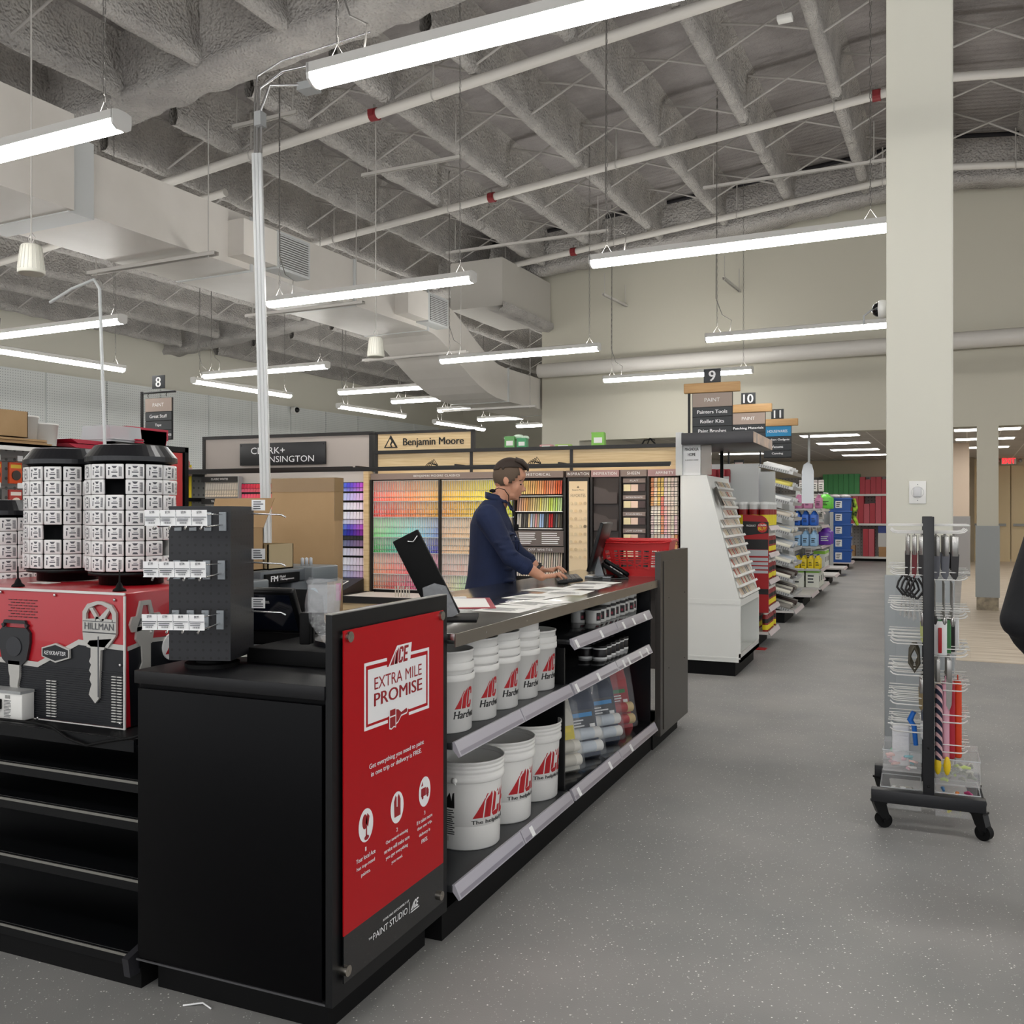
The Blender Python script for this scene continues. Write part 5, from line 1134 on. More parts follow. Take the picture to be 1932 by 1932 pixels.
# individual cards
CHIP=objmat('chip_card',.55)
def cname(h,s,v):
    if v<.35: return 'dark grey'
    if s<.12: return 'off-white' if v>.8 else 'grey'
    n=['red','orange','yellow','green','teal','blue','violet','pink'][int(((h%1)*8+.5))%8]
    return ('pale ' if s<.35 and v>.6 else 'deep ' if v<.6 else '')+n
chip0=None
def chipcard(x,z,w_,h_,hv,lab,grp,y=0):
    global chip0
    c=hsv(*hv)
    if chip0 is None: chip0=MB().box(-.5,.5,-.5,.5,-.5,.5).mesh('paint_chip',CHIP)
    o=bpy.data.objects.new('paint_chip',chip0); C.objects.link(o); p=fr('D',x,YD-.012+y,z); o.location=p; o.rotation_euler=(R(-9),0,rD); o.scale=(w_,.006,h_); o.color=c
    tag(o,cname(*hv)+' colour chip, '+lab,'paint chip',grp)
for r_ in range(3):
    zt=[1.83,1.66,1.50][r_]
    for i in range(20):
        k=random.Random(i*31+r_); u=i/20
        if r_==0: hv=(.115-.10*u+.02*k.random(),.45+.4*u*k.random(),.95-.1*k.random())
        elif r_==1: hv=(.05+.2*u,.3+.3*k.random(),.88-.3*(1-u)*k.random())
        else: hv=(k.choice([.1,.6,.08,.0,.12]),k.choice([.05,.1,.2,.3]),k.choice([.9,.85,.7,.4,.25])) if i not in(14,15) else (.99,.9,.75)
        chipcard(-3.145+.0238*i,zt-.085,.017,.135,hv,'%s row, %s column of the Historical rack'%(ORD[r_],ORD[i]),'chips on the Historical rack')
mb=MB(); [mb.box(-3.158,-2.668,YD-.05,YD,z,z+.008) for z in (1.655,1.50,1.33)]; mb.obj('rack_lip',WHT,t)
for i in range(20): chipcard(-3.145+.0238*i,.98,.015,.24,(.08+.02*(i%3),.10+.03*(i%4),.95),'%s column of the Off Whites rack'%ORD[i],'chips on the Off Whites rack')
# ---- second display, grey ----
t=thing('paint_display','grey colour display lettered CLARK+KENSINGTON, left of the wooden one','paint display',(0,0,0),rD)
dbox(-6.97,-4.80,YD+.02,YD+.4,0,1.96).obj('carcass',mat('ck_carcass','#d6d0cb',.6),t)
dbox(-6.95,-4.80,YD-.0,YD+.05,1.96,2.34).obj('sign_board',BEIGE,t)
MB().box(-6.98,-4.79,YD-.012,YD+.06,2.325,2.36).box(-6.98,-6.945,YD-.012,YD+.06,1.93,2.34).box(-4.83,-4.79,YD-.012,YD+.06,1.93,2.34).box(-6.98,-4.79,YD-.47,YD-.42,1.925,1.965).box(-6.98,-6.95,YD-.45,YD,1.93,1.96).obj('black_frame',FRB,t)
p_=MB().bbox(-6.45,-5.35,YD-.04,YD-.015,2.02,2.265,.003).obj('name_plate',mat('plate_black','#1f1f21',.4),t)
fq=lambda u,v,w=0:(u,YD-.0415,v)
mb=MB(); addtext(mb,'CLARK+',-6.30,2.145,.44,.072,align='l',fn=fq); addtext(mb,'KENSINGTON',-6.19,2.05,.70,.068,align='l',fn=fq); mb.obj('lettering',WPR,p_)
MB().ball((-6.43,YD-.041,2.24),.006).ball((-5.37,YD-.041,2.24),.006).ball((-6.43,YD-.041,2.04),.006).ball((-5.37,YD-.041,2.04),.006).obj('bolt',BLK,p_)
for (z0,z1,s) in ((1.84,1.90,'CLASSIC WHITES'),(1.59,1.65,'TRUE NEUTRALS'),(1.34,1.40,'GREYS')):
    if s!='GREYS':
        h_=dbox(-6.95,-6.46,YD-.07,YD,z0,z1).obj('category_header',mat('header_black','#1c1a1a',.5),t); addtext(MB(),s,-6.70,z0+.02,.23,.022,fn=fD(.0715),bold=.02).obj('lettering',WPR,h_)
    o=mkobj('colour_cards',chiprack(-6.93,-6.48,[z0-.01,z0-.17],14,lambda u,r_,q:hsv(.10,.05+.1*q+.05*u,.97),'colour_cards'),t); o['kind']='stuff'
dbox(-6.455,-6.44,YD-.07,YD,.7,1.9).obj('divider',GRY,t); dbox(-4.855,-4.795,YD-.09,YD+.02,0,1.95).obj('wood_post',WOODL,t)
dbox(-6.44,-4.86,YD-.05,YD+.02,.70,.745).obj('rack_foot',BLK,t); dbox(-6.44,-4.86,YD-.02,YD,.74,1.82).obj('rack_back',mat('rack_back_dark','#222',.6) if 0 else BLK,t)
rows=[1.815,1.76,1.72,1.62,1.52,1.42,1.37,1.31,1.245,1.20,1.13,1.03,.93,.87,.80,.745]
def ckc(xi,r_):
    u=xi; kk=random.Random(int(xi*40)+r_*3).random()*.04
    h=.97-.40*u if u<.5 else .62+.26*(u-.78)/.22 if u>.78 else .97-.4*u
    if u>.78: h=.57+.30*(u-.78)/.22
    sat=[.62,.42,.22,.06,.05,.14,.55,.75,.0,.25,.08,.05,.08,.16,.35,.62][r_]; val=[.88,.93,.96,.98,.98,.96,.85,.65,.18,.6,.93,.96,.95,.88,.72,.42][r_]
    if u<.5: sat=[.75,.55,.62,.5,.35,.3,.4,.5,.3,.3,.2,.2,.2,.2,.3,.4][r_]; val=max(val,.85); h=.96+.05*(u/.3)
    return (h,min(sat+kk,1),val)
for r_ in range(15):
    for i in range(41):
        x=-6.42+i*.0385; u=i/41
        if not ((i<11 and r_<5) or i>31): continue
        zt,zb=rows[r_],rows[r_+1]
        side,ci=('pink block',i) if i<16 else ('blue block',i-32)
        chipcard(x,(zt+zb)/2,.034,(zt-zb)*.92,ckc(u,r_),'%s row, %s column, %s of the grey display'%(ORD[r_],ORD[ci],side),'chips on the grey display',-.01)
# tables in front
t=thing('display_table','black framed wooden table with a white top before the colour racks','table',(0,0,0),rD)
dbox(-4.80,-3.55,8.15,8.72,.64,.66).obj('table_top',mat('top_white','#dcd8d2',.4),t); dbox(-4.78,-3.57,8.17,8.7,.08,.60).obj('front',WOODL,t)
MB().box(-4.83,-3.53,8.13,8.16,.60,.665).box(-4.83,-4.79,8.12,8.75,0,.665).box(-3.56,-3.52,8.12,8.75,0,.665).obj('black_frame',FRB,t)
a=MB()
for i in range(6): a.cyl((-4.25+.03*i,8.3,.66),(-4.25+.03*i,8.3,.76+.01*(i%2)),.007,6)
tag(a.obj('brush_caddy',mat('caddy','#c9c2b4',.3),None,(0,0,0),rD),'clear caddy with upright samples on the wooden table','caddy')
t=thing('slant_lectern','low black slanted display desk with a framed card, left of the wooden table','display desk',(0,0,0),rD)
MB().prism([(8.0,.0),(8.0,.64),(8.72,.80),(8.72,0)],-5.6,-4.84,'x').obj('body',mat('lectern_dark','#232120',.45),t)
MB().box(-5.55,-4.88,7.985,8.0,.05,.60).obj('front_panel',mat('steel_panel','#8d8a86',.35,metal=.6),t)
Mx=Matrix.Translation((0,8.0,.64))@Matrix.Rotation(math.atan2(.16,.72),4,'X')
MB().box(-5.5,-4.95,.08,.62,.001,.004,M=Mx).obj('card_border',WPR,t); MB().box(-5.485,-4.965,.095,.605,.004,.006,M=Mx).obj('card',mat('lectern_card','#1b1a1a',.3),t)
mb=MB(); fineprint(mb,-5.35,-5.1,.35,.5,2,fn=lambda u,v,q:Mx@Vector((u,v,.0065))); mb.obj('card_print',WPR,t)
# goods on top of the displays
def bag(x,z,w_,h_,c,label,name='snack_pouch',cat='pouch',y=9.0,c2='#e9e9e4'):
    t=thing(name,label,cat,fr('D',x,y,z),rD)
    MB().prism([(-w_/2,0),(w_/2,0),(w_/2*.95,h_),(-w_/2*.95,h_)],-.04,.04,'y').obj('pouch',mat('pouch'+c[1:],c,.4),t)
    mb=MB(); mb.box(-w_*.3,w_*.35,-.042,-.04,h_*.25,h_*.65); mb.obj('label_patch',mat('pouchl'+c2[1:],c2,.5),t)
    mb=MB(); [mb.box(-w_/2+i*w_/8,-w_/2+i*w_/8+w_/18,-.041,.041,h_*.93,h_*1.04) for i in range(8)]; mb.obj('top_fringe',mat('pouch'+c[1:],c,.4),t)
bag(-3.29,2.15,.11,.12,'#5f9f58','green and white pouch on the display top, left of the clerk','plant_food_pouch'); bag(-3.16,2.15,.10,.10,'#3f9a62','green pouch with pale flowers on the display top','plant_food_pouch')
tag(MB().ball((-3.22,9.05,2.27),(.06,.05,.03),12).ball((-3.33,9.05,2.26),(.05,.04,.025),12).ball((-3.15,9.05,2.26),(.045,.04,.025),12).obj('flower_bunch',mat('flower_pale','#c9dac8',.8),None,(0,0,0),rD),'bunch of pale artificial flowers on the display top','flowers')
bag(-2.36,2.15,.13,.135,'#7fbf4a','bright green pouch standing alone on the display top','plant_food_pouch')
bag(-2.9,2.15,.13,.03,'#c98f8f','flat pink packet lying on the display top','packet','packet'); bag(-2.72,2.15,.16,.03,'#a8c96a','flat lime packet lying on the display top','packet','packet')
tag(MB().tube([(-1.93,9.0,2.15),(-1.9,9.0,2.2),(-1.84,9.0,2.21),(-1.8,9.0,2.17),(-1.79,9.0,2.15)],.008,6).tube([(-1.88,9.02,2.15),(-1.85,9.02,2.22),(-1.80,9.02,2.2)],.006,6).obj('cable_coil',BLKM,None,(0,0,0),rD),'black cable loop sticking up from the display top','cable')
# ================= people =================
SKIN=mat('skin','#c48e72',.5); SKIN.node_tree.nodes['Principled BSDF'].inputs['Subsurface Weight'].default_value=.08
def remeshed(name,mb,m,parent,vox,smooth=4,push=0):
    o=mb.obj('tmp',m); r_=o.modifiers.new('r','REMESH'); r_.mode='VOXEL'; r_.voxel_size=vox; r_.use_smooth_shade=True
    s_=o.modifiers.new('s','SMOOTH'); s_.factor=.5; s_.iterations=smooth
    dg=bpy.context.evaluated_depsgraph_get(); dg.update(); me=bpy.data.meshes.new_from_object(o.evaluated_get(dg),depsgraph=dg); me.name=name
    bpy.data.objects.remove(o); me.materials.clear(); me.materials.append(m)
    for p_ in me.polygons: p_.use_smooth=True; p_.material_index=0
    return mkobj(name,me,parent)
def loft(mb,rings,n=24):
    """rings: (cx,cy,cz,ax,by) horizontal ellipses, closed ends"""
    vs=[]; 
    for (cx,cy,cz,a,b_) in rings:
        for i in range(n): t_=2*math.pi*i/n; vs.append((cx+a*math.cos(t_),cy+b_*math.sin(t_),cz))
    fs=[(j*n+i,j*n+(i+1)%n,(j+1)*n+(i+1)%n,(j+1)*n+i) for j in range(len(rings)-1) for i in range(n)]
    fs+=[tuple(range(n)),tuple(reversed(range((len(rings)-1)*n,len(rings)*n)))]
    return mb.add(vs,fs,True)
def limb(mb,pts,rs):
    mb.tube(pts,rs,14)
    for p_,r_ in zip(pts,rs): mb.ball(p_,r_*.99,14)
def hand(mb,wr,kn,lat,up,tipdrop,fl=.085,spread=.019,thumb_side=1):
    """wr wrist, kn middle knuckle, lat lateral unit vector, up palm normal"""
    wr,kn,lat,up=Vector(wr),Vector(kn),Vector(lat).normalized(),Vector(up).normalized(); fw=(kn-wr).normalized()
    for k in range(5):
        u=k/4; c=wr.lerp(kn,u); w_=.024+.018*u
        mb.ball(tuple(c),(0.02,.02,.016),10)
        for s_ in (-1,-.5,.5,1): mb.ball(tuple(c+lat*w_*s_*.75),(.016,.016,.0135),10)
    for i,L_ in enumerate((.9,1.0,.96,.76)):
        o=(1.5-i)*spread*thumb_side; b_=kn+lat*o+fw*(-.004*abs(i-1.2)); d=(fw+lat*o*1.6).normalized(); l=fl*L_
        p1=b_+d*l*.42+up*.012; p2=b_+d*l*.76+up*(-.002-tipdrop*.3); p3=b_+d*l*.98-up*(.012+tipdrop)
        limb(mb,[b_,p1,p2,p3],[.0098,.0088,.0080,.0070])
    b_=wr+(kn-wr)*.28+lat*.026*thumb_side; p1=b_+fw*.034+lat*.026*thumb_side-up*.004; p2=p1+fw*.034+lat*.010*thumb_side-up*.006; limb(mb,[b_,p1,p2],[.0125,.0105,.0085])
t=thing('person','person with short dark hair in a navy button shirt, typing behind the steel counter','person',tuple(camp(0,5.72,0)),R(TH))
sh=[(-.145,-.175,1.475),(-.11,.18,1.475)]; el=[(-.012,-.255,1.235),(.03,.25,1.24)]; wr=[(.175,-.215,1.118),(.19,.205,1.128)]
mb=MB()
# torso, hips, legs
loft(mb,[(-.15,0,.86,.10,.16),(-.15,0,.95,.125,.175),(-.14,0,1.08,.115,.155),(-.13,0,1.22,.115,.155),(-.125,0,1.36,.12,.175),(-.13,0,1.46,.10,.17),(-.125,0,1.52,.07,.10),(-.10,0,1.56,.058,.062)])
limb(mb,[(-.10,0,1.53),(-.075,0,1.58),(-.045,0,1.63)],[.066,.060,.058])
for s_ in (-1,1):
    limb(mb,[(-.15,s_*.09,.90),(-.13,s_*.10,.50),(-.16,s_*.105,.09)],[.092,.058,.040]); mb.bbox(-.21,.05,s_*.105-.045,s_*.105+.045,.0,.075,.02)
for i in (0,1): limb(mb,[sh[i],Vector(sh[i]).lerp(Vector(el[i]),.5),el[i],Vector(el[i]).lerp(Vector(wr[i]),.35),wr[i]],[.055,.047,.040,.040,.027])
hand(mb,wr[0],(.250,-.185,1.122),(.25,1,0),(0,0,1),.010,thumb_side=1)
hand(mb,wr[1],(.268,.168,1.138),(.25,-1,0) if 0 else (.3,1,0),(0,0,1),.012,thumb_side=-1)
# head
mb.ball((-.012,0,1.733),(.096,.074,.090),20); mb.ball((-.045,0,1.695),(.066,.064,.066),16); mb.ball((.014,0,1.662),(.052,.057,.082),18); mb.ball((.0,0,1.605),(.040,.046,.034),14); mb.ball((.024,0,1.588),(.019,.022,.017),12)
mb.ball((.036,0,1.725),(.050,.058,.045),14); mb.ball((.050,0,1.690),(.018,.046,.010),12); mb.ball((.046,0,1.607),(.0125,.020,.011),10); mb.ball((.043,0,1.63),(.016,.022,.018),10)
limb(mb,[(.060,0,1.676),(.070,0,1.652),(.079,0,1.634)],[.007,.008,.010]); mb.ball((.066,-.010,1.630),.008,8); mb.ball((.066,.010,1.630),.008,8)
for s_ in (-1,1):
    mb.ball((-.036,s_*.076,1.690),(.019,.008,.029),12); mb.ball((-.030,s_*.075,1.668),(.010,.007,.012),8)
    mb.ball((.028,s_*.040,1.648),(.022,.018,.026),12)
bd=remeshed('body',mb,SKIN,t,.0048,3)
MH=mat('hair_top','#33271f',.75,bump=(160,.5,.003)); MHS=mat('hair_side','#5d4d3f',.85,bump=(200,.4,.002))
mb=MB()
def shell(mb,c,r,keep,n=36):
    m=MB().ball(c,r,n); idx={}; 
    for f in m.f:
        q=[m.v[i] for i in f]; ce=Vector((sum(v[0] for v in q)/4,sum(v[1] for v in q)/4,sum(v[2] for v in q)/4))
        if keep(ce):
            ids=[]
            for i in f:
                k=tuple(round(a,5) for a in m.v[i])
                if k not in idx: idx[k]=len(mb.v); mb.v.append(m.v[i])
                if idx[k] not in ids: ids.append(idx[k])
            if len(ids)>2: mb.f.append(ids); mb.m.append(0); mb.sm.append(True)
def hl(x): return 1.742 if x>.045 else 1.742-(.045-x)*1.1 if x>.0 else 1.690 if x>-.02 else 1.690-(-.02-x)*.55
shell(mb,(-.013,0,1.738),(.1005,.079,.0915),lambda c:c.z>1.752+.020*math.sin((c.x+.1)*18)+.006*math.sin(c.x*150))
o=mb.obj('hair',MH,t); q=o.modifiers.new('s','SOLIDIFY'); q.thickness=.006; q.offset=1; q=o.modifiers.new('m','SUBSURF'); q.levels=1; q.render_levels=1
mb=MB(); shell(mb,(-.016,0,1.722),(.0985,.0785,.094),lambda c:c.z>hl(c.x)-.012 and c.z<1.80 and c.x<.04)
o=mb.obj('hair_sides',MHS,t); q=o.modifiers.new('s','SOLIDIFY'); q.thickness=.004; q.offset=1; o['label']='short faded hair at the sides'
mb=MB(); 
for k in range(9): y=-.048+.012*k; mb.tube([(.02,y,1.826-abs(y)*.25),(.062,y*1.05,1.812-abs(y)*.25),(.092,y*1.02,1.783-abs(y)*.2),(.100,y,1.762-abs(y)*.2)],[.012,.013,.011,.005],8)
mb.obj('fringe',MH,t)
for s_ in (-1,1):
    MB().ball((.052,s_*.031,1.668),(.0085,.013,.0055),12).obj('eye',mat('eye_dark','#241a15',.3),t)
    MB().tube([(.055,s_*.014,1.692),(.060,s_*.030,1.697),(.046,s_*.048,1.690)],[.004,.0055,.003],6).obj('eyebrow',MH,t)
MB().ball((.0545,0,1.6085),(.006,.020,.0028),12).ball((.052,0,1.602),(.006,.017,.0035),12).obj('lips',mat('lips','#a8655a',.5),t)
# shirt
NV=mat('shirt_navy','#101d3e',.85,bump=(26,.25,.012),vary=(6,'#0f1b3a','#132245'))
mb=MB()
loft(mb,[(-.135,0,.93,.150,.195),(-.132,0,1.03,.158,.20),(-.125,0,1.10,.150,.192),(-.122,0,1.22,.142,.185),(-.122,0,1.34,.138,.195),(-.128,0,1.43,.128,.20),(-.132,0,1.50,.100,.175),(-.118,0,1.55,.075,.10),(-.10,0,1.575,.070,.078)],28)
for i in (0,1):
    cuff=Vector(el[i]).lerp(Vector(wr[i]),.50)
    limb(mb,[Vector(sh[i])+Vector((0,0,-.005)),Vector(sh[i]).lerp(Vector(el[i]),.35),Vector(sh[i]).lerp(Vector(el[i]),.7),el[i],cuff],[.078,.068,.058,.054,.048])
    # folds
    for k in range(5):
        c=Vector(sh[i]).lerp(Vector(el[i]),.45+.12*k); mb.ball(tuple(c+Vector((.02*math.sin(k*2),(-1 if i==0 else 1)*.03,.01))),(.045,.035,.014),10)
for k in range(6): mb.ball((-.03+.01*math.sin(k*3),-.10+.04*math.cos(k*2),1.02+.07*k),(.05,.06,.012),10)
st=remeshed('shirt',mb,NV,t,.008,3)
# collar, placket, buttons, pocket, cuff edges
mb=MB()
for s_ in (-1,1):
    mb.add([(-.165,s_*.012,1.585),(-.150,s_*.060,1.578),(-.09,s_*.079,1.572),(-.03,s_*.055,1.555),(-.005,s_*.018,1.538),(-.165,s_*.010,1.625),(-.145,s_*.050,1.620),(-.09,s_*.064,1.605),(-.04,s_*.040,1.585),(-.022,s_*.012,1.565)],[(0,1,6,5),(1,2,7,6),(2,3,8,7),(3,4,9,8)],True)
    mb.add([(-.03,s_*.056,1.553),(-.002,s_*.016,1.536),(.012,s_*.030,1.50),(-.012,s_*.066,1.512)],[(0,1,2,3)],True)
o=mb.obj('collar',NV,t); q=o.modifiers.new('s','SOLIDIFY'); q.thickness=.005
mb=MB(); pl_=[(.0,-.012,1.53),(.012,-.014,1.45),(.02,-.015,1.34),(.024,-.015,1.22),(.03,-.015,1.10)]
for a,b_ in zip(pl_,pl_[1:]): mb.add([(a[0],a[1]-.012,a[2]),(a[0],a[1]+.02,a[2]),(b_[0],b_[1]+.02,b_[2]),(b_[0],b_[1]-.012,b_[2])],[(0,1,2,3)])
o=mb.obj('placket',NV,t); q=o.modifiers.new('s','SOLIDIFY'); q.thickness=.004
for (x,y,z) in ((-.004,-.028,1.525),(.008,-.03,1.47),(.016,-.022,1.41),(.021,-.02,1.35),(.024,-.02,1.26)): MB().ball((x,y-.004,z),.0045,8).obj('button',mat('button','#cfd3da',.3),t)
MB().bbox(-.035,.015,-.168,-.155,1.32,1.33,.002,M=Matrix.Rotation(R(10),4,'Z')).obj('pocket_flap',NV,t)
for i in (0,1):
    c=Vector(el[i]).lerp(Vector(wr[i]),.50); d=(Vector(wr[i])-Vector(el[i])).normalized()
    MB().tube([c-d*.035,c+d*.006],[.051,.051],18,True).obj('cuff',NV,t)
# radio mic and lead, watch, trousers, shoes
MB().ball((-.118,-.058,1.628),(.02,.012,.012),10).obj('headset_clip',BLKM,t)
MB().tube([(-.118,-.06,1.63),(-.08,-.078,1.645),(-.045,-.074,1.635),(-.02,-.066,1.60),(-.02,-.06,1.565),(.0,-.04,1.53),(.016,-.03,1.46),(.024,-.028,1.42)],.0026,6).obj('headset_lead',BLKM,t)
MB().bbox(.012,.04,-.045,-.02,1.385,1.425,.004).tube([(.03,-.03,1.385),(.045,-.03,1.33),(.04,-.03,1.27),(.02,-.03,1.25)],.0022,5).obj('radio_mic',BLKM,t)
w0=Vector(wr[1]).lerp(Vector(el[1]),.12); d=(Vector(wr[1])-Vector(el[1])).normalized(); MB().tube([w0-d*.011,w0+d*.011],[.0315,.0305],20).ball(tuple(w0+Vector((0,0,.03))),(.017,.017,.008),10).obj('watch',mat('watch','#15110f',.3),t)
mb=MB(); loft(mb,[(-.15,0,.84,.13,.18),(-.15,0,.98,.135,.185),(-.14,0,1.02,.13,.18)])
for s_ in (-1,1): limb(mb,[(-.15,s_*.092,.88),(-.135,s_*.10,.50),(-.155,s_*.105,.10)],[.102,.075,.062])
remeshed('trousers',mb,mat('trousers_dark','#1c1d22',.85),t,.012,3)
for s_ in (-1,1): MB().bbox(-.235,.065,s_*.105-.052,s_*.105+.052,0,.10,.03).obj('shoe',BLKM,t)
# ---- second person, mostly beyond the right edge ----
t=thing('person','person in a black jacket standing at the right edge with an elbow out','person',tuple(camp(2.10,3.3,0)),R(TH))
mb=MB()
loft(mb,[(0,0,.90,.13,.17),(0,0,1.0,.13,.165),(0,0,1.15,.12,.15),(0,0,1.3,.125,.165),(0,0,1.42,.11,.17),(0,0,1.49,.07,.10),(0,0,1.53,.055,.06)])
limb(mb,[(0,0,1.5),(0,0,1.56),(.0,.0,1.6)],[.062,.056,.056])
for s_ in (-1,1): limb(mb,[(s_*.09,0,.88),(s_*.10,.0,.48),(s_*.10,.02,.09)],[.09,.058,.04])
mb.ball((0,0,1.70),(.078,.098,.10),18); mb.ball((0,.03,1.63),(.052,.055,.06),14); limb(mb,[(0,.10,1.69),(0,.112,1.655)],[.008,.011]); [mb.ball((s_*.08,0,1.675),(.008,.018,.028),10) for s_ in (-1,1)]
aL=[(-.20,0,1.41),(-.315,-.02,1.12),(-.17,.10,.98)]; aR=[(.17,0,1.42),(.24,-.02,1.14),(.10,.10,1.0)]
for a in (aL,aR): limb(mb,[a[0],Vector(a[0]).lerp(Vector(a[1]),.5),a[1],a[2]],[.05,.044,.04,.028])
hand(mb,aL[2],(-.10,.15,.95),(0,.2,1),(-.3,-.9,.3),.01,thumb_side=1); hand(mb,aR[2],(.04,.14,.97),(0,.2,1),(.3,-.9,.3),.01,thumb_side=1)
remeshed('body',mb,SKIN,t,.007,3)
JK=mat('jacket_black','#0b0d12',.8,bump=(20,.3,.01))
mb=MB(); loft(mb,[(0,0,.86,.19,.15),(0,0,.92,.195,.165),(0,0,1.05,.18,.16),(0,0,1.2,.18,.155),(0,0,1.34,.19,.16),(0,0,1.43,.18,.135),(0,0,1.50,.09,.09),(0,0,1.55,.075,.08)],26)
for a in (aL,aR): limb(mb,[a[0],Vector(a[0]).lerp(Vector(a[1]),.5),a[1],Vector(a[1]).lerp(Vector(a[2]),.45),a[2]],[.078,.074,.066,.060,.045])
remeshed('jacket',mb,JK,t,.01,4)
mb=MB(); loft(mb,[(0,0,.84,.165,.13),(0,0,.95,.17,.135)])
for s_ in (-1,1): limb(mb,[(s_*.085,0,.86),(s_*.10,0,.48),(s_*.10,.02,.08)],[.10,.075,.062])
remeshed('trousers',mb,mat('jeans','#20242e',.85),t,.013,3)
for s_ in (-1,1): MB().bbox(s_*.10-.05,s_*.10+.05,-.08,.2,0,.09,.03).obj('shoe',BLKM,t)
mb=MB(); shell(mb,(0,-.012,1.715),(.086,.104,.106),lambda c:c.z>1.69+ (c.y*.8 if c.y>0 else c.y*.3)); o=mb.obj('hair',MH,t); q=o.modifiers.new('s','SOLIDIFY'); q.thickness=.012; q.offset=1
for s_ in (-1,1): MB().ball((s_*.03,.088,1.69),(.012,.006,.006),8).obj('eye',MC['eye_dark'],t)
MB().ball((0,.085,1.625),(.02,.005,.005),8).obj('lips',MC['lips'],t)
# ================= aisle signs =================
SGN=mat('sign_black','#2a2d30',.45); SGT=mat('sign_taupe','#a39186',.5); PINE=mat('pine','#c99f6b',.55); nt,N,Lk,b=nodes(PINE); tc=N.new('ShaderNodeTexCoord'); mp=N.new('ShaderNodeMapping'); mp.inputs['Scale'].default_value=(2,2,30); Lk.new(tc.outputs['Object'],mp.inputs['Vector']); no=N.new('ShaderNodeTexNoise'); no.inputs['Scale'].default_value=2; Lk.new(mp.outputs[0],no.inputs['Vector']); cr=N.new('ShaderNodeValToRGB'); cr.color_ramp.elements[0].color=lin('#b98b58'); cr.color_ramp.elements[1].color=lin('#d7b07c'); Lk.new(no.outputs['Fac'],cr.inputs[0]); Lk.new(cr.outputs[0],b.inputs['Base Color'])
def asign(px,d,num,head,hm,rows,label,wood=True,w_=.44,foot=0):
    a,b_,c=ray(px,800); x,y=a*d,b_*d; sc=1
    t=thing('aisle_sign',label,'aisle sign',(x,y,0))
    p_=MB().bbox(-.095,.095,-.012,.0,2.955,3.11,.002).obj('number_plate',SGN,t); addtext(MB(),num,0,2.972,None,.118,bold=.035,fn=lambda u,v,q:(u,-.0135,v)).obj('lettering',WPR,p_)
    if wood: MB().bbox(-.32,.31,-.03,.03,2.845,2.955,.008).obj('wood_bar',PINE,t)
    else:
        MB().bbox(-.24,.25,-.012,.012,2.90,2.92,.003).tube([(-.16,0,2.90),(-.175,0,2.875),(-.16,0,2.86)],.004,6).tube([(.12,0,2.90),(.105,0,2.875),(.12,0,2.86)],.004,6).obj('bracket_bar',BLK,t)
    MB().box(-.275,-.25,-.012,.012,0,2.93).obj('post',BLK,t)
    z=2.84
    p_=MB().box(-w_/2,w_/2,-.012,0,z-.155,z).obj('department_panel',hm,t); addtext(MB(),head,0,z-.098,min(.30,.055*len(head)*.62),.042,bold=.005,fn=lambda u,v,q:(u,-.0135,v)).obj('lettering',WPR,p_)
    MB().box(-w_/2-.006,w_/2+.006,.0,.012,z-.17-.108*len(rows),z+.004).obj('backing',BLK,t)
    for i,r_ in enumerate(rows):
        zz=z-.163-.108*i; p_=MB().box(-w_/2,w_/2,-.012,0,zz-.1,zz).obj('category_panel',SGN,t); addtext(MB(),r_,0,zz-.068,min(.40,.024*len(r_)),.04,bold=.035,fn=lambda u,v,q:(u,-.0135,v)).obj('lettering',WPR,p_)
asign(1344,10.5,'9','PAINT',SGT,['Painters Tools','Roller Kits','Paint Brushes'],'wooden bar aisle sign numbered 9, nearest of the three on the right')
asign(1412,12.6,'10','PAINT',SGT,['Patching Materials','Caulk','Adhesives'],'wooden bar aisle sign numbered 10, middle of the three on the right')
asign(1467,14.6,'11','HOUSEWARES',mat('sign_blue','#1d86b8',.5),['Kitchen Gadgets','Vacuums','Canning'],'wooden bar aisle sign numbered 11 with blue panel, farthest on the right',w_=.41)
asign(300,11.0,'8','PAINT',SGT,['Great Stuff','Tape','Stains / Varnishes'],'black bracket aisle sign numbered 8 above the left shelves',False,.40)
# ================= white colour rack tower =================
WD=mat('display_white','#e3e4e0',.4)
t=thing('colour_card_tower','white tapered colour card display tower beyond the far end of the counter','display tower',(0,0,0))
prof=[(-2.0,.13),(-1.43,.13),(-1.43,.66),(-1.737,1.84),(-2.0,1.84)]
[MB().prism(prof,y,y+.02,'y').obj('side_panel',WD,t) for y in (8.6,9.7)]
MB().box(-2.0,-1.98,8.6,9.72,.13,1.84).box(-1.98,-1.43,8.62,9.70,.64,.70).box(-1.98,-1.43,8.62,9.70,.13,.17).box(-1.98,-1.74,8.62,9.7,1.82,1.84).obj('carcass',WD,t)
MB().box(-1.445,-1.43,8.6,9.72,.13,.21).obj('front_rail',mat('rail_white','#c9c8c4',.4),t)
MB().box(-1.98,-1.48,8.63,9.69,0,.13).obj('kick_plate',BLKM,t)
MB().box(-2.001,-1.43,8.597,8.602,.655,.70).box(-2.0,-1.43,8.597,8.602,.16,.175).obj('side_moulding',WD,t)
L_=Vector((.307,0,-1.18)).normalized(); nrm=Vector((1.18,0,.307)).normalized(); top0=Vector((-1.737,0,1.84)); tot=1.219
def sl(u,s_,q): v=top0+L_*s_+nrm*q; return (v.x,u,v.z)
MB().add([sl(8.62,0,-.004),sl(9.70,0,-.004),sl(9.70,tot,-.004),sl(8.62,tot,-.004)],[(0,1,2,3)]).obj('slope_panel',WD,t)
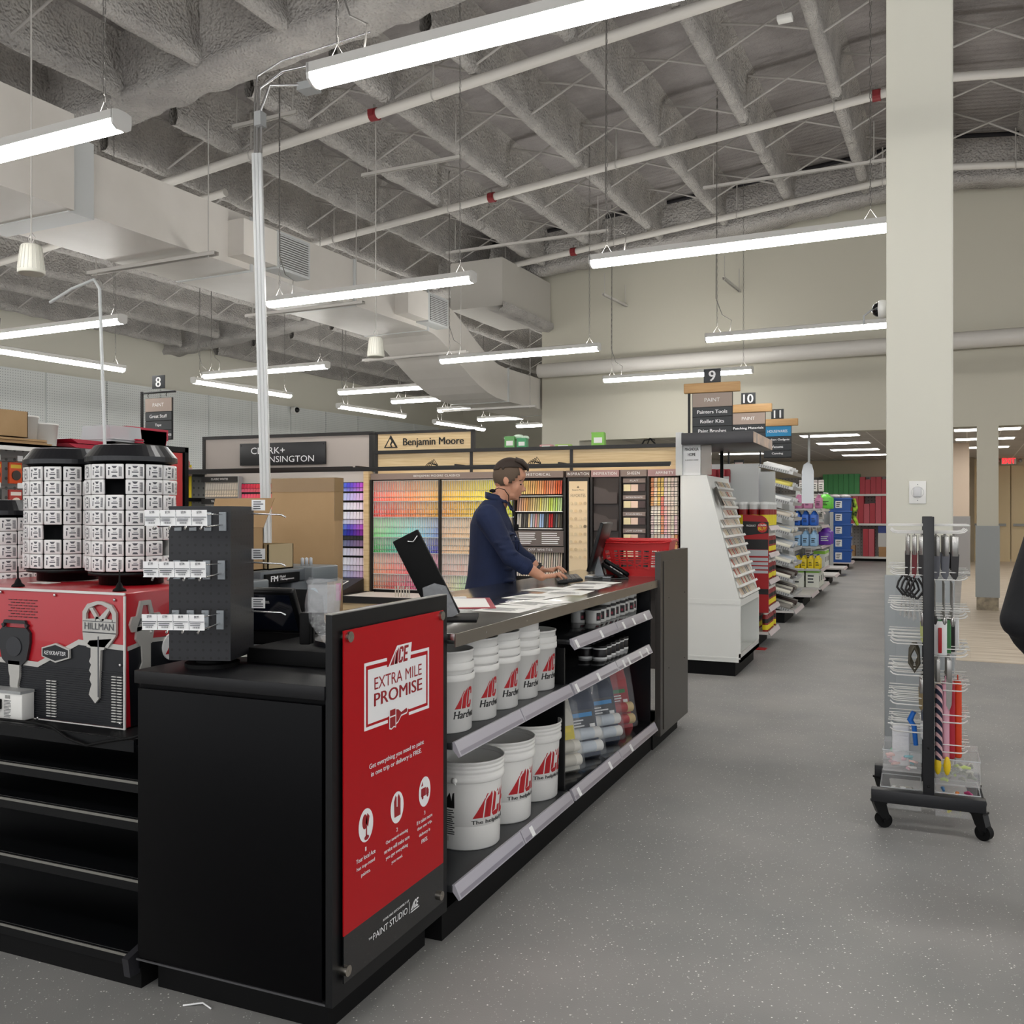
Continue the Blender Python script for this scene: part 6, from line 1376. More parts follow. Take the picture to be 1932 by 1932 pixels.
RN=random.Random(4); cols_=['#d8cdbb','#c7a98a','#b7b1a5','#8f8a80','#d6bfae','#a84e3a','#c9b68f','#77706a']
for r_ in range(12):
    s0=.06+r_*.094; y0=8.92 if r_<4 else 8.66
    n=int((9.68-y0)/.085)
    mb=MB()
    for k in range(n+1): 
        y=y0+k*.085; mb.add([sl(y,s0,.0),sl(y+.006,s0,.0),sl(y+.006,s0+.07,.03),sl(y,s0+.07,.03),sl(y,s0+.07,0),sl(y+.006,s0+.07,0)],[(0,1,2,3),(3,2,5,4),(0,3,4),(1,5,2)])
    mb.add([sl(y0,s0+.05,.026),sl(9.69,s0+.05,.026),sl(9.69,s0+.072,.032),sl(y0,s0+.072,.032)],[(0,1,2,3)]); mb.add([sl(y0,s0+.072,.032),sl(9.69,s0+.072,.032),sl(9.69,s0+.078,0),sl(y0,s0+.078,0)],[(0,1,2,3)])
    mb.obj('pocket_row',WHT,t)
    mb=MB()
    cm=[mat('cc'+c[1:],c,.6) for c in cols_]
    for k in range(n):
        mb.use(RN.randrange(8)); y=y0+k*.085+.012; mb.add([sl(y,s0-.01,.004),sl(y+.062,s0-.01,.004),sl(y+.062,s0+.07,.024),sl(y,s0+.07,.024)],[(0,1,2,3)])
    o=mb.obj('colour_cards',cm,t); o['kind']='stuff'
for i in range(5): MB().add([sl(8.68+.04*i,.12,.05-.01*i),sl(8.76+.04*i,.12,.01),sl(8.74+.03*i,.30,.03),sl(8.66+.03*i,.30,.06)],[(0,1,2,3)]).obj('leaflet',mat('leaf%d'%(i%2),['#77736d','#b5b0a8'][i%2],.5),t)
pz=MB().box(-1.965,-1.80,8.63,8.634,1.845,2.19).obj('poster',WPR,t); mb=MB(); fq=lambda u,v,q:(u,8.629,v); addtext(mb,'MAGNOLIA',-1.88,2.07,.125,.028,fn=fq,bold=.03); addtext(mb,'HOME',-1.88,2.02,.07,.028,fn=fq,bold=.03); addtext(mb,'by JOANNA GAINES',-1.88,1.975,.12,.014,fn=fq,bold=.03); mb.obj('lettering',KPR,pz)
MB().box(-1.795,-1.70,8.64,8.65,1.845,2.15).obj('leaflet_holder',mat('holder','#b3aaa0',.1,alpha=.6,coat=.5),t)
c_=MB().bbox(-1.95,-1.30,8.5,9.7,2.12,2.225,.004).obj('canopy',mat('canopy_dark','#333235',.4),t); MB().box(-1.2995,-1.296,8.5,9.7,2.125,2.22).obj('canopy_picture',mat('canopy_pic','#b99a86',.3,vary=(6,'#8c7a72','#d9b79a')),c_)
MB().box(-2.02,-1.96,8.58,9.74,1.84,2.24).obj('canopy_post',LGR,t); MB().box(-1.80,-1.77,9.60,9.62,1.84,2.12).obj('canopy_post',BLK,t)
# ================= gondola end caps down the aisle =================
GP=mat('gondola_grey','#b9bbba',.5); GPP=mat('gondola_peg','#b2b4b3',.55); pegnodes(GPP,12,.03,'#777978',(1,2))
WRAIL=mat('shelf_white','#d3cfcb',.4); TAGR=mat('tag_strip','#cfc3c4',.4)
def endcap(y0,y1,shelves,label,h=1.9,depth=.46,back=True,xf=-1.45):
    t=thing('gondola_end',label,'store shelving',(0,0,0))
    if back: MB().box(xf-depth-.06,xf-depth,y0,y1,.0,h).obj('back_panel',GPP,t); MB().box(xf-depth-.07,xf-depth+.02,y0-.02,y0+.01,0,h).box(xf-depth-.07,xf-depth+.02,y1-.01,y1+.02,0,h).obj('upright',GP,t)
    MB().box(xf-depth,xf-.13,y0+.03,y1-.03,0,.12).obj('kick_base',BLKM,t)
    for z in shelves:
        s_=MB().box(xf-depth,xf-.005,y0,y1,z-.03,z).obj('shelf',WRAIL if z<.3 else GP,t)
        MB().add([(xf-.005,y0,z+.005),(xf-.005,y1,z+.005),(xf+.02,y1,z-.045),(xf+.02,y0,z-.045)],[(0,1,2,3)]).obj('price_rail',TAGR,s_)
    return t
endcap(10.6,11.4,(.17,.44,.74,1.04,1.34),'gondola end with red and yellow cans beside the white tower')
endcap(13.0,14.1,(.17,),'gondola end carrying slanted wire trays of roller packs',h=2.1)
endcap(15.3,16.5,(.19,),'empty low gondola base deck after the slanted trays',back=False)
endcap(17.0,18.7,(.18,.50,.90,1.26,1.56),'gondola end stocked with cleaner jugs and cartons',h=1.75)
endcap(20.2,21.4,(.19,),'empty low gondola base deck, nearer of the two after the cleaners',back=False)
endcap(22.9,24.1,(.19,),'empty low gondola base deck, farther of the two after the cleaners',back=False)
endcap(25.8,27.2,(.18,),'gondola end stacked with blue storage totes',h=1.5)
endcap(19.0,19.9,(.18,.9,1.5),'gondola end with light packages hung and shelved, behind the cleaners',h=2.0,depth=.40,xf=-1.62)
for i,(y,x1) in enumerate(((11.0,-1.97),(13.5,-1.97),(15.9,-1.95),(18.2,-1.97),(20.8,-1.95),(23.5,-1.95),(26.4,-1.97))):
    tag(MB().box(-5.2,x1-.02,y-.04,y+.04,.0,1.72).box(-5.2,x1-.02,y-.4,y+.4,0,.16).box(-5.2,x1-.02,y-.3,y+.3,.9,.93).obj('gondola_run',GP),'long grey gondola run behind the aisle end caps, %s from the counter'%ORD[i],'store shelving')
# cans
def smallcan():
    t=thing('spray_can','x','can',(0,0,0)); MB().lathe([(0,0),(.032,0),(.033,.005),(.033,.17),(.026,.185),(.026,.19)],14).obj('can_body',mat('can_red2','#8c1a1a',.35),t)
    MB().lathe([(.0335,.02),(.0337,.075)],14).obj('yellow_band',mat('can_yellow','#e6d320',.4),t); MB().lathe([(.0335,.095),(.0337,.14)],14).obj('black_band',mat('can_black','#161310',.4),t); MB().lathe([(.026,.188),(.026,.215),(0,.22)],12).obj('cap',mat('cap_w','#ddd8d0',.4),t); return t
c0=None
for si,z in enumerate((.17,.44,.74,1.04)):
    for x in range(3):
        for k in range(7):
            if (si*7+k*3+x)%11==4: continue
            loc=(-1.50-.13*x,10.66+.105*k,z); lb='red and yellow can, %s shelf up, %s in line, %s from the aisle'%(ORD[si],ORD[k],ORD[x])
            if c0 is None: c0=smallcan(); c0.location=loc; tag(c0,lb,None,'red and yellow cans on the gondola end')
            else: dup(c0,loc,R(k*37%90),lb)
def bigtube(): 
    t=thing('sealant_tub','x','container',(0,0,0)); MB().lathe([(0,0),(.048,0),(.05,.24),(.045,.25)],16).obj('clear_tub',mat('tub_clear','#bfc0be',.25),t); MB().lathe([(.049,.01),(.0508,.13)],16).obj('label_band',mat('can_yellow','#e6d320',.4),t); MB().lathe([(.0495,.13),(.0512,.19)],16).obj('red_band',mat('can_red2','#8c1a1a',.35),t); MB().lathe([(.05,.245),(.052,.27),(0,.275)],16).obj('lid',mat('lid_w','#d9dad8',.4),t); return t
b0=None
for k in range(6):
    for x in range(4):
        loc=(-1.51-.115*x,10.67+.125*k,1.34); lb='tub with yellow label on the top red-display shelf, %s in line, %s from the aisle'%(ORD[k],ORD[x])
        if b0 is None: b0=bigtube(); b0.location=loc; tag(b0,lb,None,'yellow labelled tubs')
        else: dup(b0,loc,R(x*40),lb)
# red learn sign
t=thing('display_sign','red display board reading LEARN BUY standing beside the white tower','sign board',(0,10.44,0))
MB().prism([(-1.71,.40),(-1.435,.40),(-1.435,1.38),(-1.46,1.43),(-1.50,1.46),(-1.71,1.475)],0,.02,'y').box(-1.60,-1.56,.004,.016,0,.41).box(-1.68,-1.46,-.06,.08,0,.01).obj('board',mat('sign_red','#a81d22',.4),t)
fn=lambda u,v,q=0:(u,-.002-q,v)
sgb=mat('sg_black','#1c1b1d',.4); MB().prism([(-1.71,1.24),(-1.435,1.27),(-1.435,1.39),(-1.71,1.40)],-.002,0,'y').obj('black_panel',sgb,t); MB().box(-1.71,-1.44,-.002,0,1.09,1.20).obj('black_panel',sgb,t); MB().box(-1.71,-1.435,-.002,0,.60,.66).obj('black_panel',sgb,t)
MB().box(-1.70,-1.44,-.003,0,1.02,1.085).box(-1.70,-1.44,-.003,0,.965,1.0).box(-1.70,-1.44,-.003,0,.92,.95).box(-1.70,-1.44,-.003,0,.875,.905).box(-1.70,-1.44,-.003,0,.83,.86).obj('grey_rows',mat('sg_grey','#b8bcc0',.4),t)
r_=MB().cyl((-1.50,-.004,1.33),(-1.50,0,1.33),.055,24).obj('round_badge',mat('sign_red2','#c22a26',.4),t)
mb=MB(); addtext(mb,'LEARN',-1.50,1.345,.08,.022,fn=lambda u,v,q:(u,-.0055,v),bold=.04); addtext(mb,'PRODUCT',-1.62,1.34,.10,.02,fn=lambda u,v,q:(u,-.003,v),bold=.03); mb.obj('lettering',WPR,r_); addtext(MB(),'BUY',-1.50,1.30,.085,.035,fn=lambda u,v,q:(u,-.0055,v),bold=.05).obj('yellow_lettering',mat('can_yellow','#e6d320',.4),r_)
# slanted trays
WB=mat('tray_metal','#c5c6c6',.35,metal=.2)
tm=Matrix.Rotation(R(15),4,'Y')
def tray():
    t=thing('slanted_tray','x','wire tray',(0,0,0)); M=tm
    MB().box(-.26,.22,0,1.08,-.004,0,M=M).box(.22,.226,0,1.08,-.004,.04,M=M).obj('floor_panel',WB,t)
    MB().box(-.26,.22,-.002,.0,-.004,.035,M=M).box(-.26,.22,1.08,1.082,-.004,.035,M=M).obj('side_plate',WB,t)
    mb=MB(); [mb.box(-.24+.03*(k%14),-.222+.03*(k%14),-.0035,-.002,.002+.011*(k//14),.008+.011*(k//14),M=M) for k in range(42)]; mb.obj('side_slots',mat('slot_dark','#3a3b3c',.6),t)
    return t
tr=None; rl=None; rc=['#eeeeec','#e8e4d4','#dedfe0','#e5d870','#cfd8e2','#d9cfc0','#4a3a34','#8d8880']
rolls={}
for c in rc:
    me=MB().lathe([(0,0),(.03,0),(.03,.36),(0,.36)],12); rolls[c]=me.mesh('roller_pack',mat('rp'+c[1:],c,.6))
for i in range(10):
    z=.20+.207*i
    if tr is None: tr=tray(); tr.location=(-1.69,13.01,z); tag(tr,'perforated slanted tray, lowest of ten on the gondola end',None,'slanted trays')
    else: dup(tr,(-1.69,13.01,z),0,'perforated slanted tray, %s up of ten on the gondola end'%ORD[i])
    for k in range(8):
        if (i*8+k)%13==5: continue
        c=rc[(RN.choice([0,0,2,5]) if i<9 else 0)] if i>5 else rc[RN.choice([0,1,2,4])] if i>2 else rc[RN.choice([6,7,1,6])]
        if i==8 and k<3: c=rc[3]
        o=bpy.data.objects.new('roller_pack',rolls[c]); C.objects.link(o); o.location=(-1.69-.17,13.06+.13*k,z+.092+.012*(k%3)); o.rotation_euler=(R(RN.uniform(-3,3)),R(105),R(RN.uniform(-4,4)))
        nmn={'#eeeeec':'white','#e8e4d4':'cream','#dedfe0':'pale grey','#e5d870':'yellow','#cfd8e2':'bluish','#d9cfc0':'beige','#4a3a34':'dark brown','#8d8880':'grey'}[c]
        tag(o,'%s roller pack, %s in the %s slanted tray from the floor'%(nmn,ORD[k],ORD[i]),'roller pack','roller packs in slanted trays')
# cleaners
def jug(col,h=.28,w_=.09,cap='#e8e8e8'):
    t=thing('jug','x','jug',(0,0,0)); MB().bbox(-w_,w_,-w_*.8,w_*.8,0,h*.72,.02).lathe([(w_*.75,h*.70),(w_*.45,h*.86),(w_*.2,h*.9),(w_*.2,h*.93)],14).obj('body',mat('jg'+col[1:],col,.25),t)
    MB().lathe([(w_*.24,h*.92),(w_*.24,h),(0,h)],12).obj('cap',mat('jc'+cap[1:],cap,.4),t); mb=MB(); fineprint(mb,-w_*.6,w_*.6,h*.2,h*.5,3,fn=lambda u,v,q:(u,-w_*.82,v)); mb.obj('label_print',KPR if col!='#7b3fc0' else WPR,t); return t
def carton(col,w_,d_,h,col2,cat='box',name='product_box'):
    t=thing(name,'x',cat,(0,0,0)); MB().bbox(-w_/2,w_/2,-d_/2,d_/2,0,h,.006).obj('box',mat('bx'+col[1:],col,.5),t)
    MB().box(-w_/2-.001,w_/2+.001,-d_/2-.001,d_/2+.001,h*.78,h*.96).obj('top_band',mat('bb'+col2[1:],col2,.5),t); mb=MB(); fineprint(mb,-w_*.35,w_*.3,h*.2,h*.7,3,fn=lambda u,v,q:(u,-d_/2-.0015,v)); mb.box(w_/2+.001,w_/2+.0015,-d_*.3,d_*.2,h*.3,h*.6); mb.obj('print',mat('bxprint','#3a3d40',.6),t); return t
def spread(proto,locs,label,group):
    for i,l in enumerate(locs):
        lb=label(i)
        if i==0: proto.location=l; tag(proto,lb,None,group)
        else: dup(proto,l,0,lb)
spread(jug('#6fe04a',.30,.12),[(-1.47,18.05,1.56),(-1.47,18.45,1.56)],lambda i:'bright green cleaner jug on the top cleaner shelf, %s one'%['nearer','farther'][i],'green jugs')
spread(jug('#7b3fc0',.34,.11),[(-1.46,17.95,.90),(-1.46,18.4,.90)],lambda i:'purple cleaner jug on the middle cleaner shelf, %s one'%['nearer','farther'][i],'purple jugs')
spread(jug('#d58fb5',.27,.065),[(-1.84+.16*i,17.12,1.56) for i in range(2)]+[(-1.84+.16*i,17.4,1.56) for i in range(3)],lambda i:'pink cleaner bottle on the top cleaner shelf, %s from the wall side'%ORD[i],'pink bottles')
spread(jug('#2f68c8',.28,.06),[(-1.86+.14*(i%3),17.1+.25*(i//3),1.26) for i in range(6)],lambda i:'blue cleaner bottle on the second shelf down, %s of six from the left'%ORD[i],'blue bottles')
spread(jug('#9cc6ea',.30,.06),[(-1.86+.14*(i%3),17.1+.25*(i//3),.90) for i in range(6)],lambda i:'pale blue bottle on the middle cleaner shelf, %s of six from the left'%ORD[i],'pale blue bottles')
spread(jug('#ecd22a',.26,.05,'#20489c'),[(-1.86+.115*(i%4),17.1+.22*(i//4),.50) for i in range(8)],lambda i:'yellow bottle with blue cap on the lower cleaner shelf, %s of eight from the left'%ORD[i],'yellow bottles')
spread(carton('#e9eadf',.22,.28,.33,'#8fd040'),[(-1.85+.25*(i%2),17.2+.36*(i//2),.18) for i in range(6)],lambda i:'white and green carton on the bottom cleaner deck, %s of six from the left'%ORD[i],'white and green cartons')
spread(carton('#e6e8e2',.2,.26,.3,'#9ad64e'),[(-1.55,17.95+.3*i,.50) for i in range(3)],lambda i:'white carton with lime top on the lower cleaner shelf, %s from the camera'%ORD[i],'lime topped cartons')
# hung light packs behind cleaners, shelved goods
pk2=carton('#cfcac6',.10,.05,.22,'#9a9090','package','hanging_package')
spread(pk2,[(-1.98+.12*i,19.05,.55+.27*j) for j in range(6) for i in range(4)],lambda i:'grey hanging package behind the cleaners, %s row from the bottom, %s from the left'%(ORD[i//4],ORD[i%4]),'grey hanging packages')
spread(carton('#e2dcd8',.3,.22,.09,'#c9b9a8','package','folded_pack'),[(-1.82,19.2,.90+.09*i) for i in range(4)],lambda i:'folded pale pack stacked on the shelf past the purple jugs, %s up'%ORD[i],'folded pale packs')
# totes
t=thing('storage_tote','x','storage tote',(0,0,0)); TB=mat('tote_blue','#1c56a8',.4)
MB().prism([(-.24,0),(.24,0),(.27,.30),(-.27,.30)],-.22,.22,'y').obj('tub',TB,t); MB().bbox(-.285,.285,-.235,.235,.295,.335,.008).obj('lid',TB,t); MB().box(-.12,.04,-.245,-.236,.08,.26).box(.272,.274,-.1,.1,.1,.24).obj('label_card',WPR,t); mb=MB(); fineprint(mb,-.10,.02,.1,.24,3,fn=lambda u,v,q:(u,-.2465,v)); mb.obj('print',KPR,t)
spread(t,[(-1.72,26.05,.18+.337*i) for i in range(5)],lambda i:'blue lidded storage tote, %s of the stack of five'%['bottom one','second up','middle one','fourth up','topmost'][i],'stacked blue totes')
tag(MB().ball((-1.85,26.0,1.90),(.16,.14,.06),12).ball((-1.62,26.0,1.90),(.16,.14,.06),12).obj('plastic_bundle',mat('bundle','#b9b4b2',.35,bump=(20,1,.03))),'crumpled clear plastic bundles lying on top of the blue totes','bundle')
tag(MB().tube([(-1.40,26.0,1.85),(-1.36,26.0,1.6),(-1.39,26.0,1.35),(-1.30,26.0,1.15)],[.05,.07,.06,.04],10).obj('vest',mat('hivis','#3a4420',.8,vary=(9,'#16180f','#b6dc3c'))),'dark and lime striped garment hanging beside the blue totes','clothing')
# far shelving
t=thing('far_shelving','white shelving run with filters along the far wall','store shelving',(0,0,0),rz('B'))
for z in (.14,1.15,2.05): MB().box(-5.5,-.1,30.35,30.86,z-.04,z).box(-5.5,-.1,30.33,30.36,z-.06,z).obj('shelf',WHT,t)
MB().box(-5.5,-.1,30.4,30.85,0,.1).obj('kick_base',BLKM,t)
mb=MB(); [mb.box(x-.02,x+.02,30.8,30.86,.1,2.6) for x in (-5.4,-4.2,-3,-1.8,-.6)]; mb.obj('upright',GRY,t)
FL={}
def filt(x,z,w_,h,c,lab,flat=False):
    k=c
    if k not in FL: FL[k]=MB().box(-.5,.5,0,1,0,1).mesh('air_filter',mat('flt'+c[1:],c,.6))
    o=bpy.data.objects.new('air_filter',FL[k]); C.objects.link(o); o.location=fr('B',x-1.6,30.38,z+.001); o.rotation_euler=(0,0,rz('B')); o.scale=(w_,.35,h); tag(o,lab,'filter box','filter boxes on the far wall')
n=0
x=-.62
for i in range(12):
    n+=1; filt(-.66-.155*i,2.05,.145,[.52,.44][i%3==0] if i<5 else .62,'#c24a55' if i<5 else '#4f9b5d','%s filter box on the top far shelf, %s from the pillar'%(['red','green'][i>=5],ORD[i]))
for i in range(14): filt(-.66-.165*i,1.15,.155,[.85,.86,.83,.62,.6][(i+1)%5],'#c9606a' if i%2 else '#bb434e','red filter box on the middle far shelf, %s from the pillar'%ORD[i])
for i in range(9): filt(-1.02-.165*i,.14,.155,.84,'#bb434e' if i%2 else '#c9606a','red filter box on the low far shelf, %s from the pillar'%ORD[i]) if i<2 else None
filt(-.66,.14,.30,.30,'#b98f62','brown carton at the floor beside the red filters'); filt(-.66,.44,.34,.42,'#d8d6d2','white filter with cross frame on the low far shelf'); filt(-.66,.86,.34,.22,'#40508e','blue and red boxed filter on the low far shelf')
for i in range(2): filt(-1.75,.14+.17*i,.5,.16,'#b08c63','flat brown carton on the low far shelf, %s one'%['lower','upper'][i])
# ironing board, hanging blue packs, gloves, tall poster
t=thing('ironing_board','white ironing board hung upright above the slanted trays','ironing board',tuple(at_y(1524,900,16.9)[:2])+(1.85,))
MB().prism([(-.10,-.2),(.10,-.2),(.10,.35),(.07,.47),(.0,.52),(-.07,.47),(-.10,.35)],-.01,.01,'y').obj('board',mat('iron_white','#e9eef4',.5),t); MB().cyl((.02,.0,.5),(.02,0,1.27),.02,8).obj('hook_pole',LGR,t)
for i in range(5):
    p_=at_y(1340+i*8,880,10.75); tag(MB().bbox(-.035,.035,-.02,.02,-.16,.0,.012).obj('glove_pack',mat('glove_red','#8a1420',.5),None,(p_.x,10.75-.06*(i%2),1.99)),'dark red glove pack hanging behind the white tower, %s from the left'%ORD[i],'glove pack','red glove packs')
tag(MB().box(-2.3,-1.6,10.80,10.84,1.6,2.05).box(-2.3,-2.2,10.8,10.9,0,2.0).obj('gondola_divider',GP),'grey pegboard panel holding the red glove packs','panel')
p_=at_y(1394,895,10.9); t=thing('poster_stand','tall narrow framed pink poster between the tower and blue packs','poster',(p_.x,10.9,0)); MB().box(-.055,.055,0,.02,1.55,2.10).box(-.02,.02,.0,.02,0,1.55).obj('frame',BLK,t); MB().box(-.045,.045,-.003,0,1.57,2.07).obj('print',mat('poster_pink','#b59a94',.5,vary=(5,'#8d7a76','#d9c0b8')),t)
for r_ in range(2):
    for i in range(3):
        p_=at_y(1404+i*10,900,11.8); t=thing('brush_pack','blue carded pack hanging past the pink poster, %s row, %s from the left'%(['upper','lower'][r_],ORD[i]),'package',(p_.x,11.8,1.82-.25*r_),0,'blue carded packs'); MB().bbox(-.032,.032,-.01,.01,-.11,.11,.003).obj('card',mat('pk_blue','#1d4fa8',.4),t); MB().box(-.025,.025,-.013,-.01,-.03,.06).obj('window',mat('pk_lblue','#6aa6d8',.3),t); MB().box(-.02,.02,-.013,-.01,.065,.095).obj('label_patch',mat('can_yellow','#e6d320',.4),t)
tag(MB().box(-2.0,-1.55,11.84,11.88,0,2.0).obj('gondola_divider',GP),'grey pegboard panel behind the blue carded packs','panel')
# goods seen past the near pillar
t=thing('product_box','small purple box on the shelf seen beside the pillar','box',fr('B',-.30,30.4,1.98),rz('B')); MB().box(-.1,.1,0,.2,0,.2).obj('box',mat('purple_box','#7d5fb0',.5),t)
tag(MB().box(-.45,-.1,30.35,30.8,1.93,1.975).obj('bracket_shelf',WHT,None,(0,0,0),rz('B')),'short white shelf holding the purple box','shelf')
tag(MB().tube([(0,0,0),(.05,.03,.004),(.09,.02,.0)],.003,5).obj('scrap',WPR,None,tuple(at_z(345,1897,.004))),'small white printed strip on the floor before the cabinet','litter')
# ================= rolling hook rack by the pillar =================
XR=.072; RB=mat('rack_black','#1b1c20',.42)
t=thing('rolling_rack','black rolling double-sided hook rack with casters beside the cream pillar','display rack',(0,0,0))
MB().bbox(XR-.024,XR+.024,4.76,4.80,.17,1.478,.003).obj('post',RB,t); MB().bbox(XR-.024,XR+.024,5.20,5.24,.17,1.478,.003).obj('post',RB,t)
MB().box(XR-.006,XR+.006,4.80,5.20,.2,1.46).obj('peg_panel',mat('rack_panel','#a9a7a0',.5),t); MB().box(XR-.02,XR+.02,4.80,5.20,1.455,1.475).obj('top_rail',RB,t)
MB().bbox(XR-.25,XR+.24,4.745,4.80,.125,.185,.004).obj('foot_bar',RB,t); MB().bbox(XR-.25,XR+.24,5.20,5.255,.125,.185,.004).obj('foot_bar',RB,t)
MB().ball((XR,4.758,.40),.006,8).ball((XR,4.758,.22),.006,8).obj('bolt',BLK,t)
for (x,y,a) in ((-.145,4.78,20),(.285,4.78,-30),(-.145,5.23,50),(.285,5.23,-20)):
    M=Matrix.Translation((x,y,0))@Matrix.Rotation(R(a),4,'Z')
    c_=MB().box(-.03,.03,-.03,.03,.115,.125,M=M).prism([(-.028,.115),(.028,.115),(.045,.05),(.02,.03),(-.01,.07)],-.024,.024,'y',M=M).obj('caster',BLK,t)
    MB().add(*(lambda b:(b.v,b.f))(MB().cyl((.022,-.018,.036),(.022,.018,.036),.036,22)),True,M).add(*(lambda b:(b.v,b.f))(MB().cyl((.022,-.03,.036),(.022,.03,.036),.010,10)),True,M).obj('wheel',BLKM,c_)
HKM=mat('hook_wire','#ecebe8',.3,metal=.15)
def hook(parent,side,y,z,L_=.16,drop=0):
    s_=side; x0=XR+s_*.008
    mb=MB().tube([(x0,y,z),(x0+s_*L_*.8,y,z),(x0+s_*L_*.92,y,z+.004),(x0+s_*L_,y,z+.016)],.0034,6)
    mb.tube([(x0,y,z+.035),(x0+s_*(L_+.01),y,z+.035)],.0028,6)
    mb.tube([(x0,y,z),(x0,y,z+.035)],.003,5)
    h=mb.obj('hook',HKM,parent)
    x=x0+s_*(L_+.011); MB().add([(x,y-.022,z+.0),(x,y+.022,z+.0),(x,y+.022,z+.048),(x,y-.022,z+.048)],[(0,1,2,3)]).obj('tag_holder',CLR,h)
zl=[1.40,1.20,1.03,.87,.72,.58,.45]; zr=[1.40,1.18,1.00,.82,.66,.51,.37]
ys=[4.84,4.91,4.98,5.05,5.12,5.18]
for i,z in enumerate(zl):
    for k,y in enumerate(ys): hook(t,-1,y,z+.004*(k%2))
for i,z in enumerate(zr):
    for k,y in enumerate(ys): hook(t,1,y,z+.004*(k%2))
DK1=mat('tool_dark','#201d1e',.4); DK2=mat('tool_grey','#6a6c74',.35); SIL=mat('tool_steel','#a8a6a2',.25,metal=.8)
def tool(kind,loc,label,group,rot=0,**k):
    t=thing(kind,label,'kitchen tool',loc,rot,group); return t
RR=random.Random(9)
def knife(loc,lab,L_=.17,handle=DK1,w_=.012,rot=0,g='tools on the rolling rack'):
    t=tool('hanging_utensil',loc,lab,g,rot+R(75))
    MB().bbox(-.003,.003,-w_*.8,w_*.8,-L_*.45,0,.002).obj('handle',SIL,t); MB().prism([(-w_,-L_*.4),(w_,-L_*.4),(w_*.9,-L_*.9),(0,-L_),(-w_*.7,-L_*.88)],-.002,.002,'x').obj('blade',handle,t); MB().tube([(0,0,0),(0,0,.018)],.002,5).obj('loop',SIL,t)
names=['nearest','second','third','fourth','fifth','farthest']
def rowof(side,z,items):
    s_='left' if side<0 else 'right'
    for (k,dx,f) in items: f((XR+side*dx,ys[k],z),k,s_)
for k in range(5):
    for j,dx in enumerate((.03,.06,.09)):
        if (k+j)%4==3: continue
        knife((XR-dx,ys[k],1.385),'slim dark kitchen tool, top left hooks, %s hook, %s from the panel'%(names[k],ORD[j]),.20,[DK1,mat('tool_red','#6d1f25',.4),DK1][(k+j)%3],.013,RR.uniform(-.3,.3))
for k in range(5):
    for j,dx in enumerate((.035,.075,.115)):
        knife((XR+dx,ys[k],1.385),'grey bladed utensil, top right hooks, %s hook, %s from the panel'%(names[k],ORD[j]),.21,DK2 if j<2 else DK1,.018,RR.uniform(-.3,.3))
for k in range(4):
    t2=tool('kitchen_shears',(XR-.05-.02*k,ys[k],1.185),'open black handled shears on the second left hooks, %s hook'%names[k],'shears on the rack')
    for s_ in (-1,1): MB().tube([(s_*.004,0,0),(s_*.022,0,-.03),(s_*.03,0,-.06),(s_*.0,0,-.10)],.006,6).obj('handle',DK1,t2); MB().prism([(0,-.09),(s_*.008,-.10),(s_*.02,-.20),(s_*.012,-.205)],-.002,.002,'y').obj('blade',SIL,t2)
for k in range(5):
    for j,dx in enumerate((.03,.07,.105)):
        t2=tool('hanging_spoon',(XR+dx,ys[k],1.165),'long steel spoon on the second right hooks, %s hook, %s from the panel'%(names[k],ORD[j]),'spoons on the rack')
        MB().tube([(0,0,0),(0,0,-.16)],[.0035,.0025],6).obj('handle',SIL,t2); MB().ball((0,0,-.18),(.012,.006,.026),10).obj('bowl',SIL if j else DK1,t2)
for k in range(3): knife((XR-.025,ys[k],1.02),'pale green handled tool on the third left hooks, %s hook'%names[k],.14,mat('tool_lime','#b7bd7a',.5),.010)
for k in range(4):
    t2=tool('carded_tool',(XR+.05+.02*k,ys[k],.985),'%s carded kitchen tool on the third right hooks, %s hook'%(['red trimmed white','green','dark','white'][k],names[k]),'carded tools'); MB().bbox(-.03,.03,-.004,.004,-.16,0,.003).obj('card',[WPR,mat('tool_green','#4b8a55',.5),DK1,WPR][k],t2); MB().bbox(-.008,.008,-.012,-.004,-.15,-.03,.003).obj('tool_body',[RED,SIL,SIL,GRY][k],t2)
for k in range(4):
    t2=tool('bottle_opener',(XR-.06,ys[k],.86),'dark looped opener on the fourth left hooks, %s hook'%names[k],'openers on the rack'); MB().tube([(0,0,0),(-.02,0,-.04),(-.022,0,-.08),(0,0,-.12),(.02,0,-.08),(.018,0,-.04),(0,0,0)],.008,6).obj('loop',mat('olive','#4b4638',.4),t2)
for k in range(5):
    for j,dx in enumerate((.04,.09)): knife((XR+dx,ys[k],.805),'long pale server on the fourth right hooks, %s hook, %s from the panel'%(names[k],ORD[j]),.24,[mat('tool_cream','#cfcab8',.5),SIL][j],.014,.2)
STR=mat('stripe_cloth','#1f2540',.8); nt,N,Lk,b=nodes(STR); tc=N.new('ShaderNodeTexCoord'); wv=N.new('ShaderNodeTexWave'); wv.inputs['Scale'].default_value=14; wv.bands_direction='DIAGONAL'; Lk.new(tc.outputs['Object'],wv.inputs['Vector']); cr=N.new('ShaderNodeValToRGB'); cr.color_ramp.interpolation='CONSTANT'; cr.color_ramp.elements[0].color=lin('#1d2238'); cr.color_ramp.elements[1].color=lin('#d8aeb0'); cr.color_ramp.elements[1].position=.6; Lk.new(wv.outputs['Fac'],cr.inputs[0]); Lk.new(cr.outputs[0],b.inputs['Base Color'])
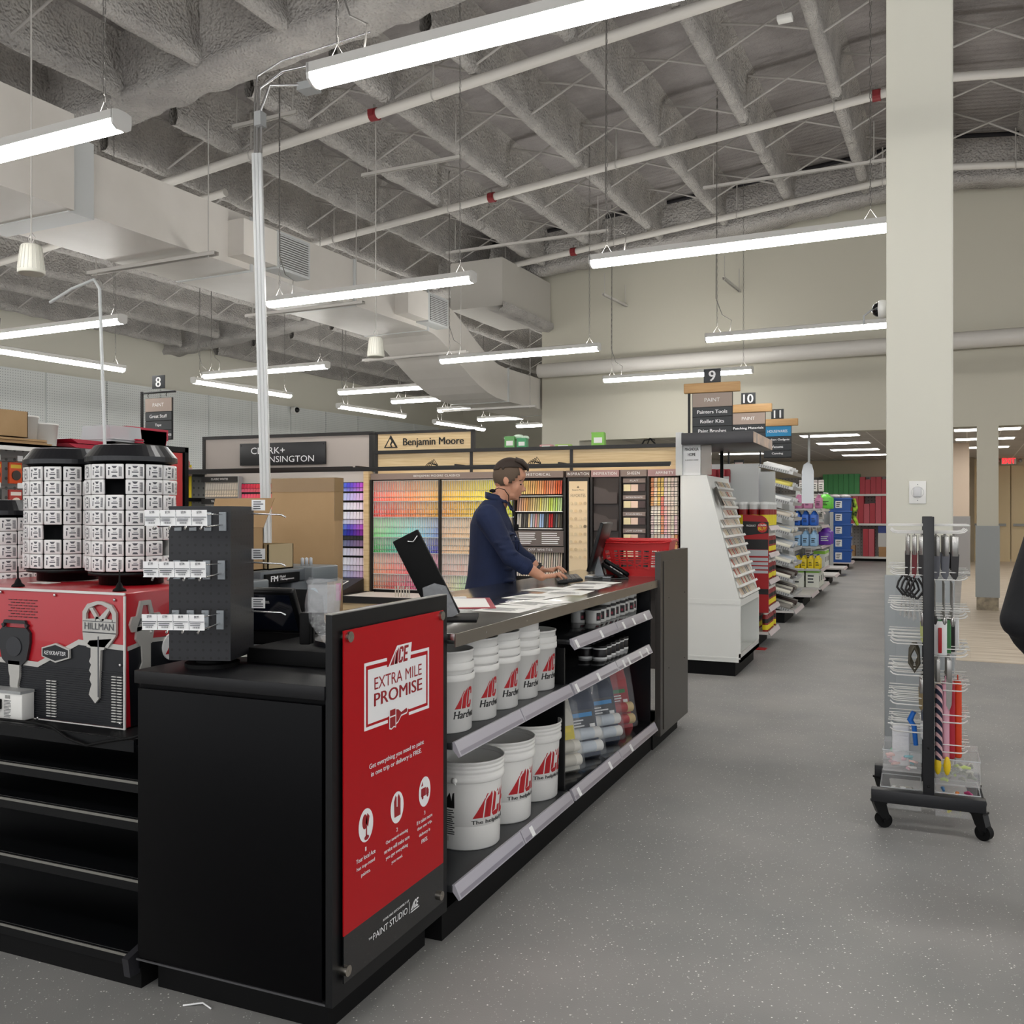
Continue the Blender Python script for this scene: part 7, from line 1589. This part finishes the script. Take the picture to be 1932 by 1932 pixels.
for k,(dx,c,n_) in enumerate(((.045,STR,'navy and pink striped'),(.075,mat('cl_pink','#d9a3b3',.8),'pink'),(.10,mat('cl_crimson','#b3273a',.7),'crimson'),(.13,mat('cl_orange','#d9481f',.7),'orange'))):
    tag(MB().bbox(-.016,.016,-.05,.05,-.36,0,.01).tube([(0,0,0),(0,0,.03)],.003,5).obj('oven_mitt_strip',c,None,(XR+dx,4.86+.03*k,.69)),'long %s strip hanging on the right of the rolling rack'%n_,'kitchen textile')
for k in range(3): knife((XR-.03,ys[k],.705),'bronze tinted tool on the fifth left hooks, %s hook'%names[k],.15,mat('tool_bronze','#8c7c5c',.4,metal=.4),.012)
t2=tool('can_opener',(XR-.05,4.86,.545),'bright blue handled tool on the left of the rolling rack',None); MB().tube([(-.012,0,0),(-.03,0,-.04),(-.012,0,-.07),(-.004,0,-.16)],[.012,.014,.012,.011],8).obj('handle',mat('tool_blue','#1668c4',.4),t2); MB().cyl((.0,-.006,-.02),(.0,.006,-.02),.014,12).obj('gear',SIL,t2)
for k in range(3): knife((XR-.02,ys[k+1],.57),'white blister tool on the sixth left hooks, %s hook'%names[k],.17,WPR,.014)
tag(MB().bbox(-.05,.03,-.04,.04,-.19,0,.01).obj('paper_bag',mat('bagwhite','#dcdde0',.6,bump=(14,.5,.02)),None,(XR-.11,4.93,.46)),'white paper bag hanging low on the left of the rack','bag')
for k in range(2): t2=tool('pizza_cutter',(XR+.04+.04*k,4.82,.34),'yellow round handled tool low on the right side, %s one'%['nearer','farther'][k],None); MB().ball((0,0,-.03),(.016,.01,.045),12).obj('handle',mat('tool_yellow','#ecc81e',.4),t2)
# clear bins with trinkets
def bin_(x0,x1,y0,y1,z0,h,label,cols,kind,n,seed):
    t=thing('clear_bin',label,'bin',(0,0,0)); MB().box(x0,x1,y0,y0+.004,z0,z0+h).box(x0,x1,y1-.004,y1,z0,z0+h*1.25).box(x0,x0+.004,y0,y1,z0,z0+h).box(x1-.004,x1,y0,y1,z0,z0+h).box(x0,x1,y0,y1,z0,z0+.004).obj('tub',CLR,t)
    MB().tube([(x0,y0,z0+h),(x1,y0,z0+h),(x1,y1,z0+h),(x0,y1,z0+h),(x0,y0,z0+h)],.003,6).obj('rim',mat('rim_clear','#dfe3e6',.1,alpha=.5,coat=1),t)
    q=random.Random(seed)
    for i in range(n):
        c=cols[i%len(cols)]; x=q.uniform(x0+.03,x1-.03); y=q.uniform(y0+.03,y1-.03); z=z0+.012+h*.62*i/n; a=q.uniform(0,3.1)
        d=Vector((math.cos(a),math.sin(a),q.uniform(-.3,.3)))*q.uniform(.016,.026)
        if kind=='clip': mb=MB().tube([(-d.x,-d.y,-d.z*.3),(0,0,.006),(d.x,d.y,d.z*.3)],[.006,.009,.006],6)
        else: mb=MB().bbox(-.020,.020,-.010,.010,-.005,.005,.002,M=Matrix.Rotation(a,4,'Z')@Matrix.Rotation(q.uniform(-.5,.5),4,'X'))
        nm_=c[1]; tag(mb.obj('chip_clip' if kind=='clip' else 'bag_clip',mat('tk'+c[0][1:],c[0],.45),None,(x,y,z)),'small %s clip in the %s'%(nm_,label.split(',')[0]),'clip',nm_+' clips in the '+label.split(',')[0])
bin_(XR-.20,XR-.03,4.82,5.0,.26,.10,'upper left clear bin, on the rolling rack',[('#e0b0a8','pink'),('#3fb8c8','teal'),('#c99aa4','rose'),('#d8d8d4','white'),('#8cc9a8','mint')],'box',26,1)
bin_(XR-.21,XR-.03,4.81,5.05,.085,.10,'lower left clear bin, of white and grey bits',[('#e8e8e6','white'),('#b8b4ae','grey')],'box',26,2)
bin_(XR+.03,XR+.22,4.82,5.02,.22,.12,'upper right clear bin, on the rolling rack',[('#8a8c7c','olive grey'),('#b9d430','lime'),('#7d8672','sage'),('#c3c4b4','pale')],'clip',28,3)
bin_(XR+.03,XR+.22,4.81,5.05,.075,.11,'lower right clear bin, of bright clips',[('#e8e23a','yellow'),('#e0557c','pink'),('#9cd63c','lime'),('#3f7fb8','blue'),('#c0407c','magenta'),('#ee8a3a','orange')],'clip',30,4)
# ================= left shelves against the pegboard wall =================
XS=-6.8
t=thing('gondola','long grey gondola with a top shelf and peg hooks, behind the key drums','store shelving',(0,0,0))
MB().box(XS-.45,XS-.42,2.2,6.4,0,2.07).obj('back_panel',GPP,t); MB().box(XS-.46,XS,2.2,6.38,2.045,2.07).box(XS-.005,XS,2.2,6.38,2.01,2.07).obj('top_shelf',WHT,t)
MB().box(XS-.05,XS+.01,6.36,6.42,0,2.1).obj('upright',GRY,t); MB().box(XS-.44,XS,2.2,6.38,0,.12).obj('kick_base',BLKM,t); MB().box(XS-.42,XS-.02,2.2,6.38,.55,.58).box(XS-.42,XS-.02,2.2,6.38,1.05,1.08).obj('shelf',GP,t)
hk=thing('peg_hook','x','hook',(0,0,0)); MB().tube([(0,0,0),(.26,0,0),(.28,0,.01)],.004,5).tube([(0,0,.03),(.29,0,.03)],.003,5).obj('prong',CHR,hk); MB().box(.29,.293,-.025,.025,0,.045).obj('price_tag',WPR,hk)
tc_=[('#e0521c','orange'),('#26282a','black'),('#e0521c','orange'),('#b03428','red'),('#26282a','black')]
k=0; PKM={}
for j,z in enumerate((1.93,1.70,1.48,1.26)):
    for i in range(15):
        y=3.3+.21*i; loc=(XS-.42,y,z); lb='steel peg hook with white tag, %s row down, %s along the left gondola'%(ORD[j],ORD[i])
        if k==0: hk.location=loc; tag(hk,lb,None,'peg hooks on the left gondola')
        else: dup(hk,loc,0,lb)
        k+=1
        c=tc_[(i*2+j)%5]
        if c[0] not in PKM: 
            p_=thing('carded_tool','x','package',(0,0,0)); MB().bbox(-.012,.012,-.062,.062,-.19,-.01,.004).obj('card',mat('ct'+c[0][1:],c[0],.45),p_); MB().cyl((.012,0,-.12),(.022,0,-.12),.042,16).obj('tool_disc',mat('disc_%s'%c[1],{'orange':'#3a2f2a','black':'#c9c6b4','red':'#e8d9c8'}[c[1]],.4),p_); MB().box(.0125,.0135,-.05,.05,-.06,-.03).obj('label_patch',mat('lblw_%s'%c[1],{'orange':'#e9c23a','black':'#3f4042','red':'#f0e6da'}[c[1]],.5),p_)
            PKM[c[0]]=p_; p_.location=(XS-.17,y,z); tag(p_,'%s carded tool, %s hook row, %s along the left gondola'%(c[1],ORD[j],ORD[i]),None,'carded tools on the left gondola')
        else: dup(PKM[c[0]],(XS-.17-.02*(i%2),y,z),0,'%s carded tool, %s hook row, %s along the left gondola'%(c[1],ORD[j],ORD[i]))
# shelf-top goods
ztop=2.0705
def atS(px,x=XS-.2): a,b_,c=ray(px,850); return b_*(x/a)
y0=atS(0)
openbox(XS-.40,XS-.02,3.85,atS(24),ztop+.05,ztop+.27,'open brown carton at the left end of the top shelf','w')
tag(MB().box(XS-.4,XS-.01,3.8,atS(68),ztop,ztop+.012).box(XS-.4,XS-.03,3.8,atS(62),ztop+.014,ztop+.026).box(XS-.4,XS-.02,3.8,atS(60),ztop+.028,ztop+.045).obj('folded_cartons',CARD),'flattened brown cartons lying under the buckets on the top shelf','cardboard')
def bucket(px,label,lab=False,z=ztop,r=.13,h=.20):
    t=thing('lidless_bucket',label,'bucket',(XS-.2,atS(px),z)); MB().lathe([(0,0),(r*.88,0),(r,h),(r*1.04,h),(r*1.04,h*.93),(r*.98,h*.92)],28).obj('body',PW,t)
    if lab: MB().lathe([(r*.915,h*.3),(r*.975,h*.75)],10,a0=R(-70),a1=R(-20)).obj('label',mat('green_lbl','#5fae4a',.5,vary=(14,'#d8e0d0','#4a9a3c')),t)
bucket(41,'white bucket with green label on the top left shelf',True,ztop+.05); bucket(79,'plain white bucket on the top left shelf')
TR_=mat('tray_crimson','#b01c3a',.45)
for i in range(2): tag(MB().prism([(-.30,.0+.0),(.30,.0),(.34,.035),(-.38,.035)],-.16,.16,'y',M=Matrix.Rotation(R(90),4,'Z')).obj('paint_tray',TR_,None,(XS-.2,atS(170),ztop+.003+.04*i),R(3*i)),'crimson flat tray on the top shelf, %s of two'%['lower','upper'][i],'tray')
t=thing('clear_tote','clear plastic tote turned over beside the crimson trays','storage tote',(XS-.22,atS(214),ztop+.0)); MB().prism([(-.20,0),(.20,0),(.17,.24),(-.17,.24)],-.19,.19,'y').obj('tub',mat('frosted','#d5d9dd',.3,alpha=.62),t)
for i in range(5): MB().bbox(.20,.24,.08,.16,.01+.025*i,.028+.025*i,.004).obj('latch',TR_,t); MB().box(-.21,.21,-.2,.2,.01+.025*i,.016+.025*i).obj('lid',mat('lid_clear','#e3e5e7',.3,alpha=.7),t)
for i in range(5): tag(MB().prism([(-.2,0),(.2,0),(.25,.2),(.27,.2),(.27,.22),(-.27,.22),(-.27,.2),(-.25,.2)],-.17,.17,'x').obj('crimson_tub',TR_,None,(-7.1,7.05,2.02+.022*i)),'crimson nested tub on the shelf behind the aisle 8 sign, %s up'%ORD[i],'tub','nested crimson tubs')
t=thing('header_sign','black framed red header sign on the gondola behind the right key drum','sign',(0,0,0)); MB().box(-6.78,-6.74,6.42,7.35,.0,2.13).box(-6.8,-6.72,6.40,6.44,0,2.15).box(-6.8,-6.72,7.33,7.38,0,2.15).box(-6.8,-6.72,6.4,7.38,2.10,2.15).obj('frame',BLK,t); MB().box(-6.739,-6.735,6.46,7.31,1.5,2.09).obj('red_panel',mat('hdr_red','#c03a3a',.4),t)
MB().box(-7.4,-6.8,6.6,7.4,1.95,2.0).obj('top_deck',GP,t)
t=thing('gondola','peg gondola with black shelf between the red sign and the grey display','store shelving',(0,0,0)); MB().box(-8.1,-8.0,7.9,9.6,0,2.0).obj('back_panel',GPP,t); MB().box(-8.0,-7.5,7.9,9.6,1.93,1.96).box(-8.0,-7.45,7.9,9.6,1.62,1.66).obj('shelf',BLK,t)
for i in range(3):
    p_=at_x(346+6*i,930,-7.6); tag(MB().cyl((0,0,-.25),(0,0,.32),.022,10).obj('extension_pole',mat('pole_yellow','#e8d51c',.45),None,(-7.6,p_.y,p_.z)),'bright yellow extension pole upright behind the right drum, %s one'%ORD[i],'pole','yellow poles')
tag(MB().ball((0,0,0),(.05,.05,.06),10).bbox(-.05,.05,-.04,.06,-.14,-.04,.01).obj('brush_bundle',mat('bundle2','#b9b2a6',.6,vary=(9,'#c04a3a','#d8d4cc'))),'bundle of pale brushes with red top on the black shelf','brush',None); bpy.data.objects['brush_bundle'].location=at_x(350,875,-7.6)
